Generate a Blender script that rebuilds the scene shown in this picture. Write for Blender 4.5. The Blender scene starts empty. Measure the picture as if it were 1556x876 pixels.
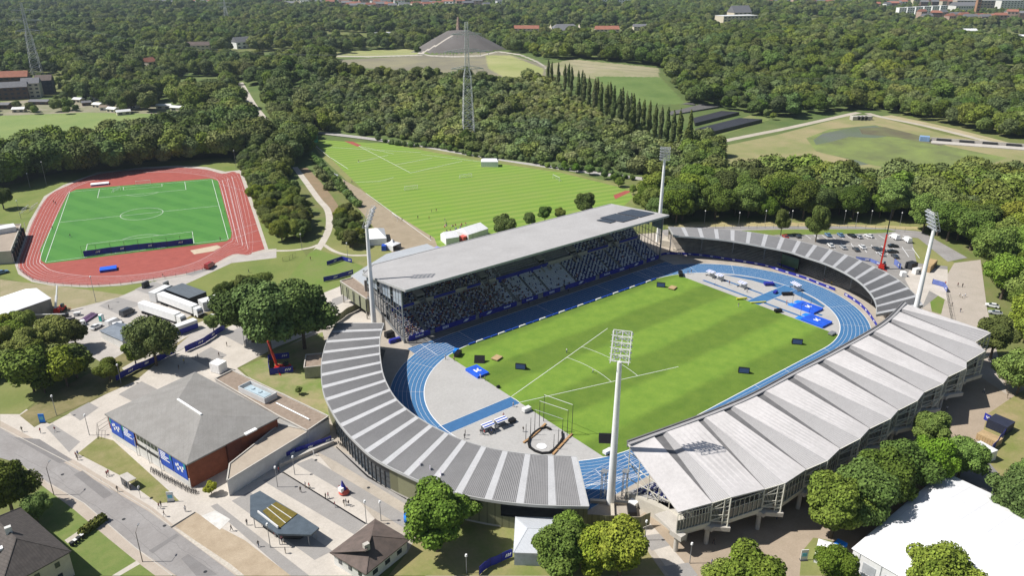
import bpy, bmesh, math, random
from math import sin, cos, pi, radians, atan2, hypot, sqrt
from mathutils import Vector, Matrix, noise
random.seed(7)
scene = bpy.context.scene
col = scene.collection

# ------------------------------------------------------------------ camera
CAM = Vector((-173.09, -144.04, 113.46))
YAW, PITCH, ROLL, FPX = 0.891004, 0.400972, 0.0032136, 1169.14
_f = Vector((cos(YAW)*cos(PITCH), sin(YAW)*cos(PITCH), -sin(PITCH)))
_r = Vector((sin(YAW), -cos(YAW), 0))
_u = _r.cross(_f)
R_ = _r*cos(ROLL)+_u*sin(ROLL)
U_ = -_r*sin(ROLL)+_u*cos(ROLL)
cd = bpy.data.cameras.new('camera')
cam = bpy.data.objects.new('camera', cd); col.objects.link(cam)
cd.sensor_width = 36; cd.lens = FPX/1556*36; cd.clip_start = 1; cd.clip_end = 30000
cam.matrix_world = Matrix(((R_.x, U_.x, -_f.x, CAM.x), (R_.y, U_.y, -_f.y, CAM.y), (R_.z, U_.z, -_f.z, CAM.z), (0, 0, 0, 1)))
scene.camera = cam

def G(px, py, z=0.0):
    """world point at height z seen at survey pixel (px, py)"""
    d = R_*((px-778)/FPX) + U_*((438-py)/FPX) + _f
    t = (z-CAM.z)/d.z
    return CAM + d*t
def PX(p):
    q = Vector(p)-CAM
    w = q.dot(_f)
    if w < 1: return (-9999, -9999)
    return (778+FPX*q.dot(R_)/w, 438-FPX*q.dot(U_)/w)
def inpoly(p, poly):
    x, y = p[0], p[1]; c = False; n = len(poly); j = n-1
    for i in range(n):
        xi, yi = poly[i][0], poly[i][1]; xj, yj = poly[j][0], poly[j][1]
        if (yi > y) != (yj > y) and x < (xj-xi)*(y-yi)/(yj-yi)+xi: c = not c
        j = i
    return c

# ------------------------------------------------------------------ terrain height
def ss(t):
    t = max(0.0, min(1.0, t)); return t*t*(3-2*t)
HC = G(738, 111, 10)          # middle of the spoil heap
HCONE = G(697, 79, 12)
HR = Vector((_r.x, _r.y)).normalized(); HF = Vector((_f.x, _f.y)).normalized()
def heapbase(x, y):
    d = Vector((x-HC.x, y-HC.y)); a = (d.dot(HR)+15)/270.0; b = d.dot(HF)/262.0
    return 12.0*ss((1.12-sqrt(a*a+b*b))/0.62)
def heapH(x, y):
    d = Vector((x-HC.x, y-HC.y)); a = (d.dot(HR)+15)/270.0; b = d.dot(HF)/262.0
    h = 12.0*ss((1.12-sqrt(a*a+b*b))/0.62)
    r = hypot(x-HCONE.x, y-HCONE.y)
    u = max(0.0, min(1.0, (60-r)/47.0)); h += 25.0*(u**0.92) if r > 13 else 25.0+0.8*(1-r/13.0)
    return h
def farH(x, y):
    d = Vector((x-CAM.x, y-CAM.y)); f = d.dot(HF); r = d.dot(HR)
    k = ss((f-640)/300.0)
    n = noise.noise(Vector((x*0.0023, y*0.0023, 3.3)))*9
    ridge = 16*math.exp(-((r-360)/300.0)**2-((f-1000)/260.0)**2)
    return k*(n+ridge+2)
def H(x, y):
    return max(heapH(x, y), 0)+farH(x, y)

# ------------------------------------------------------------------ materials
MATS = {}
def mat(name, c, rough=0.8, var=0.12, scale=0.6, metal=0.0, c2=None, bump=0.0, rand=0.0, spec=0.3, wave=None, detail=4, coord='Object', tint=False, fine=0.09):
    if name in MATS: return MATS[name]
    m = bpy.data.materials.new(name); m.use_nodes = True; nt = m.node_tree; N = nt.nodes; L = nt.links
    b = N['Principled BSDF']; b.inputs['Roughness'].default_value = rough; b.inputs['Metallic'].default_value = metal
    b.inputs['Specular IOR Level'].default_value = spec
    c = tuple(c)+(1,)
    tc = N.new('ShaderNodeTexCoord')
    out = None
    if c2 is None: c2 = tuple(v*(1-2*var) for v in c[:3])
    nz = N.new('ShaderNodeTexNoise'); nz.inputs['Scale'].default_value = scale; nz.inputs['Detail'].default_value = detail; nz.inputs['Roughness'].default_value = 0.65
    L.new(tc.outputs[coord], nz.inputs['Vector'])
    rp = N.new('ShaderNodeMapRange'); rp.inputs[1].default_value = 0.34; rp.inputs[2].default_value = 0.66
    L.new(nz.outputs['Fac'], rp.inputs[0])
    mx = N.new('ShaderNodeMix'); mx.data_type = 'RGBA'
    mx.inputs['A'].default_value = c; mx.inputs['B'].default_value = tuple(c2)+(1,)
    L.new(rp.outputs[0], mx.inputs['Factor']); out = mx.outputs['Result']
    if fine:
        nf = N.new('ShaderNodeTexNoise'); nf.inputs['Scale'].default_value = max(1.3, scale*9); nf.inputs['Detail'].default_value = 5; nf.inputs['Roughness'].default_value = 0.7; L.new(tc.outputs[coord], nf.inputs['Vector'])
        rf2 = N.new('ShaderNodeMapRange'); rf2.inputs[1].default_value = 0.3; rf2.inputs[2].default_value = 0.7; rf2.inputs[3].default_value = 1-fine; rf2.inputs[4].default_value = 1+fine; L.new(nf.outputs['Fac'], rf2.inputs[0])
        vs_ = N.new('ShaderNodeVectorMath'); vs_.operation = 'SCALE'; L.new(out, vs_.inputs[0]); L.new(rf2.outputs[0], vs_.inputs['Scale']); out = vs_.outputs[0]
    if wave:      # (direction angle, period, dark colour, contrast 0..1, duty)
        ang, per, wc, con, duty = wave
        mp = N.new('ShaderNodeVectorMath'); mp.operation = 'DOT_PRODUCT'
        mp.inputs[1].default_value = (cos(ang)/per, sin(ang)/per, 0)
        L.new(tc.outputs[coord], mp.inputs[0])
        fr = N.new('ShaderNodeMath'); fr.operation = 'FRACT'; L.new(mp.outputs['Value'], fr.inputs[0])
        lt = N.new('ShaderNodeMath'); lt.operation = 'LESS_THAN'; lt.inputs[1].default_value = duty; L.new(fr.outputs[0], lt.inputs[0])
        ml = N.new('ShaderNodeMath'); ml.operation = 'MULTIPLY'; ml.inputs[1].default_value = con; L.new(lt.outputs[0], ml.inputs[0])
        m2 = N.new('ShaderNodeMix'); m2.data_type = 'RGBA'; m2.inputs['B'].default_value = tuple(wc)+(1,)
        L.new(ml.outputs[0], m2.inputs['Factor']); L.new(out, m2.inputs['A']); out = m2.outputs['Result']
    if rand:
        oi = N.new('ShaderNodeObjectInfo'); hs = N.new('ShaderNodeHueSaturation')
        r1 = N.new('ShaderNodeMapRange'); r1.inputs[3].default_value = 1-rand; r1.inputs[4].default_value = 1+rand
        L.new(oi.outputs['Random'], r1.inputs[0]); L.new(r1.outputs[0], hs.inputs['Value'])
        mu = N.new('ShaderNodeMath'); mu.operation = 'MULTIPLY'; mu.inputs[1].default_value = 7.31; L.new(oi.outputs['Random'], mu.inputs[0])
        fr2 = N.new('ShaderNodeMath'); fr2.operation = 'FRACT'; L.new(mu.outputs[0], fr2.inputs[0])
        r2 = N.new('ShaderNodeMapRange'); r2.inputs[3].default_value = 0.478; r2.inputs[4].default_value = 0.512; L.new(fr2.outputs[0], r2.inputs[0]); L.new(r2.outputs[0], hs.inputs['Hue'])
        mu2 = N.new('ShaderNodeMath'); mu2.operation = 'MULTIPLY'; mu2.inputs[1].default_value = 23.7; L.new(oi.outputs['Random'], mu2.inputs[0])
        fr3 = N.new('ShaderNodeMath'); fr3.operation = 'FRACT'; L.new(mu2.outputs[0], fr3.inputs[0])
        r3 = N.new('ShaderNodeMapRange'); r3.inputs[3].default_value = 0.72; r3.inputs[4].default_value = 1.05; L.new(fr3.outputs[0], r3.inputs[0]); L.new(r3.outputs[0], hs.inputs['Saturation'])
        L.new(out, hs.inputs['Color']); out = hs.outputs['Color']
    if tint:
        oi2 = N.new('ShaderNodeObjectInfo'); m3 = N.new('ShaderNodeMix'); m3.data_type = 'RGBA'; m3.blend_type = 'MULTIPLY'; m3.inputs['Factor'].default_value = 1
        L.new(out, m3.inputs['A']); L.new(oi2.outputs['Color'], m3.inputs['B']); out = m3.outputs['Result']
    L.new(out, b.inputs['Base Color'])
    if bump:
        bp = N.new('ShaderNodeBump'); bp.inputs['Strength'].default_value = bump; bp.inputs['Distance'].default_value = 0.3
        L.new(nz.outputs['Fac'], bp.inputs['Height']); L.new(bp.outputs[0], b.inputs['Normal'])
    MATS[name] = m
    return m

# ------------------------------------------------------------------ mesh builder
class MB:
    def __init__(s): s.v = []; s.f = []; s.m = []
    def add(s, vs, fs, mi=0):
        o = len(s.v); s.v += [tuple(v) for v in vs]; s.f += [tuple(i+o for i in f) for f in fs]; s.m += [mi]*len(fs); return s
    def quad(s, a, b, c, d, mi=0): return s.add([a, b, c, d], [(0, 1, 2, 3)], mi)
    def hexa(s, lo, hi, mi=0):
        n = len(lo)
        fs = [tuple(range(n))[::-1], tuple(range(n, 2*n))]+[(i, (i+1) % n, n+(i+1) % n, n+i) for i in range(n)]
        return s.add(list(lo)+list(hi), fs, mi)
    def box(s, c, d, rz=0, mi=0):
        """c = centre of the base, d = sizes"""
        cx, cy, cz = c; hx, hy, hz = d[0]/2, d[1]/2, d[2]
        ca, sa = cos(rz), sin(rz)
        q = [(-hx, -hy), (hx, -hy), (hx, hy), (-hx, hy)]
        p = [(cx+x*ca-y*sa, cy+x*sa+y*ca) for x, y in q]
        return s.hexa([(x, y, cz) for x, y in p], [(x, y, cz+hz) for x, y in p], mi)
    def bar(s, a, b, w, h=None, mi=0):
        """rectangular bar between two points"""
        h = h or w; a = Vector(a); b = Vector(b); t = (b-a)
        if t.length < 1e-6: return s
        t.normalize(); up = Vector((0, 0, 1)) if abs(t.z) < 0.98 else Vector((1, 0, 0))
        x = t.cross(up).normalized()*w/2; y = x.cross(t).normalized()*h/2
        return s.hexa([a-x-y, a+x-y, a+x+y, a-x+y], [b-x-y, b+x-y, b+x+y, b-x+y], mi)
    def tube(s, a, b, r0, r1=None, n=8, mi=0):
        r1 = r0 if r1 is None else r1; a = Vector(a); b = Vector(b); t = (b-a).normalized()
        up = Vector((0, 0, 1)) if abs(t.z) < 0.98 else Vector((1, 0, 0))
        x = t.cross(up).normalized(); y = x.cross(t)
        lo = [a+(x*cos(2*pi*i/n)+y*sin(2*pi*i/n))*r0 for i in range(n)]
        hi = [b+(x*cos(2*pi*i/n)+y*sin(2*pi*i/n))*r1 for i in range(n)]
        return s.hexa(lo, hi, mi)
    def prism(s, pts, z0, z1, mi=0, mtop=None):
        n = len(pts)
        s.add([(p[0], p[1], z0) for p in pts]+[(p[0], p[1], z1) for p in pts], [(i, (i+1) % n, n+(i+1) % n, n+i) for i in range(n)], mi)
        s.add([(p[0], p[1], z1) for p in pts], [tuple(range(n))], mi if mtop is None else mtop)
        return s
    def strip(s, A, B, mi=0, closed=False):
        n = len(A); k = n if closed else n-1
        return s.add(list(A)+list(B), [(i, (i+1) % n, n+(i+1) % n, n+i) for i in range(k)], mi)
    def build(s, name, mats, parent=None, smooth=False):
        me = bpy.data.meshes.new(name); me.from_pydata(s.v, [], s.f)
        if not isinstance(mats, (list, tuple)): mats = [mats]
        for m in mats: me.materials.append(m)
        me.polygons.foreach_set('material_index', s.m)
        bm = bmesh.new(); bm.from_mesh(me); bmesh.ops.recalc_face_normals(bm, faces=bm.faces); bm.to_mesh(me); bm.free()
        if smooth: me.polygons.foreach_set('use_smooth', [True]*len(me.polygons))
        me.update()
        o = bpy.data.objects.new(name, me); col.objects.link(o)
        if parent is not None: o.parent = parent
        return o
def tag(o, label=None, cat=None, group=None, kind=None):
    if label: o['label'] = label
    if cat: o['category'] = cat
    if group: o['group'] = group
    if kind: o['kind'] = kind
    return o
def empty(name, loc, rz=0, label=None, cat=None, group=None):
    o = bpy.data.objects.new(name, None); col.objects.link(o)
    o.location = loc; o.rotation_euler = (0, 0, rz); o.empty_display_size = 0.5
    return tag(o, label, cat, group)
def copy_tree(o, parent=None):
    c = o.copy(); col.objects.link(c)
    if parent is not None: c.parent = parent
    for ch in [q for q in bpy.data.objects if q.parent == o]: copy_tree(ch, c)
    return c
class Proto:
    """a thing with its parts, copied fast"""
    def __init__(s, root):
        s.root = root; s.used = False; s.kids = []
        def rec(o): return [(c, rec(c)) for c in o.children]
        s.kids = rec(root)
    def put(s, loc, rz=0, sc=None, label=None, cat=None, group=None, color=None, mats=None):
        if not s.used: r = s.root; s.used = True; allo = [r]+[c for c, _ in s.kids]
        else:
            r = s.root.copy(); col.objects.link(r); allo = [r]
            def rec(kids, par):
                for c, kk in kids:
                    d = c.copy(); col.objects.link(d); d.parent = par; allo.append(d); rec(kk, d)
            rec(s.kids, r)
        r.location = loc; r.rotation_euler = (0, 0, rz)
        if sc: r.scale = sc if isinstance(sc, tuple) else (sc, sc, sc)
        tag(r, label, cat, group)
        if color:
            for o in allo: o.color = tuple(color)+(1,)
        return r
_sc = [0]
def sheet(name, pts, z, m, px=True, zb=None, kind='structure'):
    """one flat surface of the setting; pts in survey pixels or world metres"""
    _sc[0] += 1; z = z+_sc[0]*0.0003
    P = [G(p[0], p[1]) if px else Vector((p[0], p[1], 0)) for p in pts]
    me = bpy.data.meshes.new(name); bm = bmesh.new()
    vs = [bm.verts.new((p.x, p.y, z)) for p in P]; f = bm.faces.new(vs)
    if f.normal.z < 0: bmesh.ops.reverse_faces(bm, faces=[f])
    bm.normal_update()
    if f.normal.z < 0: bmesh.ops.reverse_faces(bm, faces=[f])
    bmesh.ops.triangulate(bm, faces=bm.faces[:])
    bm.to_mesh(me); bm.free(); me.materials.append(m)
    o = bpy.data.objects.new(name, me); col.objects.link(o)
    if kind: o['kind'] = kind
    return o
def poly3(pts, z=0, off=0):
    return [Vector((p[0], p[1], z)) for p in pts]
def resample(pts, n):
    P = [Vector(p) for p in pts]
    # smooth once with Catmull-Rom then take equal arc lengths
    Q = []
    for i in range(len(P)-1):
        p0 = P[max(i-1, 0)]; p1 = P[i]; p2 = P[i+1]; p3 = P[min(i+2, len(P)-1)]
        for k in range(10):
            t = k/10; Q.append(0.5*((2*p1)+(p2-p0)*t+(2*p0-5*p1+4*p2-p3)*t*t+(3*p1-p0-3*p2+p3)*t*t*t))
    Q.append(P[-1])
    L = [0]
    for i in range(1, len(Q)): L.append(L[-1]+(Q[i]-Q[i-1]).length)
    out = []; j = 0
    for k in range(n):
        s = L[-1]*k/(n-1)
        while j < len(L)-2 and L[j+1] < s: j += 1
        t = (s-L[j])/max(1e-9, L[j+1]-L[j]); out.append(Q[j].lerp(Q[j+1], t))
    return out
def text_mesh(name, s, size, m, parent, loc, rot, depth=0.02):
    cu = bpy.data.curves.new(name, 'FONT'); cu.body = s; cu.size = size; cu.extrude = depth; cu.align_x = 'CENTER'; cu.align_y = 'CENTER'
    t = bpy.data.objects.new('tmp', cu); col.objects.link(t)
    dg = bpy.context.evaluated_depsgraph_get(); me = bpy.data.meshes.new_from_object(t.evaluated_get(dg))
    bpy.data.objects.remove(t); me.materials.clear(); me.materials.append(m)
    o = bpy.data.objects.new(name, me); col.objects.link(o); o.parent = parent
    o.location = loc; o.rotation_euler = rot
    return o

# ------------------------------------------------------------------ light
w = bpy.data.worlds.new('World'); scene.world = w; w.use_nodes = True
nt = w.node_tree; bg = nt.nodes['Background']; sky = nt.nodes.new('ShaderNodeTexSky'); sky.sky_type = 'NISHITA'; sky.sun_disc = False
SDIR = Vector((0.62, -0.47, -1.0)).normalized()        # the way the light travels
toSun = -SDIR; EL = math.asin(toSun.z)
sky.sun_elevation = EL; sky.sun_rotation = atan2(toSun.x, toSun.y)
sky.air_density = 1.0; sky.dust_density = 1.0; sky.ozone_density = 1.0
nt.links.new(sky.outputs[0], bg.inputs[0]); bg.inputs[1].default_value = 0.062
sd = bpy.data.lights.new('sun', 'SUN'); sd.energy = 5.0; sd.angle = radians(0.5); sd.color = (1, 0.965, 0.91)
so = bpy.data.objects.new('sun', sd); col.objects.link(so); so.rotation_euler = SDIR.to_track_quat('-Z', 'Y').to_euler()
scene.view_settings.view_transform = 'Standard'; scene.view_settings.look = 'None'; scene.view_settings.exposure = 0.33; scene.view_settings.gamma = 1.0
scene.render.engine = 'CYCLES'
# ================================================================== materials
GRASS_F = mat('infield_grass', (0.155, 0.235, 0.028), 0.9, c2=(0.11, 0.19, 0.022), scale=0.12)
GRASS_G = mat('rough_grass', (0.115, 0.155, 0.035), 0.95, c2=(0.17, 0.165, 0.065), scale=0.09, detail=8)
GRASS_L = mat('lawn_grass', (0.12, 0.19, 0.03), 0.95, c2=(0.165, 0.19, 0.05), scale=0.25, detail=8)
DRY = mat('dry_grass', (0.24, 0.23, 0.09), 0.95, c2=(0.15, 0.18, 0.05), scale=0.05, detail=8)
BLUE = mat('blue_tartan', (0.055, 0.165, 0.33), 0.75, c2=(0.045, 0.14, 0.29), scale=0.8)
BLUED = mat('deep_blue_tartan', (0.045, 0.14, 0.30), 0.75, c2=(0.038, 0.12, 0.265), scale=0.8)
GREYT = mat('grey_tartan', (0.40, 0.39, 0.375), 0.8, c2=(0.37, 0.36, 0.345), scale=0.15)
LINE = mat('line_paint', (0.78, 0.78, 0.78), 0.6, var=0.03)
RED = mat('red_tartan', (0.34, 0.085, 0.066), 0.85, c2=(0.28, 0.068, 0.053), scale=0.3)
WHITE = mat('white_paint', (0.86, 0.86, 0.85), 0.5, var=0.04)
CONC = mat('pale_concrete', (0.50, 0.47, 0.42), 0.85, c2=(0.42, 0.39, 0.35), scale=0.5, detail=8)
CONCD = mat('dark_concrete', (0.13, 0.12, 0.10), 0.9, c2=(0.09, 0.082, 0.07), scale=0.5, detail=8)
STEEL = mat('grey_steel', (0.30, 0.31, 0.32), 0.45, metal=0.4, var=0.06)
STEELW = mat('white_steel', (0.70, 0.70, 0.69), 0.45, var=0.05)
DARK = mat('dark_metal', (0.035, 0.037, 0.04), 0.5, var=0.1)
BLACK = mat('black_plastic', (0.012, 0.012, 0.014), 0.5, var=0.1)
GLASS = mat('dark_glass', (0.03, 0.045, 0.06), 0.08, var=0.1, spec=0.8)
BANNER = mat('navy_banner', (0.02, 0.025, 0.26), 0.55, c2=(0.03, 0.04, 0.33), scale=0.4)
BANNER2 = mat('royal_banner', (0.02, 0.07, 0.42), 0.55, c2=(0.03, 0.10, 0.5), scale=0.5)
OLIVE = mat('olive_cladding', (0.22, 0.22, 0.13), 0.6, var=0.06, wave=(0.3, 0.6, (0.12, 0.12, 0.07), 0.8, 0.2))

# ================================================================== ground sheet
def ground():
    mb = MB()
    bx = [-3000, -2000, -1400]+[-900+60*i for i in range(90)]
    n = len(bx)
    vs = []
    for j in bx:
        for i in bx:
            x, y = i+400, j+300
            z = H(x, y)
            if hypot(x-HC.x, y-HC.y) < 385: z = -0.3 if heapbase(x, y) < 0.05 else heapbase(x, y)*0.6-2.5
            vs.append((x, y, z-0.05 if z >= 0 else z-0.05))
    fs = [(j*n+i, j*n+i+1, (j+1)*n+i+1, (j+1)*n+i) for j in range(n-1) for i in range(n-1)]
    mb.add(vs, fs)
    B = 14000
    mb.add([(-B, -B, -1.5), (B, -B, -1.5), (B, B, -1.5), (-B, B, -1.5)], [(0, 1, 2, 3)])
    tag(mb.build('ground', GRASS_G), kind='structure')
ground()

# ================================================================== stadium floor
HL = 42.195
def oval(r, n=48, z=0.0):
    P = []
    for i in range(n+1):
        t = -pi/2+pi*i/n; P.append(Vector((HL+r*cos(t), r*sin(t), z)))
    for i in range(n+1):
        t = pi/2+pi*i/n; P.append(Vector((-HL+r*cos(t), r*sin(t), z)))
    return P
def ring(name, r0, r1, z, m, mb=None):
    b = mb or MB(); b.strip(oval(r0, z=z), oval(r1, z=z), 0, True)
    if mb is None: return tag(b.build(name, m), kind='structure')
sheet('stadium_floor', [(-112, -60), (-60, -78), (60, -80), (112, -56), (114, 60), (70, 82), (-62, 82), (-108, 66)], 0.0, mat('stadium_concrete', (0.42, 0.37, 0.31), 0.9, c2=(0.33, 0.29, 0.24), scale=0.2, detail=8), px=False)
tag(MB().add([tuple(p) for p in oval(36.6, z=0.012)], [tuple(range(len(oval(36.6))))]).build('infield_surface', GREYT), kind='structure')
ring('running_track', 36.5, 46.3, 0.02, BLUE)
# straight extensions of the sprint straight
sheet('sprint_straight', [(-62, 36.55), (62, 36.55), (62, 46.3), (-62, 46.3)], 0.024, BLUED, px=False)
sheet('sprint_straight', [(-69, -36.5), (-44, -36.5), (-44, -46.3), (-72, -46.3)], 0.024, BLUED, px=False)
# grass with mowing bands along the length
gm = mat('mown_grass', (0.16, 0.252, 0.032), 0.95, c2=(0.115, 0.205, 0.024), scale=0.22, detail=8)
nt_ = gm.node_tree; N_ = nt_.nodes; L_ = nt_.links; bs = N_['Principled BSDF']; src = bs.inputs['Base Color'].links[0].from_socket
tc_ = N_.new('ShaderNodeTexCoord'); sp_ = N_.new('ShaderNodeSeparateXYZ'); L_.new(tc_.outputs['Object'], sp_.inputs[0])
nz_ = N_.new('ShaderNodeTexNoise'); nz_.inputs['Scale'].default_value = 0.06; L_.new(tc_.outputs['Object'], nz_.inputs['Vector'])
ad_ = N_.new('ShaderNodeMath'); ad_.operation = 'MULTIPLY_ADD'; ad_.inputs[1].default_value = 4; L_.new(nz_.outputs['Fac'], ad_.inputs[0]); L_.new(sp_.outputs['Y'], ad_.inputs[2])
wv = N_.new('ShaderNodeMapRange'); wv.interpolation_type = 'SMOOTHSTEP'
sn_ = N_.new('ShaderNodeMath'); sn_.operation = 'SINE'; ml_ = N_.new('ShaderNodeMath'); ml_.operation = 'MULTIPLY_ADD'; ml_.inputs[1].default_value = 2*pi/24.0; ml_.inputs[2].default_value = 0.3
L_.new(ad_.outputs[0], ml_.inputs[0]); L_.new(ml_.outputs[0], sn_.inputs[0]); L_.new(sn_.outputs[0], wv.inputs[0])
wv.inputs[1].default_value = -0.45; wv.inputs[2].default_value = 0.45; wv.inputs[3].default_value = 0.76; wv.inputs[4].default_value = 1.06
vm = N_.new('ShaderNodeVectorMath'); vm.operation = 'SCALE'; L_.new(src, vm.inputs[0]); L_.new(wv.outputs[0], vm.inputs['Scale']); L_.new(vm.outputs[0], bs.inputs['Base Color'])
gp = [p for p in oval(36.35, 64, 0.03)]
poly = []
for p in gp:
    if abs(p.x) <= 54.7: poly.append(p)
    else:
        q = Vector((54.7 if p.x > 0 else -54.7, 0, 0.03)); yy = sqrt(36.35**2-(54.7-HL)**2); q.y = yy if p.y > 0 else -yy
        if not poly or (poly[-1]-q).length > 0.01: poly.append(q)
tag(MB().add([tuple(p) for p in poly], [tuple(range(len(poly)))]).build('infield_grass', gm), kind='structure')
# runways
def rect(name, x0, y0, x1, y1, z, m): return sheet(name, [(x0, y0), (x1, y0), (x1, y1), (x0, y1)], z, m, px=False)
rect('javelin_runway', 54.8, -3.4, 82, 1.4, 0.034, BLUE)
rect('javelin_runway', -79.4, -1.5, -54.9, 2.7, 0.034, BLUED)
for x in (58.0, 64.5): rect('vault_runway', x-0.55, -22.5, x+0.55, 24, 0.038, BLUED)
# blue wedge beside the far bend
bw = [(69.2+0.0, 22.5), (72.6, 19.2), (76.2, 12.5), (78.2, 5), (78.6, 0), (78.2, -5), (76.0, -12.8), (72.8, -19.0), (71.3, -19.0), (74.2, -6), (74.3, 2), (73.2, 12)]
sheet('blue_infield_wedge', [(p[0]-0.4, p[1]) for p in bw], 0.03, BLUED, px=False)
# lane lines: one painted sheet
lm = MB()
for k in range(9):
    r = 36.5+1.22*k; w_ = 0.15 if k in (0, 8) else 0.065
    lm.strip(oval(r-w_/2-(0.08 if k == 0 else 0), z=0.05), oval(r+w_/2, z=0.05), 0, True)
def ln(x0, y0, x1, y1, w_=0.065, z=0.054):
    a = Vector((x0, y0, z)); b = Vector((x1, y1, z)); t = (b-a).normalized(); n_ = Vector((-t.y, t.x, 0))*w_/2
    lm.add([a-n_, b-n_, b+n_, a+n_], [(0, 1, 2, 3)])
for k in range(9):
    y = 36.5+1.22*k
    ln(-62, y, -42, y, z=0.058); ln(42, y, 62, y, z=0.058); ln(-71, -y, -42, -y, z=0.058)
for x in (-57, -42.2, -8, 22, 42.2, 44.5, 50): ln(x, 36.6, x, 46.2, 0.12, 0.062)
for x in (-60, -50, -20, 5, 42, -35, 20): ln(x, -36.6, x-2.5, -46.2, 0.1, 0.062)
for k in range(4): ln(-70+k*4, -38-k*1.5, -50-k*3, -46+k*1.8, 0.09, 0.066)
for side in (1, -1):
    for t in range(8):
        a = pi*(t+0.5)/8-pi/2
        c0 = HL*side
        ln(c0+side*36.6*cos(a), 36.6*sin(a), c0+side*(46.2)*cos(a+0.03), 46.2*sin(a+0.03), 0.07, 0.062) if t in (1, 2, 5, 6) else None
# throwing sectors
ln(-54.6, 2.7, -1.6, 16.9, 0.14, 0.045); ln(-54.6, -1.2, -3.8, -15.4, 0.14, 0.045)
def arc(cx, cy, r, a0, a1, w_=0.12, z=0.047, n=24):
    A = [Vector((cx+(r-w_/2)*cos(a0+(a1-a0)*i/n), cy+(r-w_/2)*sin(a0+(a1-a0)*i/n), z)) for i in range(n+1)]
    B = [Vector((cx+(r+w_/2)*cos(a0+(a1-a0)*i/n), cy+(r+w_/2)*sin(a0+(a1-a0)*i/n), z)) for i in range(n+1)]
    lm.strip(A, B)
for r in (29.5, 38.5): arc(-54.6-8, 0.7, r+8, -radians(15.2), radians(15), 0.12)
for y in (2.8, -1.6): ln(-79.3, y, -54.9, y, 0.1, 0.045)
for y in (1.5, -3.5): ln(54.9, y, 78.5, y, 0.1, 0.045)
arc(-62.6, 0.7, 8, -0.27, 0.26, 0.14)
tag(lm.build('track_line_markings', LINE), kind='structure')

# ================================================================== bend stands
RIB = mat('ribbed_roof_sheet', (0.27, 0.265, 0.265), 0.55, var=0.05, scale=0.3)
RIBL = mat('plain_roof_strip', (0.46, 0.46, 0.465), 0.5, var=0.05, scale=0.3)
RIBD = mat('roof_rib', (0.12, 0.118, 0.118), 0.6, var=0.05)
EDGE = mat('roof_edge_trim', (0.42, 0.42, 0.41), 0.5, var=0.04)
def bend(label, outer, inner, zo, zi, N, wallz, name='curved_bend_stand'):
    O = resample([G(p[0], p[1], zo) for p in outer], N*8+1)
    I = resample([G(p[0], p[1], zi) for p in inner], N*8+1)
    c = sum(O, Vector())/len(O); c.z = 0
    root = empty(name, c, 0, label, 'stand')
    inv = Vector((-c.x, -c.y, 0))
    def T(p): return Vector(p)+inv
    for k in range(N):
        a, b = k*8, k*8+8
        mb = MB(); th = Vector((0, 0, -0.35))
        def P(i, t, dz=0.0):
            q = T(O[i].lerp(I[i], t)); q.z += dz; return q
        cut = b-2
        for i in range(a, cut):     # dark bay, ribs modelled as raised seams
            mb.add([P(i, 0), P(i+1, 0), P(i+1, 1), P(i, 1)], [(0, 1, 2, 3)], 0)
        ns = 12
        for s in range(ns):
            t0 = a+(cut-a)*(s+0.35)/ns; t1 = a+(cut-a)*(s+0.75)/ns
            def PP(t, u, dz):
                i = int(t); f = t-i; q = O[i].lerp(O[min(i+1, len(O)-1)], f).lerp(I[i].lerp(I[min(i+1, len(I)-1)], f), u); q = T(q); q.z += dz; return q
            mb.hexa([PP(t0, 0.01, 0.01), PP(t1, 0.01, 0.01), PP(t1, 0.99, 0.01), PP(t0, 0.99, 0.01)], [PP(t0, 0.01, 0.10), PP(t1, 0.01, 0.10), PP(t1, 0.99, 0.10), PP(t0, 0.99, 0.10)], 0)
        for i in range(cut, b):
            mb.add([P(i, 0, .06), P(i+1, 0, .06), P(i+1, 1, .06), P(i, 1, .06)], [(0, 1, 2, 3)], 1)
        mb.build('roof_bay', [RIB, RIBL], root)
    # underside + edges
    mb = MB()
    lo = [T(p)+Vector((0, 0, -0.45)) for p in O]; li = [T(p)+Vector((0, 0, -0.45)) for p in I]
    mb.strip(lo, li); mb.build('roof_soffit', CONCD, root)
    mb = MB()
    up = Vector((0, 0, 0.12)); dn = Vector((0, 0, -0.55))
    for L_ in (O, I):
        cen = T(O[len(O)//2].lerp(I[len(I)//2], 0.5))
        for i in range(0, len(L_)-1):
            a, b = T(L_[i]), T(L_[i+1]); other = (I if L_ is O else O)[i]; dr = (T(other)-a); dr.z = 0; dr.normalize(); dr *= -0.22
            mb.hexa([a+dn, b+dn, b+dn+dr, a+dn+dr], [a+up, b+up, b+up+dr, a+up+dr])
    for k in (0, -1): mb.bar(T(O[k])+Vector((0, 0, -0.2)), T(I[k])+Vector((0, 0, -0.2)), 0.3, 0.6)
    mb.build('roof_edge', EDGE, root)
    # columns
    for k in range(0, N*8+1, 16):
        q = T(O[k].lerp(I[k], 0.55)); h = zo+(zi-zo)*0.55-0.5
        mb = MB(); mb.tube((q.x, q.y, 0), (q.x, q.y, h), 0.22, 0.18); mb.bar(T(O[k])+Vector((0, 0, -0.6)), T(I[k])+Vector((0, 0, -0.6)), 0.25, 0.45)
        mb.build('roof_column', STEEL, root)
    # rear wall
    W = []
    for k in range(0, len(O), 2):
        q = O[k].lerp(I[k], 0.045); W.append((k, T(Vector((q.x, q.y, 0)))))
    return root, W, O, I, T
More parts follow.
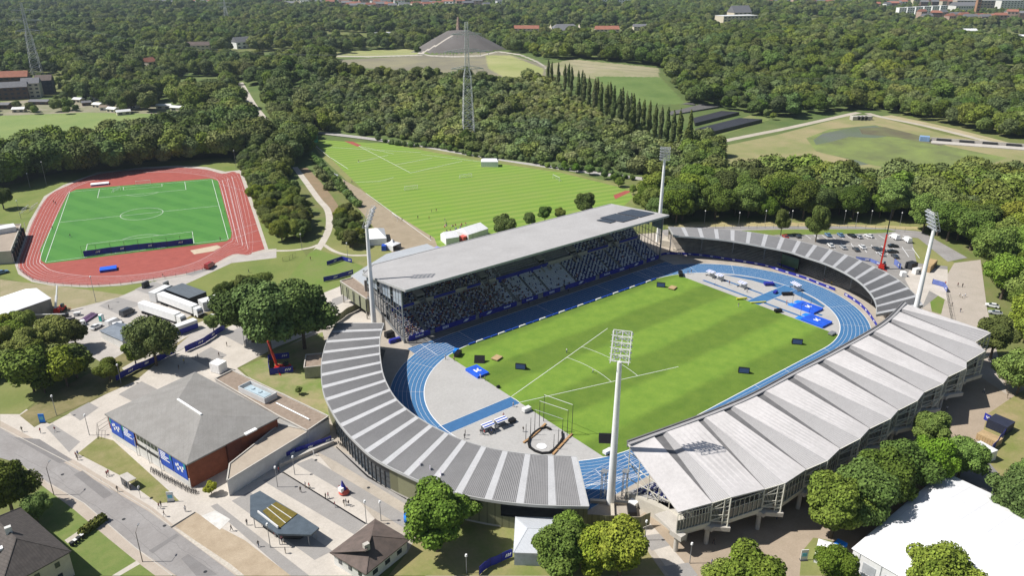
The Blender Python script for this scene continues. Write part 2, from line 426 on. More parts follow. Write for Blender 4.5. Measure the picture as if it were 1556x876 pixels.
outL = [(512, 491.7), (498, 517), (490, 545.7), (489, 574), (492.8, 599.7), (503, 622), (513.6, 640), (525, 655), (539, 670), (560.8, 690.7), (584, 705.8), (617, 722), (652, 737), (694, 749.7), (750.5, 761), (820, 768), (894.5, 770.2)]
inL = [(583, 491.7), (577.6, 509.7), (576.3, 527.7), (577.6, 545.7), (581.5, 568.8), (590, 589.4), (603, 609), (624, 628), (644.5, 641.5), (658, 649.4), (686, 663), (714.6, 674), (748, 683), (778.8, 688.5), (809.7, 692), (845.7, 694), (876.5, 695)]
ro, W, O, I, T = bend('curved stand at the near left bend with grey striped roof and olive rear wall', outL, inL, 7.5, 9.5, 19, 7)
def wall_panel(a, b, z0, z1, th=0.2, m=0, mb=None):
    mb = mb or MB(); a = Vector((a.x, a.y, z0)); b = Vector((b.x, b.y, z0)); t = (b-a); n_ = Vector((-t.y, t.x, 0)).normalized()*th
    up = Vector((0, 0, z1-z0)); return mb.hexa([a, b, b+n_, a+n_], [a+up, b+up, b+n_+up, a+n_+up], m)
ow = MB(); gl = MB(); pl = MB(); mul = MB()
frac = lambda k: k/(len(O)-1)
def flush():
    global ow, pl
    if ow.v: ow.build('rear_wall', OLIVE, ro)
    if pl.v: pl.build('wall_plinth', CONC, ro)
    ow = MB(); pl = MB()
kind_ = None
for i in range(len(W)-1):
    k, a = W[i]; _, b = W[i+1]; f = frac(k)
    kd = 'g' if 0.40 < f < 0.63 else ('o' if 0.855 < f < 0.955 else 'w')
    if kd != kind_: flush(); kind_ = kd
    if kd == 'g':      # glazed concourse front
        wall_panel(a, b, 0.0, 0.25, mb=pl); wall_panel(a, b, 4.6, 7.2, mb=gl, m=1); wall_panel(a, b, 0.25, 4.6, 0.05, mb=gl)
        m_ = MB(); m_.box((a.x, a.y, 0.2), (0.28, 0.28, 4.6), atan2(b.y-a.y, b.x-a.x)); m_.build('window_mullion', DARK, ro)
        for h in (2.2, 3.6): mul.bar((a.x, a.y, h), (b.x, b.y, h), 0.12)
        mul.bar((a.x, a.y, 2.2), (a.x, a.y, 3.6), 0.1)
    elif kd == 'o':   # open bay over the small grey roof
        wall_panel(a, b, 0, 3.0, mb=ow)
    else:
        wall_panel(a, b, 0, 0.5, 0.3, mb=pl); wall_panel(a, b, 0.5, 7.0, mb=ow)
flush()
gl.build('glazed_front', [GLASS, DARK], ro); mul.build('window_rails', DARK, ro)
# banked floor under the left roof
bk = MB()
A_ = [T(Vector((p.x, p.y, 0.1))) for p in I[::4]]; B_ = [T(Vector((o.x, o.y, 3.2)).lerp(Vector((i.x, i.y, 3.2)), 0.1)) for o, i in zip(O[::4], I[::4])]
nst = 9
for s in range(nst):
    a0 = [p.lerp(q, s/nst) for p, q in zip(A_, B_)]; a1 = [p.lerp(q, (s+1)/nst) for p, q in zip(A_, B_)]
    z0 = 0.2+3.0*s/nst
    for L_ in (a0, a1):
        for p in L_: p.z = z0
    bk.strip(a0, a1)
    if s: bk.strip([Vector((p.x, p.y, z0-3.0/nst)) for p in a0], a0)
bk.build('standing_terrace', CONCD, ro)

outR = [(1016, 345), (1069.6, 347.5), (1110.7, 350), (1138, 353), (1169, 357.8), (1201.6, 364), (1228, 370.4), (1252.5, 376.9), (1275.7, 384.5), (1298.8, 392.5), (1318.9, 401.7), (1343.6, 413.3), (1362, 424), (1376, 434.9), (1391, 448.8), (1402, 464)]
inR = [(1024, 358.3), (1062.7, 360.8), (1103.8, 365), (1132, 369.5), (1159.8, 374.6), (1198.6, 382.4), (1221.7, 390), (1252.5, 400), (1274, 409.4), (1292.7, 419.5), (1308, 430), (1320.4, 442.6), (1328, 453.4), (1332, 465), (1332, 478)]
rr, W, O, I, T = bend('curved stand at the far right bend, grey ribbed roof over dark standing terraces', outR, inR, 8, 10, 18, 7)
ow = MB()
for i in range(len(W)-1): wall_panel(W[i][1], W[i+1][1], 0, 7.3, mb=ow)
ow.build('rear_wall', OLIVE, rr)
# terraces: from the bottom line on the ground up to the rear
TERR = mat('weathered_terrace', (0.46, 0.41, 0.35), 0.95, c2=(0.28, 0.25, 0.215), scale=0.35, detail=8, bump=0.2)
tb = resample([G(*p) for p in [(1030, 384), (1062.7, 387), (1114, 393), (1160, 402), (1211, 411), (1234, 420), (1262, 431), (1298.8, 443.4), (1318, 453), (1329, 462), (1332, 480)]], 40)
tt = resample([Vector((p.x, p.y, 0)) for p in [O[i].lerp(I[i], 0.12) for i in range(0, len(O), 6)]], 40)
tm = MB(); nst = 14; ztop = 5.6
for s in range(nst):
    z0 = 0.5+(ztop-0.5)*s/nst; dz = (ztop-0.5)/nst
    a0 = [T(p.lerp(q, s/nst))+Vector((0, 0, z0)) for p, q in zip(tb, tt)]; a1 = [T(p.lerp(q, (s+1)/nst))+Vector((0, 0, z0)) for p, q in zip(tb, tt)]
    tm.strip(a0, a1); tm.strip([p-Vector((0, 0, dz if s else 0.5)) for p in a0], a0)
# end face
for idx in (0, -1):
    a, b = T(tb[idx]), T(tt[idx])
    tm.add([(a.x, a.y, 0), (b.x, b.y, 0), (b.x, b.y, ztop), (a.x, a.y, 0.5)], [(0, 1, 2, 3)])
tm.build('standing_terrace', TERR, rr)
for u, hh in ((0.25, 0.9), (0.6, 0.9)):   # crush barriers
    for i in range(1, 38):
        if i % 3 == 0: continue
        a = T(tb[i].lerp(tt[i], u)); b = T(tb[i+1].lerp(tt[i+1], u)); z = 0.5+(ztop-.5)*u
        mb = MB(); mb.bar((a.x, a.y, z+hh), (b.x, b.y, z+hh), 0.06); mb.bar((a.x, a.y, z), (a.x, a.y, z+hh), 0.06); mb.bar((b.x, b.y, z), (b.x, b.y, z+hh), 0.06)
        mb.build('crush_barrier', STEEL, rr)

# ================================================================== main grandstand
TIER = mat('stand_concrete', (0.33, 0.32, 0.31), 0.9, c2=(0.27, 0.26, 0.25), scale=0.4, detail=6)
BEIGE = mat('beige_concrete', (0.50, 0.45, 0.37), 0.85, c2=(0.42, 0.38, 0.31), scale=0.3, detail=6)
ROOFM = mat('grey_roof_membrane', (0.39, 0.38, 0.375), 0.7, c2=(0.335, 0.325, 0.32), scale=0.08, wave=(0.0, 6.0, (0.33, 0.325, 0.32), 0.5, 0.015), detail=8)
gs = empty('main_grandstand', (0, 60, 0), 0, 'long grandstand beyond the track under a flat grey roof, full of white seats', 'grandstand')
def L(x, y, z=0): return Vector((x, y-60, z))
X0, X1 = -59.5, 62.0
rf = [(-61.6, 46, 20.2), (61.2, 46, 20.2), (63.2, 80, 16.5), (-54, 80.2, 16.4), (-61.8, 73, 17.2)]
mb = MB(); mb.hexa([L(x, y, z-0.55) for x, y, z in rf], [L(x, y, z) for x, y, z in rf])
roof = mb.build('roof', ROOFM, gs)
mb = MB()
for i in range(len(rf)):
    a = L(*rf[i]); b = L(*rf[(i+1) % len(rf)]); mb.bar(a+Vector((0, 0, -0.2)), b+Vector((0, 0, -0.2)), 0.35, 0.75)
mb.build('roof_edge', EDGE, roof)
for k in range(8):        # steel roof trusses below
    x = X0+1+k*(X1-X0-2)/7
    MB().bar(L(x, 47, 19.3), L(x, 79, 15.6), 0.3, 0.7).build('roof_beam', STEEL, roof)
PVM = mat('solar_panel', (0.03, 0.034, 0.05), 0.25, var=0.1, wave=(0.0, 1.1, (0.12, 0.12, 0.14), 0.8, 0.08), spec=0.6)
def roofz(y): return 20.2+(16.5-20.2)*(y-46)/34
PXs = [((921, 331), (952, 321.5), (968, 330.5), (941, 344)), ((947, 328.5), (967, 321.5), (996, 330), (970, 336.5)), ((918, 338), (939, 345), (943, 343), (921, 335.5))]
for q in [(41.5, 52.5, 50.5, 65), (51.5, 52.5, 60, 65), (37.5, 55.5, 40.7, 63)]:
    x0, y0, x1, y1 = q
    mb = MB(); mb.hexa([L(x0, y0, roofz(y0)+.1), L(x1, y0, roofz(y0)+.1), L(x1, y1, roofz(y1)+.1), L(x0, y1, roofz(y1)+.1)], [L(x0, y0, roofz(y0)+.3), L(x1, y0, roofz(y0)+.3), L(x1, y1, roofz(y1)+.3), L(x0, y1, roofz(y1)+.3)])
    mb.build('solar_array', PVM, roof)
# tiers
gaps = [(-48.0, -45.2), (-6.5, 6.5), (-28.5, -25.5), (26.0, 28.5), (45.5, 48.0)]   # stair mouths of the upper wall
lo = MB(); NR = 13
def ly(r): return 50.4+0.78*r
def lz(r): return 1.3+0.36*r
for r in range(NR):
    lo.hexa([L(X0, ly(r), 0), L(X1, ly(r), 0), L(X1, ly(r+1), 0), L(X0, ly(r+1), 0)], [L(X0, ly(r), lz(r)), L(X1, ly(r), lz(r)), L(X1, ly(r+1), lz(r)), L(X0, ly(r+1), lz(r))])
lo.build('lower_tier', TIER, gs)
NU = 12
def uy(r): return 61.4+0.8*r
def uz(r): return 7.3+0.5*r
up = MB()
for r in range(NU):
    up.hexa([L(X0, uy(r), 5), L(X1, uy(r), 5), L(X1, uy(r+1), 5), L(X0, uy(r+1), 5)], [L(X0, uy(r), uz(r)), L(X1, uy(r), uz(r)), L(X1, uy(r+1), uz(r)), L(X0, uy(r+1), uz(r))])
up.build('upper_tier', TIER, gs)
# wall between tiers, pale, with dark stair mouths
stairs_x = [-46.5, -19.5, 8.0, 24.5, 45.5]
mb = MB(); prev = X0
for sx in stairs_x+[None]:
    e = (sx-1.3) if sx is not None else X1
    if -19 < prev < 8 and e < 24: pass
    mb.box(L((prev+e)/2, 61.0, 5.6), (e-prev, 0.35, 2.3)); prev = (sx+1.3) if sx is not None else X1
mb.build('tier_wall', BEIGE, gs)
for sx in stairs_x:       # vomitories: concrete hood with a dark mouth
    mb = MB()
    for s in (-1, 1):
        mb.hexa([L(sx+s*1.5-.15, 58.2, 4.2), L(sx+s*1.5+.15, 58.2, 4.2), L(sx+s*1.5+.15, 65.6, 5), L(sx+s*1.5-.15, 65.6, 5)], [L(sx+s*1.5-.15, 58.2, 6.0), L(sx+s*1.5+.15, 58.2, 6.0), L(sx+s*1.5+.15, 65.6, 9.9), L(sx+s*1.5-.15, 65.6, 9.9)])
    mb.hexa([L(sx-1.65, 61.8, 9.0), L(sx+1.65, 61.8, 9.0), L(sx+1.65, 65.6, 10.0), L(sx-1.65, 65.6, 10.0)], [L(sx-1.65, 61.8, 9.25), L(sx+1.65, 61.8, 9.25), L(sx+1.65, 65.6, 10.25), L(sx-1.65, 65.6, 10.25)])
    v = mb.build('stair_mouth', CONC, gs)
    mb = MB(); mb.box(L(sx, 62.4, 5.2), (2.7, 0.2, 3.9)); mb.build('dark_opening', BLACK, v)
# rear wall, offices strip, end walls
MB().box(L((X0+X1)/2, 72.6, 0), (X1-X0, 0.4, 16.2)).build('upper_rear_wall', TIER, gs); MB().box(L((X0+X1)/2, 79, 0), (X1-X0-2, 0.4, 12)).build('rear_wall', TIER, gs)
mb = MB(); mb.box(L(-2, 60.55, 5.7), (24, 0.12, 2.2)); mb.build('press_box_front', BANNER, gs)
# glazed ends
for xe, nm in ((X0-1.2, 'glazed_side_wall'), (X1+0.8, 'glazed_side_wall')):
    mb = MB(); ys = [50.5+k*1.7 for k in range(14)]
    for y in ys:
        zt = roofz(y)-0.6; zb = max(0, 1.2+(y-50.5)*0.33)
        mb.bar(L(xe, y, zb), L(xe, y, zt), 0.14, 0.2)
    for u in (0.25, 0.5, 0.75):
        mb.bar(L(xe, ys[0], 1.2+(roofz(ys[0])-1.8)*u), L(xe, ys[-1], 8.5+(roofz(ys[-1])-9.1)*u), 0.14, 0.14)
    mb.bar(L(xe, 50.2, 0), L(xe, 50.2, 19.1), 0.35, 0.35)
    mb.bar(L(xe, 50.2, 0.8), L(xe, 73, 8.4), 0.4, 0.7)
    fr = mb.build(nm, STEEL, gs)
    gg = mat('pale_side_glass', (0.30, 0.36, 0.42), 0.1, var=0.05, spec=0.8)
    for k in range(len(ys)-1):
        if (k*7) % 5 == 1: continue
        y = ys[k]; zt = roofz(y)-0.9; zb = max(0, 1.2+(y-50.5)*0.33)
        MB().box(L(xe, y+0.85, zb+(zt-zb)*0.66), (0.04, 1.5, (zt-zb)*0.33)).build('glass_pane', gg, fr)
    w2 = MB(); w2.add([L(xe, 50.2, 0), L(xe, 73, 0), L(xe, 73, 8.2), L(xe, 50.2, 0.8), L(xe+.25, 50.2, 0), L(xe+.25, 73, 0), L(xe+.25, 73, 8.2), L(xe+.25, 50.2, 0.8)], [(0, 1, 2, 3), (4, 7, 6, 5), (0, 3, 7, 4), (3, 2, 6, 7), (1, 5, 6, 2)])
    w2.build('end_wall', CONC, gs)
# seats
SEATW = mat('white_seat_plastic', (0.62, 0.63, 0.66), 0.5, var=0.05); SEATB = mat('blue_seat_plastic', (0.02, 0.03, 0.16), 0.5, var=0.05)
def seat_geo(mb, p, mi):
    mb.box((p.x, p.y-0.02, p.z+0.36), (0.46, 0.4, 0.07), 0, mi); mb.box((p.x, p.y+0.2, p.z+0.4), (0.46, 0.07, 0.48), 0, mi)
aisles = [-52, -38.5, -31, -13.5, -5, 2, 16, 34, 40, 53]
slots = []; rs = random.Random(3)
for r in range(NR):
    n = int((X1-X0-1)/0.52)
    for i in range(n):
        x = X0+0.8+i*0.52
        if any(abs(x-a) < 0.65 for a in aisles): continue
        slots.append((L(x, ly(r)+0.45, lz(r)), 'l', r, i, x))
for r in range(NU-1):
    for i in range(int((X1-X0-1)/0.52)):
        x = X0+0.8+i*0.52
        if any(abs(x-a) < 0.65 for a in aisles) or any(abs(x-s) < 2 and r < 6 for s in stairs_x): continue
        if -12 < x < 22 and r < 5: continue
        slots.append((L(x, uy(r)+0.45, uz(r)), 'u', r, i, x))
# occupied?
def crowd_p(t, x):
    if x < -32: return 0.7 if t == 'l' else 0.75
    if x < -18: return 0.8 if t == 'l' else 0.6
    if x < -8: return 0.35 if t == 'l' else 0.4
    return 0.06 if t == 'l' else 0.14
people_slots = []; seats_free = []
for s in slots:
    if rs.random() < crowd_p(s[1], s[4])*0.8: people_slots.append(s)
    pat = ((s[3]//2+s[2]) % 2 == 0) if not (-24 < s[4] < 16) else (s[2] % 1 == 1)
    seats_free.append((s, 1 if (pat and rs.random() < 0.9) or rs.random() < 0.04 else 0))
near = sorted(range(len(seats_free)), key=lambda i: (seats_free[i][0][1] != 'l', seats_free[i][0][2], abs(seats_free[i][0][4]-40)))[:0]
sel = [i for i, (s, c) in enumerate(seats_free) if s[1] == 'l' and s[2] < 3 and s[4] < -25][:98]
proto = {}
for c, nm in ((0, 'seat'), (1, 'seat')):
    mb = MB(); seat_geo(mb, Vector((0, 0, 0)), 0); o = mb.build('seat', SEATW if c == 0 else SEATB, gs); proto[c] = [o, False]
selset = set(sel); st = MB()
for i, (s, c) in enumerate(seats_free):
    if i in selset:
        o, used = proto[c]
        if used: o = o.copy(); col.objects.link(o)
        proto[c][1] = True; o.location = s[0]
    else: seat_geo(st, s[0], c)
st_o = st.build('seats', [SEATW, SEATB], gs); st_o['kind'] = 'stuff'
for c in proto:
    if not proto[c][1]: bpy.data.objects.remove(proto[c][0])
# advertising boards fixed to the front wall
segs = [(-59, -50.7), (-48.8, -32.2), (-30.6, -14), (-11.6, -4), (-1.4, 7), (9.6, 25.4), (27.6, 52.5), (54.6, 62)]
for k, (a, b) in enumerate(segs):
    mb = MB(); mb.box(L((a+b)/2, 50.1, 0.15), (b-a, 0.12, 1.75)); bd = mb.build('advertising_board', BANNER, gs)
    m2 = MB()
    nlog = max(1, int((b-a)/8))
    for j in range(nlog):
        cx = a+(b-a)*(j+0.5)/nlog
        if (k+j) % 3 == 0:
            for u in range(7): m2.box(L(cx-1.5+u*0.45, 50.02, 0.72), (0.32, 0.05, 0.5 if u % 3 else 0.72))
        elif (k+j) % 3 == 1:
            m2.box(L(cx, 50.02, 1.3), (2.6, 0.05, 0.12)); m2.box(L(cx, 50.02, 0.6), (2.6, 0.05, 0.12))
            for u in range(4): m2.box(L(cx-1+u*0.65, 50.02, 0.8), (0.4, 0.05, 0.42))
        else:
            m2.hexa([L(cx-1.2, 50.02, .7), L(cx+.4, 50.02, .7), L(cx+.4, 49.97, .7), L(cx-1.2, 49.97, .7)], [L(cx-.2, 50.02, 1.5), L(cx+1.4, 50.02, 1.5), L(cx+1.4, 49.97, 1.5), L(cx-.2, 49.97, 1.5)])
    m2.build('board_lettering', WHITE, bd)
for (a, b) in ((-59, -50), (-42, -33), (-15, -8), (31, 42.5), (49, 60), (-28, -22)):
    mb = MB(); mb.box(L((a+b)/2, 60.7, 6.9), (b-a, 0.1, 1.0)); mb.build('tier_banner', BANNER, gs)
# grey strip between boards and track
sheet('pit_lane', [(-60, 46.5), (62.5, 46.5), (62.5, 50), (-60, 50)], 0.02, mat('dark_asphalt_lane', (0.17, 0.165, 0.16), 0.9), px=False)

# ---- pale annexe and box building by the left end of the stand
def block(name, pts, z0, z1, wallm, roofm, label=None, cat=None, parent=None, parapet=0.0, pm=None, roofname='roof', group=None):
    """flat-roofed block; pts in world metres"""
    c = Vector((sum(p[0] for p in pts)/len(pts), sum(p[1] for p in pts)/len(pts), 0))
    root = parent or empty(name, c, 0, label, cat, group)
    off = c if parent is None else parent.location
    q = [(p[0]-off.x, p[1]-off.y) for p in pts]
    mb = MB(); n = len(q)
    mb.add([(x, y, z0) for x, y in q]+[(x, y, z1) for x, y in q], [(i, (i+1) % n, n+(i+1) % n, n+i) for i in range(n)]); mb.build('wall', wallm, root)
    mb = MB(); mb.add([(x, y, z1-0.01) for x, y in q], [tuple(range(n))]); mb.build(roofname, roofm, root)
    if parapet:
        mb = MB()
        for i in range(n):
            a = q[i]; b = q[(i+1) % n]; mb.bar((a[0], a[1], z1+parapet/2), (b[0], b[1], z1+parapet/2), 0.3, parapet)
        mb.build('parapet', pm or CONC, root)
    return root
def gpts(l, z=0): return [tuple(G(p[0], p[1], z))[:2] for p in l]
GRAVEL = mat('gravel_roof', (0.30, 0.24, 0.19), 0.95, c2=(0.22, 0.17, 0.13), scale=1.2, detail=8)
PALER = mat('pale_grey_roof', (0.40, 0.42, 0.44), 0.6, var=0.04, scale=0.2, wave=(1.2, 3.0, (0.3, 0.31, 0.33), 0.5, 0.03))
block('stand_annex', [(-57, 81.5), (-14, 81.5), (-14, 108), (-33, 108), (-55, 96)], 0, 7.5, TIER, PALER, 'low annexe with pale grey metal roof behind the left end of the grandstand', 'building')
bb = block('olive_box_building', [(-61.5, 72.5), (-57.2, 72.5), (-55.8, 92.5), (-61, 92.5)], 3.2, 8.0, mat('olive_panel', (0.27, 0.28, 0.19), 0.6, var=0.05), GRAVEL, 'raised olive panelled box with gravel roof at the left end of the grandstand', 'building', parapet=0.3)
for k in range(5):
    y = 72.8+k*4.6-bb.location.y; MB().box((-61.7-bb.location.x+0.1, y, 3.3), (0.12, 0.5, 4.4)).build('window_strip', DARK, bb)
mb = MB()
for x, y in ((-60.8, 91.5), (-57, 91.5), (-61, 74), (-58, 74)): mb.tube((x-bb.location.x, y-bb.location.y, 0), (x-bb.location.x, y-bb.location.y, 3.2), 0.25)
mb.build('column', CONC, bb)

# ================================================================== near (east) stand with folded roof
ES = empty('folded_roof_stand', (0, -62, 0), 0, 'near side stand under a pale folded saw-tooth roof on concrete columns', 'grandstand')
def E_(v): return Vector((v[0], v[1]+62, v[2]))
ZI, ZV, ZT = 15.0, 10.6, 12.4
Vp = [(1030.8, 779), (1082.2, 765.6), (1161.9, 744.5), (1224.9, 715), (1276.3, 683.4), (1321.3, 652.5), (1364.9, 624.5), (1404.3, 597), (1441, 573.4), (1468.6, 551), (1481.7, 520.9)]
Tp = [(1111, 756.6), (1192.8, 735.3), (1257.8, 700.8), (1307.1, 667.4), (1353.4, 637.1), (1394.5, 609.5), (1433.2, 583.9), (1468.6, 560.3), (1497.5, 534), (1505.4, 506.4)]
V_ = [G(p[0], p[1], ZV) for p in Vp]; T_ = [G(p[0], p[1], ZT) for p in Tp]
innp = [(953.7, 675.3), (1026.8, 649.1), (1081.5, 628.5), (1140, 603.5), (1208.5, 566.7), (1267.8, 535.9), (1340, 493.7), (1373.6, 461.1)]
Iraw = [G(p[0], p[1], ZI) for p in innp]
# inner boundaries: bays meet along the arc at these fractions
Il = resample(Iraw, 201)
def inner_at(x):
    best = min(range(200), key=lambda i: abs((Il[i].x+Il[i+1].x)/2-x)); return Il[best]
nb = 10
ibp = [(993.9, 665.7), (1064.8, 643), (1099.3, 625.5), (1146, 600.5), (1191, 576), (1236, 552.3), (1277.5, 531), (1316, 509.5), (1345, 489), (1361, 473)]
def nearest_in(p):
    return min(Il, key=lambda q: (q-p).length)
Ib = [Il[0].copy()]+[nearest_in(G(p[0], p[1], ZI)).copy() for p in ibp]+[Il[-1].copy()]
PAN = mat('pale_roof_panel', (0.62, 0.59, 0.575), 0.6, c2=(0.53, 0.505, 0.49), scale=0.12)
PANR = mat('ribbed_roof_panel', (0.36, 0.35, 0.35), 0.6, var=0.03, scale=0.3)
CRS = mat('cream_steel', (0.58, 0.56, 0.48), 0.5, var=0.05)
def rib(mb, a, b, c, d, n, h=0.07, w_=0.1, mi=0):
    for s in range(n):
        t = (s+0.5)/n; p = a.lerp(d, t); q = b.lerp(c, t); mb.bar(p+Vector((0, 0, h/2)), q+Vector((0, 0, h/2)), w_, h, mi)
dn = Vector((0, 0, -0.3))
def panel(q, name, m, ribs=0, n6=6):
    mb = MB()
    for s in range(n6):
        a = q[0].lerp(q[3], s/n6); b = q[1].lerp(q[2], s/n6); c = q[1].lerp(q[2], (s+1)/n6); d = q[0].lerp(q[3], (s+1)/n6)
        mb.hexa([a+dn, b+dn, c+dn, d+dn], [a, b, c, d])
    if ribs: rib(mb, q[0], q[1], q[2], q[3], ribs, 0.06)
    return mb.build(name, m, ES)
for k in range(0, nb+1):
    last = k == nb
    Va = V_[k]; Ia = Ib[k]; Inx = Ib[k+1]
    hi_e = Inx+Vector((0, 0, 0.3)) if not last else Inx
    if k == 0:
        panel([E_(Ia), E_(Va), E_(V_[1]+Vector((0, 0, .15))), E_(hi_e)], 'roof_panel', PAN)
        q = [E_(Inx)+dn, E_(hi_e), E_(V_[1]+Vector((0, 0, .15))), E_(V_[1])+dn]
    else:
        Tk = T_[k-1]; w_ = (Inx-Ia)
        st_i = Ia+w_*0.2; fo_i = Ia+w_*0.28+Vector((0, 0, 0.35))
        panel([E_(Ia), E_(Va), E_(Va+(Tk-Va)*0.05), E_(st_i)], 'roof_gutter_shade', mat('shaded_gutter_grey', (0.17, 0.165, 0.165), 0.7), 0, 1)  # valley strip coloured dark to stand in for the panel step's shadow
        panel([E_(st_i), E_(Va+(Tk-Va)*0.05), E_(Tk), E_(fo_i)], 'roof_strip', PANR, 9 if not last else 5)
        if not last:
            Vh = V_[k+1]+Vector((0, 0, .15))
            panel([E_(fo_i), E_(Tk), E_(Vh), E_(hi_e)], 'roof_panel', PAN)
            q = [E_(Inx)+dn, E_(hi_e), E_(Vh), E_(V_[k+1])+dn]
        else:
            panel([E_(fo_i), E_(Tk), E_(Tk+Vector((.8, 1.2, -.1))), E_(Inx)], 'roof_panel', PAN); q = None
    if q: MB().quad(*q).build('roof_riser', STEEL, ES)
    if k == 0: continue
    # end truss and stair bay between the valley and the tip
    mb = MB(); a = E_(Va); t = E_(T_[k-1]); b0 = Vector((a.x, a.y, 5.4)); t0 = Vector((t.x, t.y, 5.0))
    mb.bar(t+Vector((0, 0, -0.2)), t0, 0.28); mb.bar(a+Vector((0, 0, -0.2)), b0, 0.28)
    m1 = t.lerp(a, 0.32); m10 = Vector((m1.x, m1.y, 5.1)); mb.bar(m1, m10, 0.18)
    for u in (0.0, 0.3, 0.6, 0.86): mb.bar(a.lerp(b0, u), t.lerp(t0, u), 0.16)
    mb.bar(a.lerp(b0, 0.3), t.lerp(t0, 0.05), 0.14); mb.bar(b0.lerp(a, .15), t.lerp(t0, 0.6), 0.14)
    for u in (0.15, 0.3, 0.45, 0.6, 0.75, 0.9): mb.bar(t.lerp(t0, u), m1.lerp(m10, u), 0.1)
    mb.build('end_truss', CRS, ES)
    mb = MB(); dr = (t0-b0); dr.z = 0; dr.normalize(); inn_ = b0-dr*1.0
    mb.bar(Vector((b0.x, b0.y+4, 4.55)), Vector((b0.x, b0.y-1.0, 4.5)), 1.0, 1.0)
    mb.bar(Vector((inn_.x, inn_.y, 4.55)), Vector((t0.x, t0.y, 4.5))+dr*0.6, 1.1, 1.0)
    mb.build('deck_beam', CONC, ES)
    mb = MB(); mb.tube((a.x, a.y+0.3, 0), (a.x, a.y+0.3, 4.1), 0.5, 0.5, 12); mb.build('column', CONC, ES)
a = E_(V_[0]); mb = MB(); mb.tube((a.x+0.8, a.y+0.3, 0), (a.x+.8, a.y+0.3, 4.1), 0.5, 0.5, 12); mb.build('column', CONC, ES)
MB().box((a.x+.6, a.y, 4.0), (1.6, 3.0, 1.2)).build('deck_beam', CONC, ES)
for k in range(1, nb+1):
    a = E_(V_[k]); mb = MB(); mb.tube((a.x+1, a.y+8, 0), (a.x+1, a.y+8, 4.6), 0.45, 0.45, 10); mb.build('column', CONC, ES)
V2 = V_
# deck, glazed back wall between the trusses, seating rake
DY = 4.9
mb = MB()
pts = [E_(V2[k]) for k in range(nb+1)]
inner = [Vector((p.x*0.98, p.y+7.5 if 0 < i < nb else p.y+7, DY)) for i, p in enumerate(pts)]
mb.hexa([Vector((pts[i].x, pts[i].y, DY-0.6)) for i in range(nb+1)]+[Vector((q.x, q.y, DY-0.6)) for q in inner[::-1]], [Vector((pts[i].x, pts[i].y, DY)) for i in range(nb+1)]+[Vector((q.x, q.y, DY)) for q in inner[::-1]])
mb.build('concourse_deck', CONC, ES)
mb = MB(); gl = MB(); dk = MB()
for k in range(nb+1):
    segs_ = []
    a0 = E_(V_[k]); a0.z = 0
    if k == 0: segs_.append((a0, E_(V_[1]), 10.2))
    else:
        t1 = E_(T_[k-1]); segs_.append((a0+Vector((0, 1.2, 0)), t1+Vector((0, 2.0, 0)), 10.9))
        if k < nb: segs_.append((t1+Vector((0, 1.0, 0)), E_(V_[k+1]), 10.4))
    for p, q, top in segs_:
        mb.bar((p.x, p.y, DY+0.35), (q.x, q.y, DY+0.35), 0.25, 1.0)
        n_ = max(2, int((q-p).length/1.2))
        for s in range(n_+1):
            r = p.lerp(q, s/n_); mb.bar((r.x, r.y, DY+.4), (r.x, r.y, top-0.2), 0.1)
        mb.bar((p.x, p.y, 8.4), (q.x, q.y, 8.4), 0.1); mb.bar((p.x, p.y, top-.3), (q.x, q.y, top-.3), 0.14)
        gl.add([(p.x, p.y+.12, DY+.5), (q.x, q.y+.12, DY+.5), (q.x, q.y+.12, 8.3), (p.x, p.y+.12, 8.3)], [(0, 1, 2, 3)])
mb.build('rear_glazing_frame', mat('cream_steel', (0.58, 0.56, 0.48)), ES); gl.build('rear_glass', mat('dusty_glass', (0.10, 0.12, 0.12), 0.2, spec=0.6), ES)
rk = MB(); seats = MB(); NRr = 22
xs = [Il[i] for i in range(0, 201, 8)]
def rk_pt(i, u, z): 
    p = xs[i]; y0 = -49.0 if True else p.y
    f = i/(len(xs)-1); x = -62+f*124; yb = -48.2-2.6*math.sin(pi*f)**0.6; yt = -66-4*math.sin(pi*f)**0.6
    return Vector((x, yb+(yt-yb)*u+62, z))
for r in range(NRr):
    z = 1.2+0.33*r
    A = [rk_pt(i, r/NRr, z) for i in range(len(xs))]; B = [rk_pt(i, (r+1)/NRr, z) for i in range(len(xs))]
    rk.strip(A, B); rk.strip([p-Vector((0, 0, 0.33 if r else 1.2)) for p in A], A)
    if r:
        for i in range(len(xs)-1):
            a = rk_pt(i, (r+0.55)/NRr, z); b = rk_pt(i+1, (r+0.55)/NRr, z)
            n_ = int((b-a).length/0.55)
            for s in range(n_):
                p = a.lerp(b, (s+0.5)/n_)
                if (i % 3 == 0 and s < 2): continue
                mi = 1 if (s//2+r) % 2 else 0
                seats.box((p.x, p.y, p.z+0.3), (0.42, 0.36, 0.12), 0, mi); seats.box((p.x, p.y-0.2, p.z+0.35), (0.42, 0.08, 0.42), 0, mi)
rk.build('seating_rake', TIER, ES); so_ = seats.build('seats', [SEATW, SEATB], ES); so_['kind'] = 'stuff'
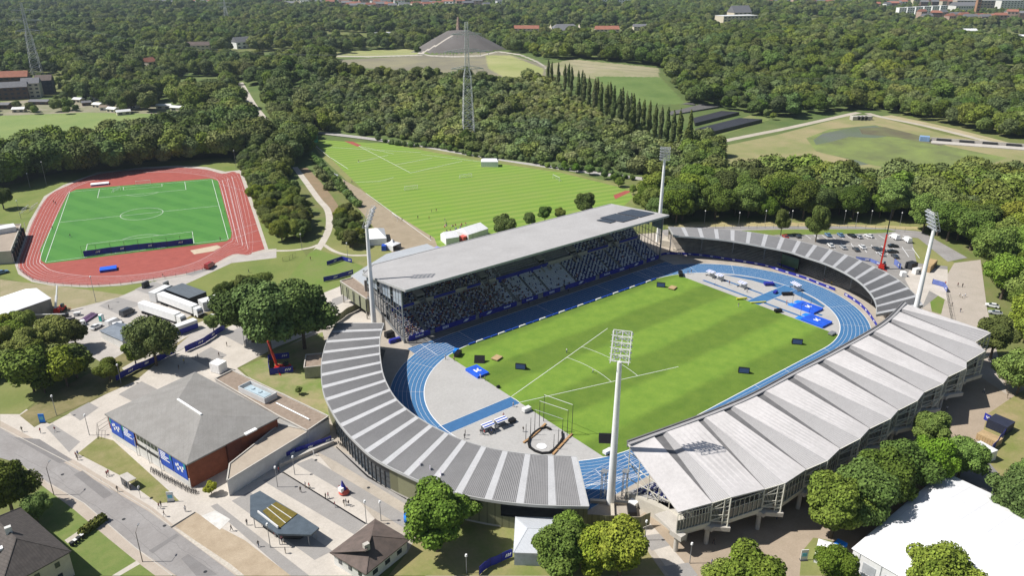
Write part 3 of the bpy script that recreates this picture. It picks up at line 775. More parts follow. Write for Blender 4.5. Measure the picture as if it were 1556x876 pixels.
# concrete end walls
CRW = mat('cream_wall', (0.52, 0.49, 0.42), 0.85, c2=(0.46, 0.43, 0.37), scale=0.2)
for xe in (-62.3, 62.5):
    mb = MB(); a = [(xe, -48.5, 0), (xe, -48.5, 1.6), (xe, -57, 4.4), (xe-0.5 if xe < 0 else xe, -66.6, 5.6), (xe-0.5 if xe < 0 else xe, -66.6, 0)]
    A = [E_(p) for p in a]; B = [p+Vector((0.35 if xe < 0 else -0.35, 0, 0)) for p in A]; mb.hexa(A, B); mb.build('end_wall', CRW, ES)
    mb = MB(); s = -1 if xe < 0 else 1
    tops = [(-48.9, 14.2), (-52, 13.9), (-55, 13.4), (-58, 12.8), (-61, 12.2), (-64, 11.4), (-67, 10.4)]
    for y, zt in tops: mb.bar(E_((xe+0*(y+49)*0.35, y, 1.8+(-y-49)*0.2)), E_((xe, y, zt-0.3)), 0.15)
    for u in (0.33, 0.66, 0.92): mb.bar(E_((xe, -48.9, 1.8+12*u)), E_((xe, -67, 5.6+4.8*u)), 0.15)
    mb.bar(E_((xe, -48.9, 10)), E_((xe, -58, 5)), 0.15); mb.bar(E_((xe, -58, 11)), E_((xe, -67, 7)), 0.15)
    mb.build('end_steel_frame', mat('cream_steel', (0.58, 0.56, 0.48)), ES)
# inner roof edge gutter and dark under band
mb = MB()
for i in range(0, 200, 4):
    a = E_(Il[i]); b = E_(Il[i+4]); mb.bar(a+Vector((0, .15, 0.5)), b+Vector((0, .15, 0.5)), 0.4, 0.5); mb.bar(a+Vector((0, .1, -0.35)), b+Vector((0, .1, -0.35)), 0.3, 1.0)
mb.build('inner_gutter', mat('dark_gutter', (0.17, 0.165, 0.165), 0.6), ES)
mb = MB()   # front beam band on top of the roof edge
for i in range(0, 200, 4):
    a = E_(Il[i]); b = E_(Il[i+4]); mb.hexa([a+Vector((0, 0, .05)), b+Vector((0, 0, .05)), b+Vector((0, -0.8, .05)), a+Vector((0, -0.8, .05))], [a+Vector((0, 0, .5)), b+Vector((0, 0, .5)), b+Vector((0, -0.8, .4)), a+Vector((0, -0.8, .4))])
mb.build('roof_front_band', PANR, ES)
# dark storage rooms under the deck
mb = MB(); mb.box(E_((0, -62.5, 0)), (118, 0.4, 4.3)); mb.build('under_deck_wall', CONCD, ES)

# ================================================================== floodlight masts
LAMP = mat('floodlight_glass', (0.55, 0.57, 0.60), 0.2, var=0.05, spec=0.7)
def mast(px_, py_, label, face):
    b = G(px_, py_, 36.4); b = Vector((b.x, b.y, 0))
    t = empty('floodlight_mast', b, 0, label, 'floodlight', 'floodlight masts at the corners of the stadium')
    MB().tube((0, 0, 0), (0, 0, 36.6), 0.95, 0.5, 20).build('pole', WHITE, t)
    d = Vector(face)-Vector((b.x, b.y)); d = Vector((d.x, d.y, 0)).normalized(); s = Vector((-d.y, d.x, 0))
    up = Vector((d.x*0.42, d.y*0.42, 1)).normalized()*-1; up = -up
    hd = MB(); o = Vector((0, 0, 36.4))+d*0.2
    upv = (Vector((0, 0, 1))*0.93-d*-0.35).normalized()
    W2, HH = 1.9, 6.6
    nrm = s.cross(upv)
    for a in (-W2, 0, W2): hd.bar(o+s*a, o+s*a+upv*HH, 0.16)
    for r in range(6): hd.bar(o-s*W2+upv*(HH*r/5), o+s*W2+upv*(HH*r/5), 0.14)
    for r in range(5):
        hd.bar(o-s*W2+upv*(HH*r/5), o+s*0+upv*(HH*(r+1)/5), 0.09); hd.bar(o+s*W2+upv*(HH*r/5), o+upv*(HH*(r+1)/5), 0.09)
        hd.bar(o-s*(W2+0.4)+upv*(HH*(r+.35)/5)-d*0.6, o+s*(W2+.4)+upv*(HH*(r+.35)/5)-d*0.6, 0.1)
    hd.bar(o-s*W2-d*1.1, o-s*W2+upv*HH-d*1.1, 0.12); hd.bar(o+s*W2-d*1.1, o+s*W2+upv*HH-d*1.1, 0.12)
    for r in range(4): hd.bar(o-s*W2+upv*(HH*r/3), o-s*W2+upv*(HH*r/3)-d*1.1, 0.1); hd.bar(o+s*W2+upv*(HH*r/3), o+s*W2+upv*(HH*r/3)-d*1.1, 0.1)
    hd.build('head_frame', STEELW, t)
    for r in range(5):
        for k in range(-3, 4):
            c = o+s*(k*0.66)+upv*(HH*(r+.5)/5)+d*0.45
            mb = MB(); ax = (d-Vector((0, 0, 0.6))).normalized(); mb.tube(c-ax*0.25, c+ax*0.2, 0.14, 0.27, 8)
            mb.build('lamp', LAMP, t)
    return t
mast(557.2, 343.9, 'tall white floodlight mast beside the left end of the long grandstand', (0, 0))
mast(941.5, 551.2, 'tall white floodlight mast in front, between the left curved roof and the folded roof', (0, 0))
mast(1009.8, 243.8, 'tall white floodlight mast behind the right end of the long grandstand', (0, 0))
mast(1419.1, 349.3, 'tall white floodlight mast beside the car park and the right curved roof', (0, 0))
# ================================================================== roads, paths, plazas, fields
ASPH = mat('light_asphalt', (0.30, 0.285, 0.275), 0.9, c2=(0.235, 0.22, 0.21), scale=0.12, detail=8)
ASPH2 = mat('asphalt_patch', (0.21, 0.20, 0.195), 0.9, c2=(0.18, 0.17, 0.165), scale=0.5, detail=6)
PAVE = mat('pale_paving', (0.52, 0.475, 0.42), 0.85, c2=(0.44, 0.40, 0.35), scale=0.18, detail=9)
PAVED = mat('grey_paving', (0.30, 0.285, 0.27), 0.85, c2=(0.265, 0.25, 0.235), scale=0.3, detail=8)
PAVET = mat('tan_paving', (0.36, 0.29, 0.22), 0.85, c2=(0.31, 0.25, 0.185), scale=0.25, detail=9)
SAND = mat('sandy_soil', (0.42, 0.34, 0.245), 0.95, c2=(0.33, 0.26, 0.18), scale=0.3, detail=9)
PATH = mat('gravel_path', (0.50, 0.46, 0.40), 0.95, c2=(0.42, 0.38, 0.32), scale=0.2, detail=9)
DIRT = mat('brown_soil', (0.27, 0.19, 0.12), 0.95, c2=(0.20, 0.16, 0.09), scale=0.2, detail=9)
zc = [0.0]
def nz(): zc[0] += 0.006; return -0.045+zc[0]
# far verges and dry meadow round the stadium
sheet('dry_verge', [(560, 340), (660, 372), (720, 400), (600, 430), (520, 425), (480, 400), (500, 330)], -0.03, DRY)
sheet('dry_verge', [(1000, 352), (1100, 335), (1400, 335), (1450, 400), (1420, 480), (1300, 420), (1150, 370)], -0.03, DRY)
sheet('verge', [(0, 300), (60, 270), (150, 250), (350, 240), (420, 300), (480, 420), (330, 450), (180, 470), (0, 420)], -0.03, mat('mixed_verge', (0.19, 0.21, 0.06), 0.95, c2=(0.13, 0.175, 0.04), scale=0.06, detail=8))
sheet('verge_soil', [(0, 490), (0, 425), (60, 432), (130, 440), (200, 450), (140, 480), (90, 500)], -0.024, mat('bare_verge', (0.32, 0.27, 0.17), 0.95, c2=(0.22, 0.21, 0.10), scale=0.1, detail=9))
# plaza and promenade
sheet('plaza', [(0, 652), (0, 629), (40, 622), (75, 645), (160, 600), (250, 545), (330, 505), (395, 475), (470, 440), (548, 430), (560, 452), (520, 480), (490, 500), (420, 528), (360, 560), (395, 590), (500, 640), (540, 690), (640, 745), (620, 800), (560, 860), (540, 876), (352, 876), (259, 800), (115, 706)], -0.006, PAVE)
sheet('event_yard', [(60, 500), (110, 470), (180, 452), (230, 430), (300, 405), (352, 384), (420, 378), (420, 392), (352, 400), (250, 447), (330, 470), (335, 500), (250, 545), (170, 560), (100, 520)], -0.012, mat('yard_paving', (0.44, 0.41, 0.375), 0.9, c2=(0.36, 0.33, 0.30), scale=0.2, detail=9))
sheet('stand_forecourt', [(475, 455), (540, 430), (580, 470), (560, 500), (500, 500), (488, 478)], -0.002, PAVE)
# darker bands across the promenade
for q in [((180, 600), (215, 580), (255, 600), (225, 622)), ((340, 510), (370, 495), (398, 508), (368, 525)), ((290, 545), (320, 528), (345, 540), (318, 560)), ((415, 470), (450, 452), (478, 462), (445, 480)), ((505, 455), (530, 446), (538, 452), (500, 470)), ((105, 628), (135, 612), (150, 620), (122, 640)), ((70, 650), (80, 645), (122, 672), (105, 688)),
          ((150, 465), (180, 452), (215, 462), (180, 478)), ((205, 440), (232, 428), (262, 437), (232, 450)), ((270, 412), (292, 403), (320, 410), (292, 420))]:
    sheet('paving_band', q, 0.002, PAVED)
for q in [[(450, 706), (474, 697), (619, 785), (614, 803)], [(399, 731), (430, 720), (556, 797), (538, 813)], [(352, 762), (379, 748), (505, 838), (478, 852)], [(320, 770), (330, 766), (470, 876), (440, 876)], [(476, 684), (500, 676), (532, 694), (600, 738), (640, 760), (618, 768), (560, 732), (510, 702)]]:
    sheet('paving_band', q, 0.002, PAVED)
sheet('drain_line', [(429, 719), (431, 718), (557, 796), (555, 797.5)], 0.012, BLACK)
sheet('drain_line', [(510, 680), (511.5, 679.4), (560, 724), (618, 758), (617, 760), (558, 726)], 0.012, BLACK)
sheet('sandy_forecourt', [(259, 801), (297, 779), (330, 800), (372, 822), (442, 876), (362, 876)], 0.004, SAND)
sheet('white_marked_patch', [(306, 785), (327, 776.5), (350, 790), (334, 806)], 0.010, mat('pale_patch', (0.66, 0.64, 0.6), 0.8))
sheet('kerb_strip', [(259, 802), (296, 779), (297.5, 780), (261, 803.5)], 0.03, DARK)
# main road with both pavements
sheet('pavement', [(0, 668), (0, 640), (115, 701), (232, 772), (262, 797), (345, 858), (365, 876), (235, 876), (150, 812), (60, 735)], 0.004, mat('beige_footway', (0.42, 0.36, 0.30), 0.9, c2=(0.37, 0.315, 0.26), scale=0.3, detail=9))
sheet('main_road', [(-60, 640), (0, 651), (113, 712), (226, 778), (258, 801), (340, 862), (358, 876), (380, 895), (300, 900), (268, 876), (205, 832), (128, 765), (69, 731), (30, 705), (-60, 680)], 0.012, ASPH)
for q in [((112, 722), (125, 716), (172, 752), (158, 759)), ((275, 850), (286, 843), (330, 874), (318, 876), (298, 876)), ((226, 838), (268, 812), (272, 815), (232, 842)), ((20, 665), (60, 668), (110, 700), (90, 705))]:
    sheet('road_repair', q, 0.018, ASPH2)
sheet('kerb_grit', [(262, 802), (272, 806), (350, 858), (372, 876), (362, 876), (300, 832)], 0.02, mat('pale_grit', (0.55, 0.5, 0.43), 0.95, c2=(0.40, 0.36, 0.30), scale=1.5, detail=9))
mb = MB(); pts = [G(*p) for p in [(0, 650), (113, 708), (226, 775), (259, 801)]]
for a, b in zip(pts, pts[1:]): mb.bar((a.x, a.y, 0.05), (b.x, b.y, 0.05), 0.18, 0.12)
pts = [G(*p) for p in [(69, 733), (128, 766), (205, 833), (262, 876)]]
for a, b in zip(pts, pts[1:]): mb.bar((a.x, a.y, 0.05), (b.x, b.y, 0.05), 0.18, 0.12)
tag(mb.build('kerb', CONC), kind='structure')
# lawns
LAWN = GRASS_L
BRT = mat('garden_grass', (0.12, 0.175, 0.04), 0.95, c2=(0.17, 0.20, 0.06), scale=0.3, detail=8)
sheet('lawn', [(118, 690), (150, 664), (172, 670), (258, 748), (272, 762), (240, 766), (180, 722)], 0.014, mat('worn_lawn', (0.15, 0.17, 0.045), 0.95, c2=(0.25, 0.22, 0.10), scale=0.22, detail=9))
sheet('lawn', [(30, 632), (70, 605), (200, 530), (290, 480), (335, 470), (340, 478), (300, 500), (205, 580), (70, 640), (52, 650)], 0.0, mat('olive_tan_lawn', (0.13, 0.13, 0.045), 0.95, c2=(0.24, 0.20, 0.10), scale=0.15, detail=9))  # dull olive grass mottled with tan
sheet('service_path', [(185, 560), (225, 537), (290, 495), (360, 470), (362, 476), (300, 503), (230, 545), (192, 567)], 0.006, PATH)
sheet('lawn', [(0, 630), (0, 560), (30, 560), (70, 600), (30, 630)], -0.002, DRY)
sheet('lawn', [(68, 742), (112, 775), (163, 818), (212, 858), (236, 876), (60, 876), (40, 830), (30, 760)], 0.008, BRT)
sheet('garden_path', [(170, 876), (208, 853), (213, 858), (182, 876)], 0.016, PATH)
sheet('garden_path', [(98, 822), (136, 797), (141, 801), (103, 827)], 0.016, PATH)
sheet('lawn', [(365, 560), (400, 545), (425, 530), (490, 505), (500, 545), (494, 600), (502, 636), (430, 598), (395, 588)], 0.006, mat('patchy_lawn', (0.14, 0.20, 0.045), 0.95, c2=(0.32, 0.26, 0.15), scale=0.1, detail=9))
sheet('lawn', [(620, 840), (640, 800), (660, 775), (780, 800), (860, 790), (980, 805), (985, 840), (1010, 876), (590, 876)], 0.006, mat('front_lawn', (0.15, 0.19, 0.045), 0.95, c2=(0.30, 0.24, 0.12), scale=0.07, detail=9))
sheet('mown_slope', [(392, 470), (440, 420), (470, 385), (480, 378), (520, 392), (552, 405), (535, 428), (480, 450), (420, 470)], -0.004, mat('slope_grass', (0.13, 0.20, 0.035), 0.95, c2=(0.17, 0.20, 0.06), scale=0.1, detail=8))
# east side
sheet('east_paving', [(958, 795), (1040, 876), (1300, 890), (1305, 845), (1440, 720), (1500, 690), (1560, 650), (1560, 590), (1500, 560), (1470, 490), (1400, 470), (1370, 500)], -0.008, PAVET)
sheet('east_paving', [(1425, 480), (1440, 470), (1438, 420), (1450, 400), (1490, 395), (1500, 470), (1530, 600), (1470, 560)], 0.0, mat('grey_beige_path', (0.40, 0.35, 0.30), 0.9, c2=(0.35, 0.31, 0.26), scale=0.2, detail=8))
sheet('walkway', [(967, 801), (987, 795), (1061, 880), (1025, 880)], 0.004, PAVE)
sheet('walkway_band', [(972, 816), (1002, 812), (1018, 830), (990, 838)], 0.010, PAVED)
sheet('walkway_band', [(1005, 862), (1046, 856), (1061, 876), (1020, 880)], 0.010, PAVED)
sheet('lawn', [(1500, 630), (1560, 590), (1600, 600), (1600, 760), (1560, 765), (1505, 735), (1480, 715)], 0.004, mat('east_lawn', (0.17, 0.19, 0.05), 0.95, c2=(0.33, 0.25, 0.14), scale=0.08, detail=9))
sheet('lawn', [(1410, 440), (1438, 446), (1430, 478), (1416, 474)], 0.006, LAWN)
sheet('east_verge', [(1215, 876), (1218, 840), (1236, 818), (1262, 822), (1300, 845), (1300, 876)], 0.004, DRY)
sheet('tent_forecourt', [(1440, 718), (1500, 700), (1530, 735), (1530, 760), (1490, 750)], 0.01, ASPH2)
# car park and outer road
sheet('outer_road', [(1005, 350), (1060, 342), (1150, 343), (1300, 343), (1400, 352), (1470, 392), (1440, 398), (1395, 362), (1250, 352), (1120, 352), (1010, 358)], -0.002, ASPH)
sheet('sandy_verge', [(1010, 346), (1050, 338), (1200, 338), (1395, 345), (1396, 350), (1290, 344), (1150, 344)], 0.004, mat('straw_verge', (0.45, 0.36, 0.19), 0.95, c2=(0.30, 0.27, 0.12), scale=0.2, detail=8))
sheet('car_park', [(1165, 354), (1200, 356), (1250, 356), (1340, 352), (1385, 362), (1393, 400), (1440, 405), (1438, 440), (1400, 470), (1330, 420), (1250, 380)], 0.006, mat('car_park_asphalt', (0.27, 0.255, 0.24), 0.9, c2=(0.22, 0.21, 0.195), scale=0.3, detail=8))
sheet('concrete_yard', [(1385, 405), (1440, 410), (1440, 458), (1412, 442), (1400, 470), (1375, 425)], 0.012, PAVE)
sheet('lawn', [(1120, 351), (1190, 349), (1345, 348.5), (1362, 352), (1340, 354.5), (1250, 356.5), (1165, 357)], 0.012, LAWN)
pk = MB()
def pline(p, q, w_=0.22, z=0.04):
    a = G(*p); b = G(*q); a.z = b.z = z; t = (b-a).normalized(); n_ = Vector((-t.y, t.x, 0))*w_/2; pk.add([a-n_, b-n_, b+n_, a+n_], [(0, 1, 2, 3)])
for k in range(9): pline((1262+k*15.5, 368+k*1.1), (1269+k*16, 379+k*1.7))
for k in range(14): pline((1212+k*12.3, 357.5), (1220+k*12.4, 363.5))
pline((1262, 371), (1390, 381))
tag(pk.build('parking_bay_lines', LINE), kind='structure')

for q in ([(60, 716), (120, 752), (190, 800), (262, 870)], [(150, 728), (205, 775), (250, 812)], [(20, 690), (75, 715), (100, 735)], [(230, 800), (280, 838), (330, 866)], [(10, 662), (70, 690), (140, 735)]):
    P = [G(*p) for p in q]; mb = MB(); R__ = random.Random(len(q)+int(q[0][0])); prev = None
    for a, b in zip(P, P[1:]):
        for k in range(8):
            p = a.lerp(b, k/8)+Vector((R__.uniform(-.25, .25), R__.uniform(-.25, .25), 0)); p.z = .024
            if prev is not None: t = (p-prev).normalized(); n_ = Vector((-t.y, t.x, 0))*.05; mb.add([prev-n_, p-n_, p+n_, prev+n_], [(0, 1, 2, 3)])
            prev = p
    tag(mb.build('road_crack', ASPH2), kind='structure')
for p in ((312, 870), (188, 790), (95, 722), (560, 742), (480, 700), (250, 800)):
    g = G(*p); o = MB().tube((0, 0, .0), (0, 0, .02), .38, n=16).build('manhole_cover', DARK); o.location = (g.x, g.y, .02); tag(o, kind='structure')

# ------------------------------------------------------------------ left track and pitch
OL = [(28, 400), (33, 414), (53, 425.5), (83.6, 431), (133.7, 433.8), (183.8, 431), (234, 423.8), (284, 415.5), (317.5, 405.4), (354, 387), (385, 381), (377.7, 316.9), (361, 264), (337.6, 264), (310.8, 257.4), (267.4, 255), (217, 257.4), (150, 265), (100, 283.5), (71.9, 300), (50, 337), (36.8, 373.7)]
IL = [(61, 397), (66, 403), (75, 410), (95, 415.5), (133, 420), (180, 420), (228, 415.5), (275, 406), (308, 394), (343, 372), (354, 360), (343, 315), (333, 278), (322, 270), (300, 265.5), (262, 262), (215, 263), (155, 271.5), (112, 286), (97, 305), (81, 340), (68, 373)]
cx_, cy_ = 210, 340
sheet('track_surround', [(cx_+(x-cx_)*1.035+1, cy_+(y-cy_)*1.04) for x, y in OL[:10]]+[(409, 383), (368, 258)]+[(cx_+(x-cx_)*1.035, cy_+(y-cy_)*1.04) for x, y in OL[13:]], -0.016, mat('pale_kerb_path', (0.46, 0.42, 0.37), 0.9, c2=(0.40, 0.36, 0.31), scale=0.3))
def smooth_loop(L, n):
    P = [G(*p) for p in L]; Q = []; m = len(P)
    for i in range(m):
        p0, p1, p2, p3 = P[i-1], P[i], P[(i+1) % m], P[(i+2) % m]
        for k in range(n):
            t = k/n; Q.append(0.5*((2*p1)+(p2-p0)*t+(2*p0-5*p1+4*p2-p3)*t*t+(3*p1-p0-3*p2+p3)*t*t*t))
    return Q
SO = smooth_loop(OL, 5); SI = smooth_loop(IL, 5)
def zz(P, z): return [(p.x, p.y, z) for p in P]
tag(MB().add(zz(SO, 0.035), [tuple(range(len(SO)))]).build('red_running_track', RED), kind='structure')
sheet('red_running_track', [(384, 384), (402, 379), (383, 320), (364, 263.5), (356, 263), (372, 320)], 0.015, RED)
tp = MB()
for k in range(7):
    f = k/6.3; w_ = 0.18 if k == 0 else 0.075
    A = [i.lerp(o, f) for i, o in zip(SI, SO)]
    B = [a+(o-i).normalized()*w_ for a, i, o in zip(A, SI, SO)]
    tp.strip(zz(A, 0.085), zz(B, 0.085), 0, True)
def tl(p, q, w_=0.12, z=0.095, mbb=None):
    a = G(*p) if len(p) == 2 else Vector(p); b = G(*q) if len(q) == 2 else Vector(q); a.z = b.z = z
    t = (b-a).normalized(); n_ = Vector((-t.y, t.x, 0))*w_/2; (mbb or tp).add([a-n_, b-n_, b+n_, a+n_], [(0, 1, 2, 3)])
for f in (0.2, 0.5, 0.8): tl((356+f*26, 366+f*16), (333+f*24, 276-f*10))
for a, b in [((355, 372), (400, 366)), ((352, 364), (392, 350)), ((335, 280), (370, 290)), ((350, 352), (390, 340)), ((333, 277), (362, 268))]: tl(a, b, 0.1)
sheet('artificial_pitch', [(63, 397), (61, 380), (104, 293.5), (116, 288), (321, 271.5), (331, 275), (352, 354), (351, 362), (344, 367), (70, 401)], 0.04, mat('artificial_turf', (0.068, 0.21, 0.038), 0.9, c2=(0.052, 0.175, 0.032), scale=0.1, wave=(0.3, 11.0, (0.08, 0.225, 0.042), 0.5, 0.5)))
c00, c10, c11, c01 = G(106, 292), G(322, 273), G(347, 364), G(69, 399)
def PP(u, v): return tuple(c00.lerp(c10, u).lerp(c01.lerp(c11, u), v))
def pl2(u0, v0, u1, v1, w_=0.16): tl(PP(u0, v0), PP(u1, v1), w_, 0.095)
for e in [(0, 0, 1, 0), (1, 0, 1, 1), (1, 1, 0, 1), (0, 1, 0, 0), (0, .5, 1, .5)]: pl2(*e)
for v0, v1, s in ((0, 0.157, 1), (1, 0.843, -1)):
    for a, b in ((0.2, v1),): pl2(0.2, v0, 0.2, v1); pl2(0.8, v0, 0.8, v1); pl2(0.2, v1, 0.8, v1)
    vv = 0.052 if s == 1 else 0.948
    pl2(0.365, v0, 0.365, vv); pl2(0.635, v0, 0.635, vv); pl2(0.365, vv, 0.635, vv)
    for k in range(10):
        a0 = -0.9+1.8*k/10; a1 = -0.9+1.8*(k+1)/10; vs = 0.105 if s == 1 else 0.895
        pl2(0.5+0.134*math.sin(a0), vs+s*0.087*cos(a0), 0.5+0.134*math.sin(a1), vs+s*0.087*cos(a1))
for k in range(32):
    a0, a1 = 2*pi*k/32, 2*pi*(k+1)/32; pl2(0.5+0.134*cos(a0), 0.5+0.087*sin(a0), 0.5+0.134*cos(a1), 0.5+0.087*sin(a1))
tag(tp.build('pitch_and_lane_lines', LINE), kind='structure')
sheet('long_jump_pit', [(289, 381), (330, 373), (336, 376), (325, 382), (295, 387)], 0.05, mat('pit_sand', (0.55, 0.45, 0.33), 0.95))

# ------------------------------------------------------------------ second field behind the grandstand
a_, b_ = G(587, 315), G(868, 277); dth = atan2(b_.y-a_.y, b_.x-a_.x)
sheet('field_border', [(462, 204), (560, 209), (720, 238), (850, 258), (958, 284), (985, 300), (935, 335), (720, 400), (640, 375), (548, 295), (490, 240)], -0.02, DRY)
sheet('training_field', [(468, 207), (560, 213), (720, 243), (850, 262), (955, 288), (962, 300), (930, 330), (700, 402), (655, 366), (556, 293), (502, 240)], -0.01, mat('striped_training_grass', (0.185, 0.29, 0.04), 0.95, c2=(0.215, 0.28, 0.06), scale=0.04, detail=6, wave=(dth+pi/2, 6.2, (0.115, 0.22, 0.028), 0.6, 0.5)))
sheet('cinder_path', [(520, 272), (548, 288), (575, 310), (660, 362), (665, 375), (640, 392), (600, 390), (560, 335), (530, 300)], -0.006, mat('cinder', (0.33, 0.27, 0.19), 0.95, c2=(0.27, 0.22, 0.15), scale=0.2, detail=8))
sheet('red_wedge', [(505, 207), (520, 208), (549, 221), (543, 223)], 0.004, RED)
sheet('red_strip', [(932, 297), (950, 290), (962, 290), (935, 303)], 0.006, RED)
fl = MB()
for a, b in [((503, 240), (529, 257)), ((545, 222), (624, 263)), ((624, 263), (702, 245)), ((600, 251), (657, 240)), ((543, 247), (590, 236)), ((502, 224), (640, 232)), ((575, 276), (598, 270)), ((540, 277), (575, 276)), ((640, 235), (740, 247)), ((598, 234), (545, 222)), ((556, 294), (655, 366)), ((502, 240), (470, 214))]:
    tl(a, b, 0.22, 0.06, fl)
tag(fl.build('field_lines', LINE), kind='structure')
def strip_px(name, pts, w_, z, m):
    P = [G(p[0], p[1]) for p in pts]; P = resample([Vector((p.x, p.y, 0)) for p in P], 6*len(P)); A = []; B = []
    for i, p in enumerate(P):
        t = (P[min(i+1, len(P)-1)]-P[max(i-1, 0)]).normalized(); n_ = Vector((-t.y, t.x, 0))*w_/2
        hh = H(p.x, p.y); hh = hh+0.25 if hh > 0.02 else 0; A.append((p.x-n_.x, p.y-n_.y, z+hh)); B.append((p.x+n_.x, p.y+n_.y, z+hh))
    return tag(MB().strip(A, B).build(name, m), kind='structure')
strip_px('back_road', [(480, 203), (570, 213), (640, 223), (740, 241), (860, 257), (960, 270), (1060, 280)], 6.5, 0.0, mat('pale_road', (0.42, 0.40, 0.37), 0.9))
strip_px('footpath', [(448, 254), (466, 278), (484, 303), (498, 320), (500, 345), (492, 365), (478, 386), (461, 410), (452, 425)], 3.2, 0.004, PATH)
strip_px('footpath', [(404, 381), (440, 381), (470, 377), (484, 372)], 1.8, 0.002, PATH)
strip_px('footpath', [(492, 372), (508, 382), (530, 388), (560, 388)], 1.8, 0.002, PATH)
strip_px('soil_bank', [(458, 256), (478, 278), (498, 305), (512, 330)], 7, -0.006, DIRT)
strip_px('woodland_path', [(366, 136), (374, 150), (385, 168), (398, 184), (412, 200)], 8, 0.02, PATH)
# corn field, meadows
sheet('crop_field', [(-40, 176), (0, 176), (130, 171), (250, 173), (300, 182), (262, 196), (200, 205), (100, 226), (0, 236), (-40, 238)], -0.01, mat('crop_rows', (0.25, 0.29, 0.10), 0.95, c2=(0.18, 0.24, 0.075), scale=0.03, detail=8, wave=(1.2, 1.9, (0.10, 0.18, 0.04), 0.6, 0.4)))
sheet('meadow', [(240, 118), (330, 112), (350, 128), (330, 150), (270, 150)], -0.01, mat('bright_meadow', (0.22, 0.32, 0.07), 0.95, c2=(0.15, 0.26, 0.05), scale=0.05, detail=8))
sheet('allotment_ground', [(0, 135), (60, 140), (300, 160), (290, 172), (120, 174), (0, 178)], -0.012, mat('allotment_soil', (0.16, 0.18, 0.08), 0.95, c2=(0.30, 0.26, 0.20), scale=0.06, detail=8))

# ------------------------------------------------------------------ retention basin
sheet('basin_bank', [(1098, 222), (1180, 205), (1290, 176), (1335, 178), (1440, 205), (1556, 226), (1620, 240), (1600, 270), (1440, 272), (1250, 262), (1130, 256), (1106, 250)], -0.01, mat('basin_grass', (0.19, 0.215, 0.075), 0.95, c2=(0.33, 0.27, 0.15), scale=0.025, detail=9))
sheet('marsh', [(1225, 210), (1262, 196), (1330, 190), (1390, 205), (1440, 222), (1530, 240), (1500, 252), (1430, 264), (1330, 252), (1240, 230)], 0.0, mat('marsh_green', (0.20, 0.25, 0.07), 0.85, c2=(0.13, 0.15, 0.06), scale=0.05, detail=9))
WAT = mat('shallow_water', (0.15, 0.155, 0.11), 0.3, c2=(0.13, 0.16, 0.06), scale=0.03, spec=0.6, detail=9)
sheet('water', [(1236, 213), (1250, 203), (1300, 193), (1330, 191), (1370, 204), (1330, 210), (1290, 208), (1262, 216), (1240, 220)], 0.01, WAT)
sheet('water', [(1280, 246), (1300, 243), (1320, 250), (1300, 252)], 0.01, WAT)
sheet('mud', [(1305, 195), (1345, 193), (1385, 203), (1440, 218), (1430, 222), (1360, 208), (1310, 204)], 0.02, mat('dark_mud', (0.12, 0.10, 0.065), 0.6, c2=(0.16, 0.17, 0.07), scale=0.05, detail=9))
for p in ([(1104, 254), (1096, 238), (1090, 222), (1094, 216), (1140, 206), (1200, 194), (1290, 174), (1305, 171)], [(1318, 172), (1340, 178), (1400, 190), (1450, 202), (1520, 220), (1580, 236)], [(1600, 245), (1520, 252), (1470, 262)]):
    strip_px('basin_path', p, 6, 0.005, mat('pale_track', (0.46, 0.41, 0.34), 0.95, c2=(0.38, 0.34, 0.27), scale=0.1))
strip_px('basin_verge', [(1345, 176), (1420, 192), (1500, 212), (1590, 236)], 14, -0.004, mat('beige_verge', (0.40, 0.33, 0.22), 0.95, c2=(0.30, 0.28, 0.13), scale=0.05))
bi = empty('basin_inlet', G(1308, 182), -0.6, 'pale concrete inlet with three dark openings at the far end of the basin', 'inlet')
mb = MB(); mb.box((0, 0, 0), (16, 5, 3)); mb.build('headwall', CONC, bi)
mb = MB()
for k in (-3, 0, 3): mb.box((k, -2.6, 0.4), (1.9, 0.3, 2.0)); mb.box((k, -2.4, 3.0), (1.6, 4, 0.05))
mb.build('opening', BLACK, bi)
ow_ = empty('basin_outlet', G(1490, 222), -1.05, 'long pale concrete outlet works on the right bank of the basin', 'outlet')
mb = MB(); mb.box((0, 0, 0), (60, 9, 0.6)); mb.box((0, 5, 0), (60, .6, 2.6)); mb.build('apron', CONC, ow_)
mb = MB()
for k in range(4): mb.box((-22+k*14, 4.4, 0.7), (9, 0.5, 1.5))
mb.build('outlet_openings', DARK, ow_)
mb = MB(); mb.box((-34, 4, 0), (6, 5, 3.2)); mb.build('blue_hut', mat('faded_blue', (0.25, 0.38, 0.6), 0.6), ow_)
# dark terraces
BPAN = mat('black_panels', (0.045, 0.045, 0.05), 0.5, var=0.2, wave=(0.5, 3.0, (0.06, 0.06, 0.07), 0.8, 0.1))
def slab(name, pts, z0, z1, m, label, cat, group=None):
    P = [G(*p) for p in pts]; c = sum(P, Vector())/len(P); mb = MB()
    mb.prism([(p.x-c.x, p.y-c.y) for p in P], z0, z1); o = mb.build(name, m); o.location = c; return tag(o, label, cat, group)
slab('terraced_wall', [(1056, 201), (1123, 184), (1158, 186), (1056, 212)], 0, 2.5, BPAN, 'black sheeted terrace nearest the basin path', 'terrace', 'dark terraces')
slab('terraced_wall', [(1053, 184), (1096, 173), (1123, 175), (1056, 192)], 0, 2.5, BPAN, 'middle black sheeted terrace above the basin', 'terrace', 'dark terraces')
slab('terraced_wall', [(966, 153), (1040, 158), (1056, 166), (975, 164)], 0, 4, mat('grey_terrace', (0.13, 0.125, 0.12), 0.9), 'upper grey terrace at the end of the poplar row', 'terrace', 'dark terraces')
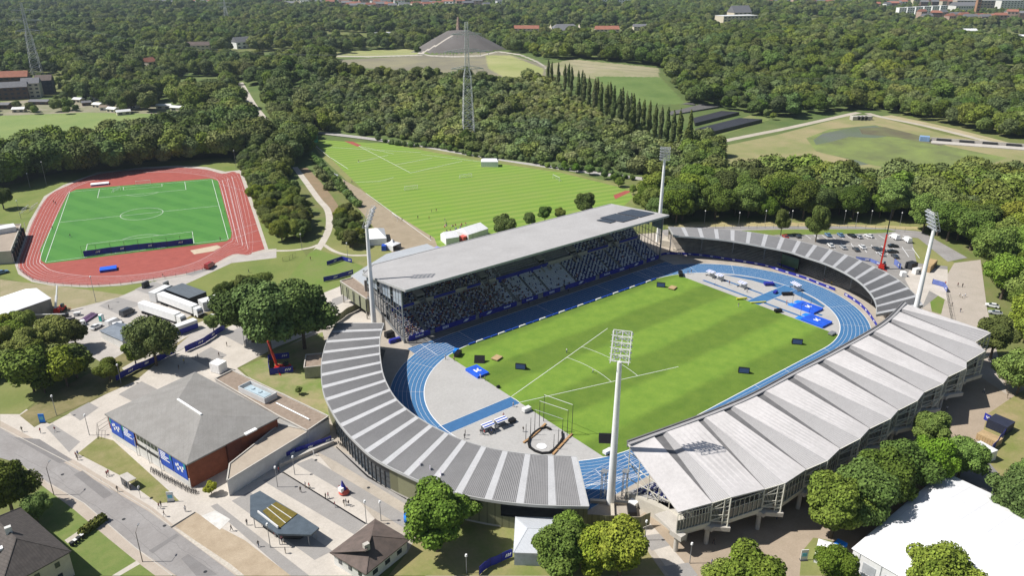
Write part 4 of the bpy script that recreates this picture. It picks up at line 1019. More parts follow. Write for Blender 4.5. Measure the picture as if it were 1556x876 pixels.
slab('terraced_wall', [(1005, 170), (1068, 163), (1092, 167), (1020, 180)], 0, 3, mat('grey_terrace', (0.13, 0.125, 0.12), 0.9), 'grey terrace with two steps below the green slope', 'terrace', 'dark terraces')
sheet('terrace_meadow', [(960, 165), (1050, 150), (1130, 165), (1170, 182), (1100, 205), (1056, 215), (1000, 185)], -0.02, mat('terrace_green', (0.12, 0.18, 0.04), 0.95, c2=(0.22, 0.22, 0.09), scale=0.04, detail=8))

# ------------------------------------------------------------------ spoil heap
def heap():
    mats = [mat('heap_scrub', (0.075, 0.12, 0.03), 0.95, c2=(0.13, 0.16, 0.05), scale=0.03, detail=9),
            mat('heap_gravel', (0.15, 0.138, 0.13), 0.95, c2=(0.115, 0.105, 0.097), scale=0.05, detail=9),
            mat('heap_path', (0.48, 0.44, 0.38), 0.95),
            mat('heap_slope', (0.25, 0.23, 0.14), 0.95, c2=(0.17, 0.155, 0.12), scale=0.02, detail=9),
            mat('heap_dry_grass', (0.34, 0.33, 0.15), 0.95, c2=(0.24, 0.27, 0.09), scale=0.02, detail=9),
            mat('heap_vines', (0.15, 0.21, 0.06), 0.95, c2=(0.10, 0.16, 0.04), scale=0.04, detail=9),
            mat('heap_beige', (0.33, 0.29, 0.19), 0.95, c2=(0.21, 0.22, 0.10), scale=0.03, detail=9)]
    conep = [(634, 82), (655, 66), (683, 53), (697, 51), (716, 53), (740, 66), (758, 78), (735, 84), (690, 86), (650, 84)]
    slope = [(500, 92), (640, 84), (760, 78), (832, 100), (828, 116), (780, 122), (700, 112), (640, 108), (560, 104), (520, 98)]
    dry = [(738, 84), (775, 84), (826, 104), (822, 118), (770, 120), (742, 104)]
    dry2 = [(480, 82), (560, 76), (640, 74), (640, 84), (540, 86), (490, 88)]
    bg_ = [(832, 98), (870, 90), (1000, 103), (1003, 120), (905, 120), (835, 112)]
    vin = [(903, 116), (1003, 117), (1042, 158), (955, 160)]
    paths = [[(637, 81), (655, 84.5), (690, 86), (730, 84.5), (757, 78), (790, 83), (815, 93), (830, 103)], [(505, 85), (560, 86), (640, 83.5)], [(640, 81), (668, 66), (687, 54)]]
    def near(q, pl, d):
        for a, b in zip(pl, pl[1:]):
            vx, vy = b[0]-a[0], b[1]-a[1]; t = max(0, min(1, ((q[0]-a[0])*vx+(q[1]-a[1])*vy)/(vx*vx+vy*vy)))
            if hypot((q[0]-a[0]-t*vx), (q[1]-a[1]-t*vy)*2.4) < d: return True
        return False
    n = 320; st = 2.6; vs = []; idx = {}
    for j in range(n):
        for i in range(n):
            x = HC.x+(i-n/2)*st; y = HC.y+(j-n/2)*st; h = heapH(x, y)
            vs.append((x, y, H(x, y)-0.06))
    fs = []; ms = []
    for j in range(n-1):
        for i in range(n-1):
            k = j*n+i; q = [k, k+1, k+1+n, k+n]
            c = [sum(vs[a][d] for a in q)/4 for d in range(3)]; p = PX(c)
            if heapH(c[0], c[1]) < 0.01 and not any(heapH(c[0]+dx, c[1]+dy) > 0.01 for dx in (-75, 0, 75) for dy in (-75, 0, 75)): continue
            m = 0
            if inpoly(p, slope): m = 3
            if inpoly(p, dry) or inpoly(p, dry2): m = 4
            if inpoly(p, bg_): m = 6
            if inpoly(p, vin): m = 5
            if hypot(c[0]-HCONE.x, c[1]-HCONE.y) < 58: m = 1
            if any(near(p, pl, 2.0) for pl in paths): m = 2
            fs.append(tuple(q)); ms.append(m)
    used = sorted({a for f in fs for a in f}); re = {a: i for i, a in enumerate(used)}
    mb = MB(); mb.v = [vs[a] for a in used]; mb.f = [tuple(re[a] for a in f) for f in fs]; mb.m = ms
    tag(mb.build('spoil_heap', mats, None, True), kind='structure')
heap()
sv = empty('summit_sculpture', (HCONE.x, HCONE.y, H(HCONE.x, HCONE.y)-0.5), 0.4, 'tall rust coloured stacked stele on the top of the cone shaped heap', 'sculpture')
mb = MB(); z = 0
for k in range(7): mb.box((0, 0, z), (4.2-k*0.4, 3.6-k*0.3, 2.2), 0.1*(-1)**k); z += 2.15
mb.build('stacked_blocks', mat('pinkish_stone', (0.40, 0.29, 0.23), 0.8), sv)
# ================================================================== buildings nearby
BRICK = mat('red_brick', (0.26, 0.085, 0.045), 0.9, c2=(0.20, 0.065, 0.035), scale=0.6, detail=8)
FELT = mat('grey_roof_felt', (0.27, 0.26, 0.245), 0.9, c2=(0.22, 0.21, 0.195), scale=0.25, detail=8, wave=(2.8, 1.1, (0.2, 0.19, 0.18), 0.45, 0.08))
PLAST = mat('cream_render', (0.62, 0.56, 0.44), 0.9, c2=(0.54, 0.48, 0.37), scale=0.5)
WREND = mat('white_render', (0.70, 0.69, 0.66), 0.9, c2=(0.58, 0.57, 0.54), scale=0.4, detail=8)
TILE = mat('dark_roof_tiles', (0.115, 0.10, 0.09), 0.85, c2=(0.075, 0.065, 0.06), scale=1.2, detail=8, wave=(0.4, 0.5, (0.06, 0.052, 0.047), 0.5, 0.25))
TILEB = mat('brown_roof_tiles', (0.15, 0.115, 0.10), 0.9, c2=(0.10, 0.08, 0.07), scale=0.5, detail=8)
WOOD = mat('pale_wood', (0.45, 0.32, 0.17), 0.8)
CANV = mat('white_tent_canvas', (0.78, 0.78, 0.79), 0.6, c2=(0.72, 0.72, 0.73), scale=0.15, wave=(1.5708, 5.0, (0.60, 0.60, 0.62), .8, .025))
REDP = mat('red_paint', (0.50, 0.03, 0.02), 0.4, var=0.06)
BLUEP = mat('bright_blue_plastic', (0.02, 0.22, 0.75), 0.45, var=0.05)
YEL = mat('yellow_paint', (0.65, 0.6, 0.05), 0.5)
TEAL = mat('teal_plastic', (0.03, 0.32, 0.30), 0.5)
ORANGE = mat('orange_plastic', (0.6, 0.2, 0.04), 0.5)

def roofed(name, label, cat, corners, ze, wallm, roofm, ridge=None, zr=None, over=0.5, group=None, z0=0, gable=False):
    """house from four eave corners (world xy, in order) and a ridge given as two xy points"""
    c = Vector((sum(p[0] for p in corners)/4, sum(p[1] for p in corners)/4, z0)); root = empty(name, c, 0, label, cat, group)
    q = [Vector((p[0]-c.x, p[1]-c.y, 0)) for p in corners]
    w = [p*(1-over/max(1, p.length)) for p in q]
    mb = MB(); n = 4; mb.add([(p.x, p.y, 0) for p in w]+[(p.x, p.y, ze) for p in w], [(i, (i+1) % n, n+(i+1) % n, n+i) for i in range(n)])
    if ridge is None:
        m1 = (q[0]+q[1])/2; m2 = (q[2]+q[3])/2; ridge = [m1.lerp(m2, 0.0 if gable else 0.3), m1.lerp(m2, 1.0 if gable else 0.7)]
    else: ridge = [Vector((p[0]-c.x, p[1]-c.y, 0)) for p in ridge]
    r0 = Vector((ridge[0].x, ridge[0].y, zr)); r1 = Vector((ridge[1].x, ridge[1].y, zr))
    if gable:
        g0 = r0*1; g1 = r1*1; wr0 = (w[0]+w[1])/2; wr1 = (w[2]+w[3])/2
        mb.add([(w[0].x, w[0].y, ze), (w[1].x, w[1].y, ze), (wr0.x, wr0.y, zr-0.2)], [(0, 1, 2)]); mb.add([(w[2].x, w[2].y, ze), (w[3].x, w[3].y, ze), (wr1.x, wr1.y, zr-0.2)], [(0, 1, 2)])
    mb.build('wall', wallm, root)
    e = [Vector((p.x, p.y, ze)) for p in q]; mb = MB(); dn = Vector((0, 0, -0.22))
    mb.add([e[0], e[1], e[2], e[3], r0, r1], [(0, 1, 4), (1, 2, 5, 4), (2, 3, 5), (3, 0, 4, 5)]); mb.add([p+dn for p in e], [(0, 1, 2, 3)])
    for i in range(4): mb.quad(e[i], e[(i+1) % 4], e[(i+1) % 4]+dn, e[i]+dn)
    rf_ = mb.build('roof', roofm, root)
    mb = MB(); mb.bar(r0, r1, 0.25, 0.12); 
    if not gable:
        for a, b in ((e[0], r0), (e[1], r0), (e[2], r1), (e[3], r1)): mb.bar(a, b, 0.22, 0.1)
    mb.build('ridge_tiles', roofm, rf_)
    return root, q, w
def wallquad(mb, a, b, f0, f1, z0, z1, out, th=0.08, mi=0):
    """panel standing just proud of the wall a-b"""
    p = a.lerp(b, f0); q = a.lerp(b, f1); t = (q-p).normalized(); n_ = Vector((t.y, -t.x, 0))
    if n_.dot(a.lerp(b, 0.5)) < 0: n_ = -n_
    p = p+n_*out; q = q+n_*out; z = Vector((0, 0, 1))
    return mb.hexa([p+z*z0, q+z*z0, q+n_*th+z*z0, p+n_*th+z*z0], [p+z*z1, q+z*z1, q+n_*th+z*z1, p+n_*th+z*z1], mi)
def windows(root, a, b, n, z0, z1, wf=0.5, name='window', m=None, f0=0.05, f1=0.95):
    for k in range(n):
        c = f0+(f1-f0)*(k+0.5)/n; h = (f1-f0)/n*wf/2; mb = MB(); wallquad(mb, a, b, c-h, c+h, z0, z1, 0.0, 0.06); mb.build(name, m or GLASS, root)

# brick hall with a hipped felt roof
hc = [G(283, 704, 7.5), G(158, 627, 7.5), G(296, 563, 7.5), G(424, 632, 7.5)]
hall, q, w = roofed('brick_hall', 'brick hall with grey hipped roof and blue banners on its white front', 'hall', [tuple(p)[:2] for p in hc], 7.0, BRICK, FELT, [tuple(G(305, 632, 10.5))[:2], tuple(G(270, 607, 10.5))[:2]], 10.3, 0.6)
# roof hips: corner order F, L, B, R ; ridge[0] near F/R needs (3,0),(0,..)
for ch in list(hall.children):
    if ch.name.startswith('roof'):
        for c2 in list(ch.children): bpy.data.objects.remove(c2)
        bpy.data.objects.remove(ch)
e = [Vector((p.x, p.y, 7.0)) for p in q]; r0 = G(306, 631, 10.3)-hall.location; r1 = G(270, 607.5, 10.3)-hall.location
mb = MB(); mb.add([e[0], e[1], e[2], e[3], r0, r1], [(0, 1, 5, 4), (1, 2, 5), (2, 3, 4, 5), (3, 0, 4)]); dn = Vector((0, 0, -0.35))
for i in range(4): mb.quad(e[i], e[(i+1) % 4], e[(i+1) % 4]+dn, e[i]+dn)
hr_ = mb.build('roof', FELT, hall)
mb = MB(); mb.bar(r0+Vector((0, 0, .1)), r1+Vector((0, 0, .1)), 0.5, 0.3); mb.build('ridge_vent', WHITE, hr_)
mb = MB(); c0 = e[3].lerp(e[0], 0.33); mb.box((c0.x, c0.y, 6.9), (3.2, 1.0, 0.35), atan2(e[3].y-e[0].y, e[3].x-e[0].x)); mb.build('porch_hood', WHITE, hr_)
a, b = w[1], w[0]
mb = MB(); wallquad(mb, a, b, 0.0, 1.0, 0.1, 2.6, 0.0, 0.1); wallquad(mb, a, b, 0.38, 0.66, 2.6, 6.6, 0.0, 0.1); mb.build('white_front', WREND, hall)
mb = MB(); wallquad(mb, a, b, 0.38, 0.66, 2.9, 3.7, 0.12, 0.06); wallquad(mb, a, b, 0.0, 1.0, 6.5, 6.95, 0.12, 0.1); mb.build('dark_trim', DARK, hall)
for k in range(6):
    f = 0.39+0.045*k; mb = MB(); wallquad(mb, a, b, f, f+0.035, 5.0, 6.3, 0.12, 0.05); mb.build('window', GLASS, hall)
for k, (f0, f1) in enumerate([(0.03, 0.19), (0.20, 0.36), (0.67, 0.82), (0.83, 0.985)]):
    mb = MB(); wallquad(mb, a, b, f0, f1, 2.0, 6.5, 0.14, 0.06); bn = mb.build('banner', BANNER2, hall)
    mb = MB(); wf = f1-f0
    if k in (1, 2):
        for r_, (u0, u1) in enumerate([(0.1, 0.55), (0.1, 0.5), (0.1, 0.75), (0.1, 0.6), (0.1, 0.8)]): wallquad(mb, a, b, f0+wf*u0, f0+wf*u1, 5.9-r_*0.5, 6.15-r_*0.5, 0.21, 0.03)
    else:
        for u, z in ((0.2, 4.4), (0.35, 4.8), (0.5, 4.2), (0.3, 3.5), (0.6, 3.6), (0.7, 4.5)): wallquad(mb, a, b, f0+wf*u, f0+wf*(u+0.12), z, z+0.7, 0.21, 0.03)
    mb.build('banner_lettering', WHITE, bn)
    mb = MB(); wallquad(mb, a, b, f0+wf*(.02 if k < 2 else .85), f0+wf*(.14 if k < 2 else .97), 5.0, 6.4, 0.21, 0.03); mb.build('banner_accent', TEAL, bn)
for k in range(3):
    f = 0.37+0.15*k; p = a.lerp(b, f); t = (b-a).normalized(); n_ = Vector((t.y, -t.x, 0)); n_ = n_ if n_.dot(p) > 0 else -n_; p = p+n_*0.5
    mb = MB(); mb.tube((p.x, p.y, 0), (p.x, p.y, 5.2), 0.09); mb.build('downpipe', STEELW, hall)
# dark brick recess on the side wall
mb = MB(); wallquad(mb, w[0], w[3], 0.40, 0.56, 0, 6.8, 0, 0.7); mb.build('chimney_breast', mat('dark_brick', (0.13, 0.045, 0.03), 0.9), hall)

# annex buildings round the hall
an = block('flat_roof_annexe', gpts([(345, 732), (349, 706), (388, 675), (424, 646), (468, 655), (500, 637)], 4.2), 0, 4.2, WREND, mat('beige_flat_roof', (0.40, 0.34, 0.27), 0.9, c2=(0.34, 0.285, 0.225), scale=0.2, detail=8), 'low white walled annexe with beige flat roof between the brick hall and forecourt', 'building', parapet=0.25, pm=CONC)
an2 = block('gravel_roof_annexe', gpts([(327, 577), (353, 564), (499, 634), (467, 656), (424, 634)], 4.6), 0, 4.6, WREND, GRAVEL, 'annexe with brown gravel roof and pale rim behind the brick hall', 'building', parapet=0.35, pm=CONC)
ac = empty('rooftop_plant', G(392, 600, 4.7), atan2(G(425, 612, 4.7).y-G(368, 586, 4.7).y, G(425, 612, 4.7).x-G(368, 586, 4.7).x), 'pale open topped ventilation enclosure on the gravel roof', 'ventilation unit')
mb = MB()
for s in (-1, 1): mb.box((0, s*2.0, 0), (11, 0.15, 1.6)); mb.box((s*5.5, 0, 0), (0.15, 4.0, 1.6))
mb.build('screen', STEELW, ac)
mb = MB(); mb.box((0, 0, 0), (8.6, 2.4, 1.1)); mb.tube((-2, 0, 1.1), (-2, 0, 1.35), 0.6); mb.tube((1, 0, 1.1), (1, 0, 1.35), 0.6); mb.build('cooler', mat('pale_blue_metal', (0.45, 0.55, 0.6), 0.4), ac)
pp = empty('roof_duct', G(445, 630, 4.9), 0, 'long white pipe lying on the gravel roof', 'pipe'); p0 = G(420, 613, 4.9)-G(445, 630, 4.9); p1 = G(470, 638, 4.9)-G(445, 630, 4.9)
MB().tube(p0, p1, 0.2, 0.2, 8).build('pipe', WHITE, pp)
block('gravel_top_building', gpts([(462, 560), (465, 540), (491, 538), (490, 557)], 3.6), 0, 3.6, mat('pale_olive_wall', (0.36, 0.36, 0.29), 0.8, wave=(0.4, .5, (0.3, 0.3, 0.24), .6, .3)), GRAVEL, 'small building with gravel roof touching the curved stand', 'building', parapet=0.3)

# kiosk with a green roof
kz = 3.4; kp = [G(p[0], p[1], kz) for p in [(380, 754), (395, 746.5), (456, 783.5), (485, 802.5), (472.5, 813.5), (422, 812), (380, 783.5)]]
kc = sum(kp, Vector())/7; kc.z = 0; ki = empty('ticket_kiosk', kc, 0, 'angular blue-grey roofed kiosk with mossy green roof panel on the forecourt', 'kiosk')
mb = MB(); mb.hexa([p-kc-Vector((0, 0, 0.45)) for p in kp], [p-kc for p in kp]); mb.build('roof', mat('slate_blue_roof', (0.09, 0.115, 0.14), 0.5), ki)
gp_ = [G(p[0], p[1], kz)-kc for p in [(399, 778), (419.5, 764), (452, 782), (425, 804)]]
mb = MB(); mb.hexa([p+Vector((0, 0, 0.02)) for p in gp_], [p+Vector((0, 0, 0.14)) for p in gp_]); mb.build('moss_roof', mat('moss', (0.17, 0.13, 0.025), 0.95, c2=(0.11, 0.09, 0.02), scale=1.5, detail=8), ki)
mb = MB()
for u in (0.33, 0.66): mb.bar(gp_[0].lerp(gp_[1], u)+Vector((0, 0, .18)), gp_[3].lerp(gp_[2], u)+Vector((0, 0, .18)), 0.12)
mb.bar(gp_[0].lerp(gp_[3], 0.0)+Vector((-1, 0, .5)), gp_[3]+Vector((-.3, 0, .5)), 0.25, 0.5); mb.build('roof_rails', STEELW, ki)
cpts = [(p-kc)*0.8 for p in kp]
mb = MB(); mb.prism([(p.x*0.75, p.y*0.75) for p in cpts], 0, 2.9); mb.build('booth_wall', DARK, ki)
mb = MB()
for p in cpts: mb.tube((p.x*1.12, p.y*1.12, 0), (p.x*1.12, p.y*1.12, 2.9), 0.09)
mb.build('post', STEEL, ki)
# small white house with a brown hipped roof
hq = [tuple(G(p[0], p[1], 3.4))[:2] for p in [(501, 840), (570, 788.5), (623, 819.5), (556, 873.5)]]
cq = G(560, 825, 6.4)
sh_, q, w = roofed('white_house', 'small white house with brown hipped roof at the bottom of the forecourt', 'house', hq, 3.3, WREND, TILEB, [(cq.x-1.5, cq.y-1.6), (cq.x+1.5, cq.y+1.6)], 6.2, 0.7)
mb = MB(); mb.box((cq.x-sh_.location.x-0.8, cq.y-sh_.location.y-0.5, 5.4), (1.2, 0.9, 1.5)); mb.build('chimney', CONC, sh_)
windows(sh_, w[3], w[2], 3, 1.2, 2.3, 0.4); windows(sh_, w[0], w[3], 3, 1.2, 2.3, 0.35)
# tiled house at lower left
hA = G(108, 838, 6.2); hB = G(31, 771, 6.2); d_ = (hA-hB); d_.z = 0; n_ = Vector((-d_.y, d_.x, 0)).normalized(); n_ = n_ if n_.dot(Vector((-1, 0, 0))) > 0 else -n_; wd = 13
hq = [tuple(hA)[:2], tuple(hB)[:2], tuple(hB+n_*wd)[:2], tuple(hA+n_*wd)[:2]]
m1 = (hA+hA+n_*wd)/2; m2 = (hB+hB+n_*wd)/2
th_, q, w = roofed('tiled_house', 'cream house with dark tiled roof and solar collector at the lower left', 'house', [hq[3], hq[0], hq[1], hq[2]], 6.1, PLAST, TILE, [tuple(m1.lerp(m2, 0.28))[:2], tuple(m1.lerp(m2, 0.72))[:2]], 10.6, 0.6)
mb = MB(); cc_ = m1.lerp(m2, 0.42)-th_.location; mb.box((cc_.x, cc_.y, 9.6), (1.1, 0.8, 2.2)); mb.build('chimney', WREND, th_)
for k in range(3):
    mb = MB(); p = m1.lerp(m2, 0.35+0.1*k)+n_*2.6-th_.location; mb.hexa([(p.x-.5, p.y-.5, 8.9), (p.x+.5, p.y-.5, 8.9), (p.x+.5, p.y+.5, 8.9), (p.x-.5, p.y+.5, 8.9)], [(p.x-.5, p.y-.5, 9.3), (p.x+.5, p.y-.5, 9.3), (p.x+.5, p.y+.5, 9.3), (p.x-.5, p.y+.5, 9.3)]); mb.build('skylight', WHITE, th_)
windows(th_, w[0], w[1], 3, 3.8, 5.0, 0.25); windows(th_, w[0], w[1], 3, 1.0, 2.2, 0.25); windows(th_, w[1], w[2], 3, 3.8, 5.0, 0.25)
# small grey roofed building by the olive wall
hq = [tuple(G(p[0], p[1], 3.6))[:2] for p in [(780, 840), (783, 785), (858, 787), (838, 842)]]
gr_, q, w = roofed('grey_roof_building', 'small pale building with light grey metal roof below the curved stand', 'building', hq, 3.5, mat('pale_blue_grey_wall', (0.42, 0.46, 0.50), 0.7), mat('light_metal_roof', (0.50, 0.52, 0.55), 0.5, var=0.03, wave=(0.1, .8, (0.42, 0.44, 0.47), .5, .15)), None, 5.2, 0.3)
mb = MB(); mb.box((1.5, -2.5, 4.0), (0.9, 0.9, 0.9)); mb.build('roof_vent', STEEL, gr_)

# ---- tents
def tent(name, label, pts, ze, zr, group=None, open_front=False, hip=0.25, wallm=None, ridge_dir=0):
    """pts: four ground corners in world xy"""
    c = Vector((sum(p[0] for p in pts)/4, sum(p[1] for p in pts)/4, 0)); root = empty(name, c, 0, label, 'tent', group)
    q = [Vector((p[0]-c.x, p[1]-c.y, 0)) for p in pts]; mb = MB()
    mb.add([p+Vector((0, 0, 0.02)) for p in q]+[p+Vector((0, 0, ze)) for p in q], [(i, (i+1) % 4, 4+(i+1) % 4, 4+i) for i in range(4)]); mb.build('wall', wallm or CANV, root)
    e = [p*1.01+Vector((0, 0, ze)) for p in q]; m1 = (e[0]+e[1])/2; m2 = (e[2]+e[3])/2; r0 = m1.lerp(m2, hip); r1 = m1.lerp(m2, 1-hip); r0.z = r1.z = zr
    mb = MB(); mb.add(e+[r0, r1], [(0, 1, 4), (1, 2, 5, 4), (2, 3, 5), (3, 0, 4, 5)]); mb.build('roof', CANV, root)
    return root, q
def peaked(name, label, x, y, s, rz, group=None, h=2.3):
    t = empty(name, (x, y, 0), rz, label, 'tent', group); mb = MB(); hs = s/2
    mb.add([(-hs, -hs, h), (hs, -hs, h), (hs, hs, h), (-hs, hs, h), (-hs*.35, -hs*.35, h+.7), (hs*.35, -hs*.35, h+.7), (hs*.35, hs*.35, h+.7), (-hs*.35, hs*.35, h+.7), (0, 0, h+s*0.42)], [(0, 1, 5, 4), (1, 2, 6, 5), (2, 3, 7, 6), (3, 0, 4, 7), (4, 5, 8), (5, 6, 8), (6, 7, 8), (7, 4, 8)]); mb.build('canopy', CANV, t)
    mb = MB()
    for sx, sy, ln_ in ((1, 0, s), (0, 1, s), (-1, 0, s)): mb.box((sx*hs, sy*hs, 0.02), (0.04 if sx else s, 0.04 if sy else s, h))
    mb.build('side_wall', CANV, t); mb = MB()
    for sx in (-1, 1):
        for sy in (-1, 1): mb.tube((sx*hs, sy*hs, 0), (sx*hs, sy*hs, h), 0.05, n=6)
    mb.build('tent_frame', STEEL, t); return t
bt, q = tent('event_tent', 'huge white event tent at the bottom right corner', [(-43, -92.5), (-2.6, -92.5), (-2.6, -165), (-43, -165)], 5.0, 9.2, hip=0.14)
mb = MB()
for k in range(16): mb.box((q[0].x-0.06, q[0].y-1.5-k*4.4, 0.1), (0.1, 0.12, 4.8)); mb.box((q[0].x-0.05, q[0].y-3.7-k*4.4, 1.2), (0.06, 2.6, 2.2))
mb.build('wall_windows', mat('clear_foil', (0.5, 0.52, 0.55), 0.3), bt)
lt = [(-31, 440), (77, 454), (0, 481)]
A = G(77, 454, 5.5); B = G(0, 481, 5.5); dv = (B-A); dv.z = 0; dv.normalize(); nn = Vector((-dv.y, dv.x, 0)); nn = nn if nn.dot(Vector((-1, 1, 0))) > 0 else -nn
wt, q = tent('event_tent', 'large white roofed tent with grey sides at the left edge', [tuple(A)[:2], tuple(A+nn*16)[:2], tuple(A+nn*16+dv*45)[:2], tuple(A+dv*45)[:2]], 5.5, 7.6, hip=0.0, wallm=mat('grey_tent_wall', (0.30, 0.28, 0.25), 0.8, wave=(1.0, 2.5, (0.2, 0.19, 0.17), .8, .06)))
for i, (a, b, w_, lab) in enumerate([((561, 374), (588, 372), 14, 'white tent with pointed roof left of the grandstand beside the cinder path'), ((678, 373), (698, 370), 7, 'smaller white tent behind the grandstand roof nearest the field corner'), ((712, 367), (742, 357), 9, 'long white tent behind the grandstand roof beside the dark tree')]):
    A = G(*a); B = G(*b); dv = (B-A).normalized(); nn = Vector((-dv.y, dv.x, 0)); nn = nn if nn.dot(HF.to_3d()) > 0 else -nn
    tent('white_tent', lab, [tuple(A)[:2], tuple(A+nn*w_)[:2], tuple(B+nn*w_)[:2], tuple(B)[:2]], 3.0, 5.0 if i else 5.6, hip=0.05 if i else 0.45)
peaked('pagoda_tent', 'small pointed white tent beside the low annexe roof', G(597, 378).x, G(597, 378).y, 5, 0.3)
peaked('pagoda_tent', 'tiny white tent at the left edge of the striped field', G(509, 273).x, G(509, 273).y, 3.4, 0.9)
A = G(731, 254); B = G(757, 254); dv = (B-A).normalized(); nn = Vector((-dv.y, dv.x, 0))
tent('white_tent', 'white tent standing alone at the far edge of the striped field', [tuple(A)[:2], tuple(A+nn*6)[:2], tuple(B+nn*6)[:2], tuple(B)[:2]], 3.2, 4.6, hip=0.1)
peaked('pagoda_tent', 'small white pavilion left of the big tent front', G(1258, 850).x, G(1258, 850).y, 5, 0.4)
# grey marquee by the lorries
hq = [tuple(G(p[0], p[1], 3.0))[:2] for p in [(151, 503), (178, 490), (204, 495), (186, 519)]]
roofed('grey_marquee', 'blue-grey ridged marquee roof half hidden behind the round tree', 'tent', hq, 3.0, WREND, mat('slate_canvas', (0.17, 0.20, 0.24), 0.7, wave=(0.7, 2.2, (0.25, 0.28, 0.32), .7, .06)), None, 4.4, 0.3)
# clubhouse at the left edge
ch_ = block('clubhouse', gpts([(-60, 388), (-60, 344), (32, 342), (16, 383)], 5.0), 0, 5.0, CRW, mat('tan_flat_roof', (0.36, 0.30, 0.24), 0.9, c2=(0.30, 0.25, 0.2), scale=.2), 'flat roofed clubhouse at the left edge beside the red track', 'clubhouse', parapet=0.5, pm=CONC)
mb = MB(); p = G(8, 352, 5)-ch_.location; mb.box((p.x, p.y, 5.0), (8, 6, 2.2)); mb.build('roof_plant', STEELW, ch_)
mb = MB()
a = G(16, 383, 5)-ch_.location; b = G(32, 342, 5)-ch_.location
for k in range(7): p = a.lerp(b, (k+.5)/7); MB().box((p.x+0.1, p.y-0.1, 0.5), (2.2, 1.9, 3.6), atan2(b.y-a.y, b.x-a.x)).build('window_bay', DARK, ch_)
A_, B_ = G(22, 400), G(40, 352)
tc = empty('terrace_roof_posts', A_, 0, 'row of pale posts along the clubhouse terrace', 'posts')
for k in range(6): p = (B_-A_)*(k/5); MB().tube((p.x, p.y, 0), (p.x, p.y, 4.2), 0.12).build('post', WHITE, tc)

# ================================================================== infield equipment
def screen(px_, py_, rz, label, s=1.0, facing=True):
    g = G(px_, py_); t = empty('infield_screen', (g.x, g.y, 0), rz, label, 'display', 'wedge shaped display cabinets on the infield'); t.scale = (s, s, s)
    MB().hexa([(-1.6, -0.2, 0.03), (1.6, -0.2, 0.03), (1.6, 1.7, 0.03), (-1.6, 1.7, 0.03)], [(-1.6, -0.2, 1.9), (1.6, -0.2, 1.9), (1.6, 0.3, 1.95), (-1.6, 0.3, 1.95)]).build('cabinet', BLACK, t)
    MB().box((0, -0.24, 0.35), (2.8, 0.05, 1.4)).build('display_panel', mat('screen_blue', (0.07, 0.11, 0.30), 0.3), t)
RZS = -pi/2-0.0
for p, rz, lab in [((1211, 524), -0.9, 'black wedge display nearest the right end of the infield'), ((1130, 568), -0.9, 'black wedge display by the near straight of the infield'), ((1004, 437), -0.9, 'black wedge display near the far long grandstand corner'), ((791, 562), -0.9, 'black wedge display right of the blue high jump mat'), ((729, 549), 2.4, 'black wedge display seen from behind near the high jump mat'), ((919, 669), 2.4, 'black wedge display between the throwing cage and front mast')]:
    screen(p[0], p[1], rz, lab)
def mat_thing(name, label, cx, cy, rz, L_, W_, h, cat):
    t = empty(name, (cx, cy, 0.02), rz, label, cat)
    MB().box((0, 0, 0.02), (W_, L_, h)).build('landing_mat', mat('mat_blue', (0.02, 0.12, 0.72), 0.5, c2=(0.02, 0.10, 0.6), scale=.4), t)
    MB().box((0, 0, 0.02+h), (W_-1.2, L_-1.2, 0.06)).build('top_sheet', mat('mat_top_blue', (0.025, 0.11, 0.62), 0.5), t)
    mb = MB(); z = 0.09+h
    mb.add([(-0.9, -0.9, z), (-0.4, -0.9, z), (-0.4, 0.9, z), (-0.9, 0.9, z)], [(0, 1, 2, 3)]); mb.add([(-0.4, -0.2, z), (0.8, -1.0, z), (1.1, -0.7, z), (-0.1, 0.2, z)], [(0, 1, 2, 3)]); mb.add([(0.0, 0.1, z), (0.5, -.1, z), (1.0, 0.9, z), (0.5, 0.9, z)], [(0, 1, 2, 3)])
    mb.build('white_emblem', WHITE, t)
    return t
for (cx, cy, lab) in ((65.8, -16.2, 'blue pole vault landing mat on the far runway'), (58.0, -24.2, 'blue pole vault landing mat on the runway nearest the grass')):
    t = mat_thing('pole_vault_mat', lab, cx, cy, 0, 8.2, 6.0, 0.85, 'landing mat')
    mb = MB(); mb.hexa([(-3, 4.1, .03), (-1.0, 4.1, .03), (-1.0, 6.4, .03), (-3, 6.4, .03)], [(-3, 4.1, .8), (-1, 4.1, .8), (-1.2, 6, .5), (-2.8, 6, .5)]); mb.hexa([(3, 4.1, .03), (1.0, 4.1, .03), (1.0, 6.4, .03), (3, 6.4, .03)], [(3, 4.1, .8), (1, 4.1, .8), (1.2, 6, .5), (2.8, 6, .5)]); mb.build('front_wedge', BLUEP, t)
    u = empty('vault_uprights', (cx, cy+4.6, 0.03), 0, 'pair of thin vault uprights at the ' + ('far' if cx > 60 else 'near')+' pole vault mat', 'uprights')
    for s in (-1, 1): MB().tube((s*2.9, 0, 0), (s*2.9, 0, 6.2), 0.05, n=6).build('upright', DARK, u)
    MB().tube((-2.9, 0, 5.4), (2.9, 0, 5.4), 0.025, n=5).build('crossbar', WHITE, u)
mat_thing('high_jump_mat', 'blue high jump mat at the left end of the infield grass', -53.9, 19.9, 0, 6.2, 4.2, 0.75, 'landing mat')
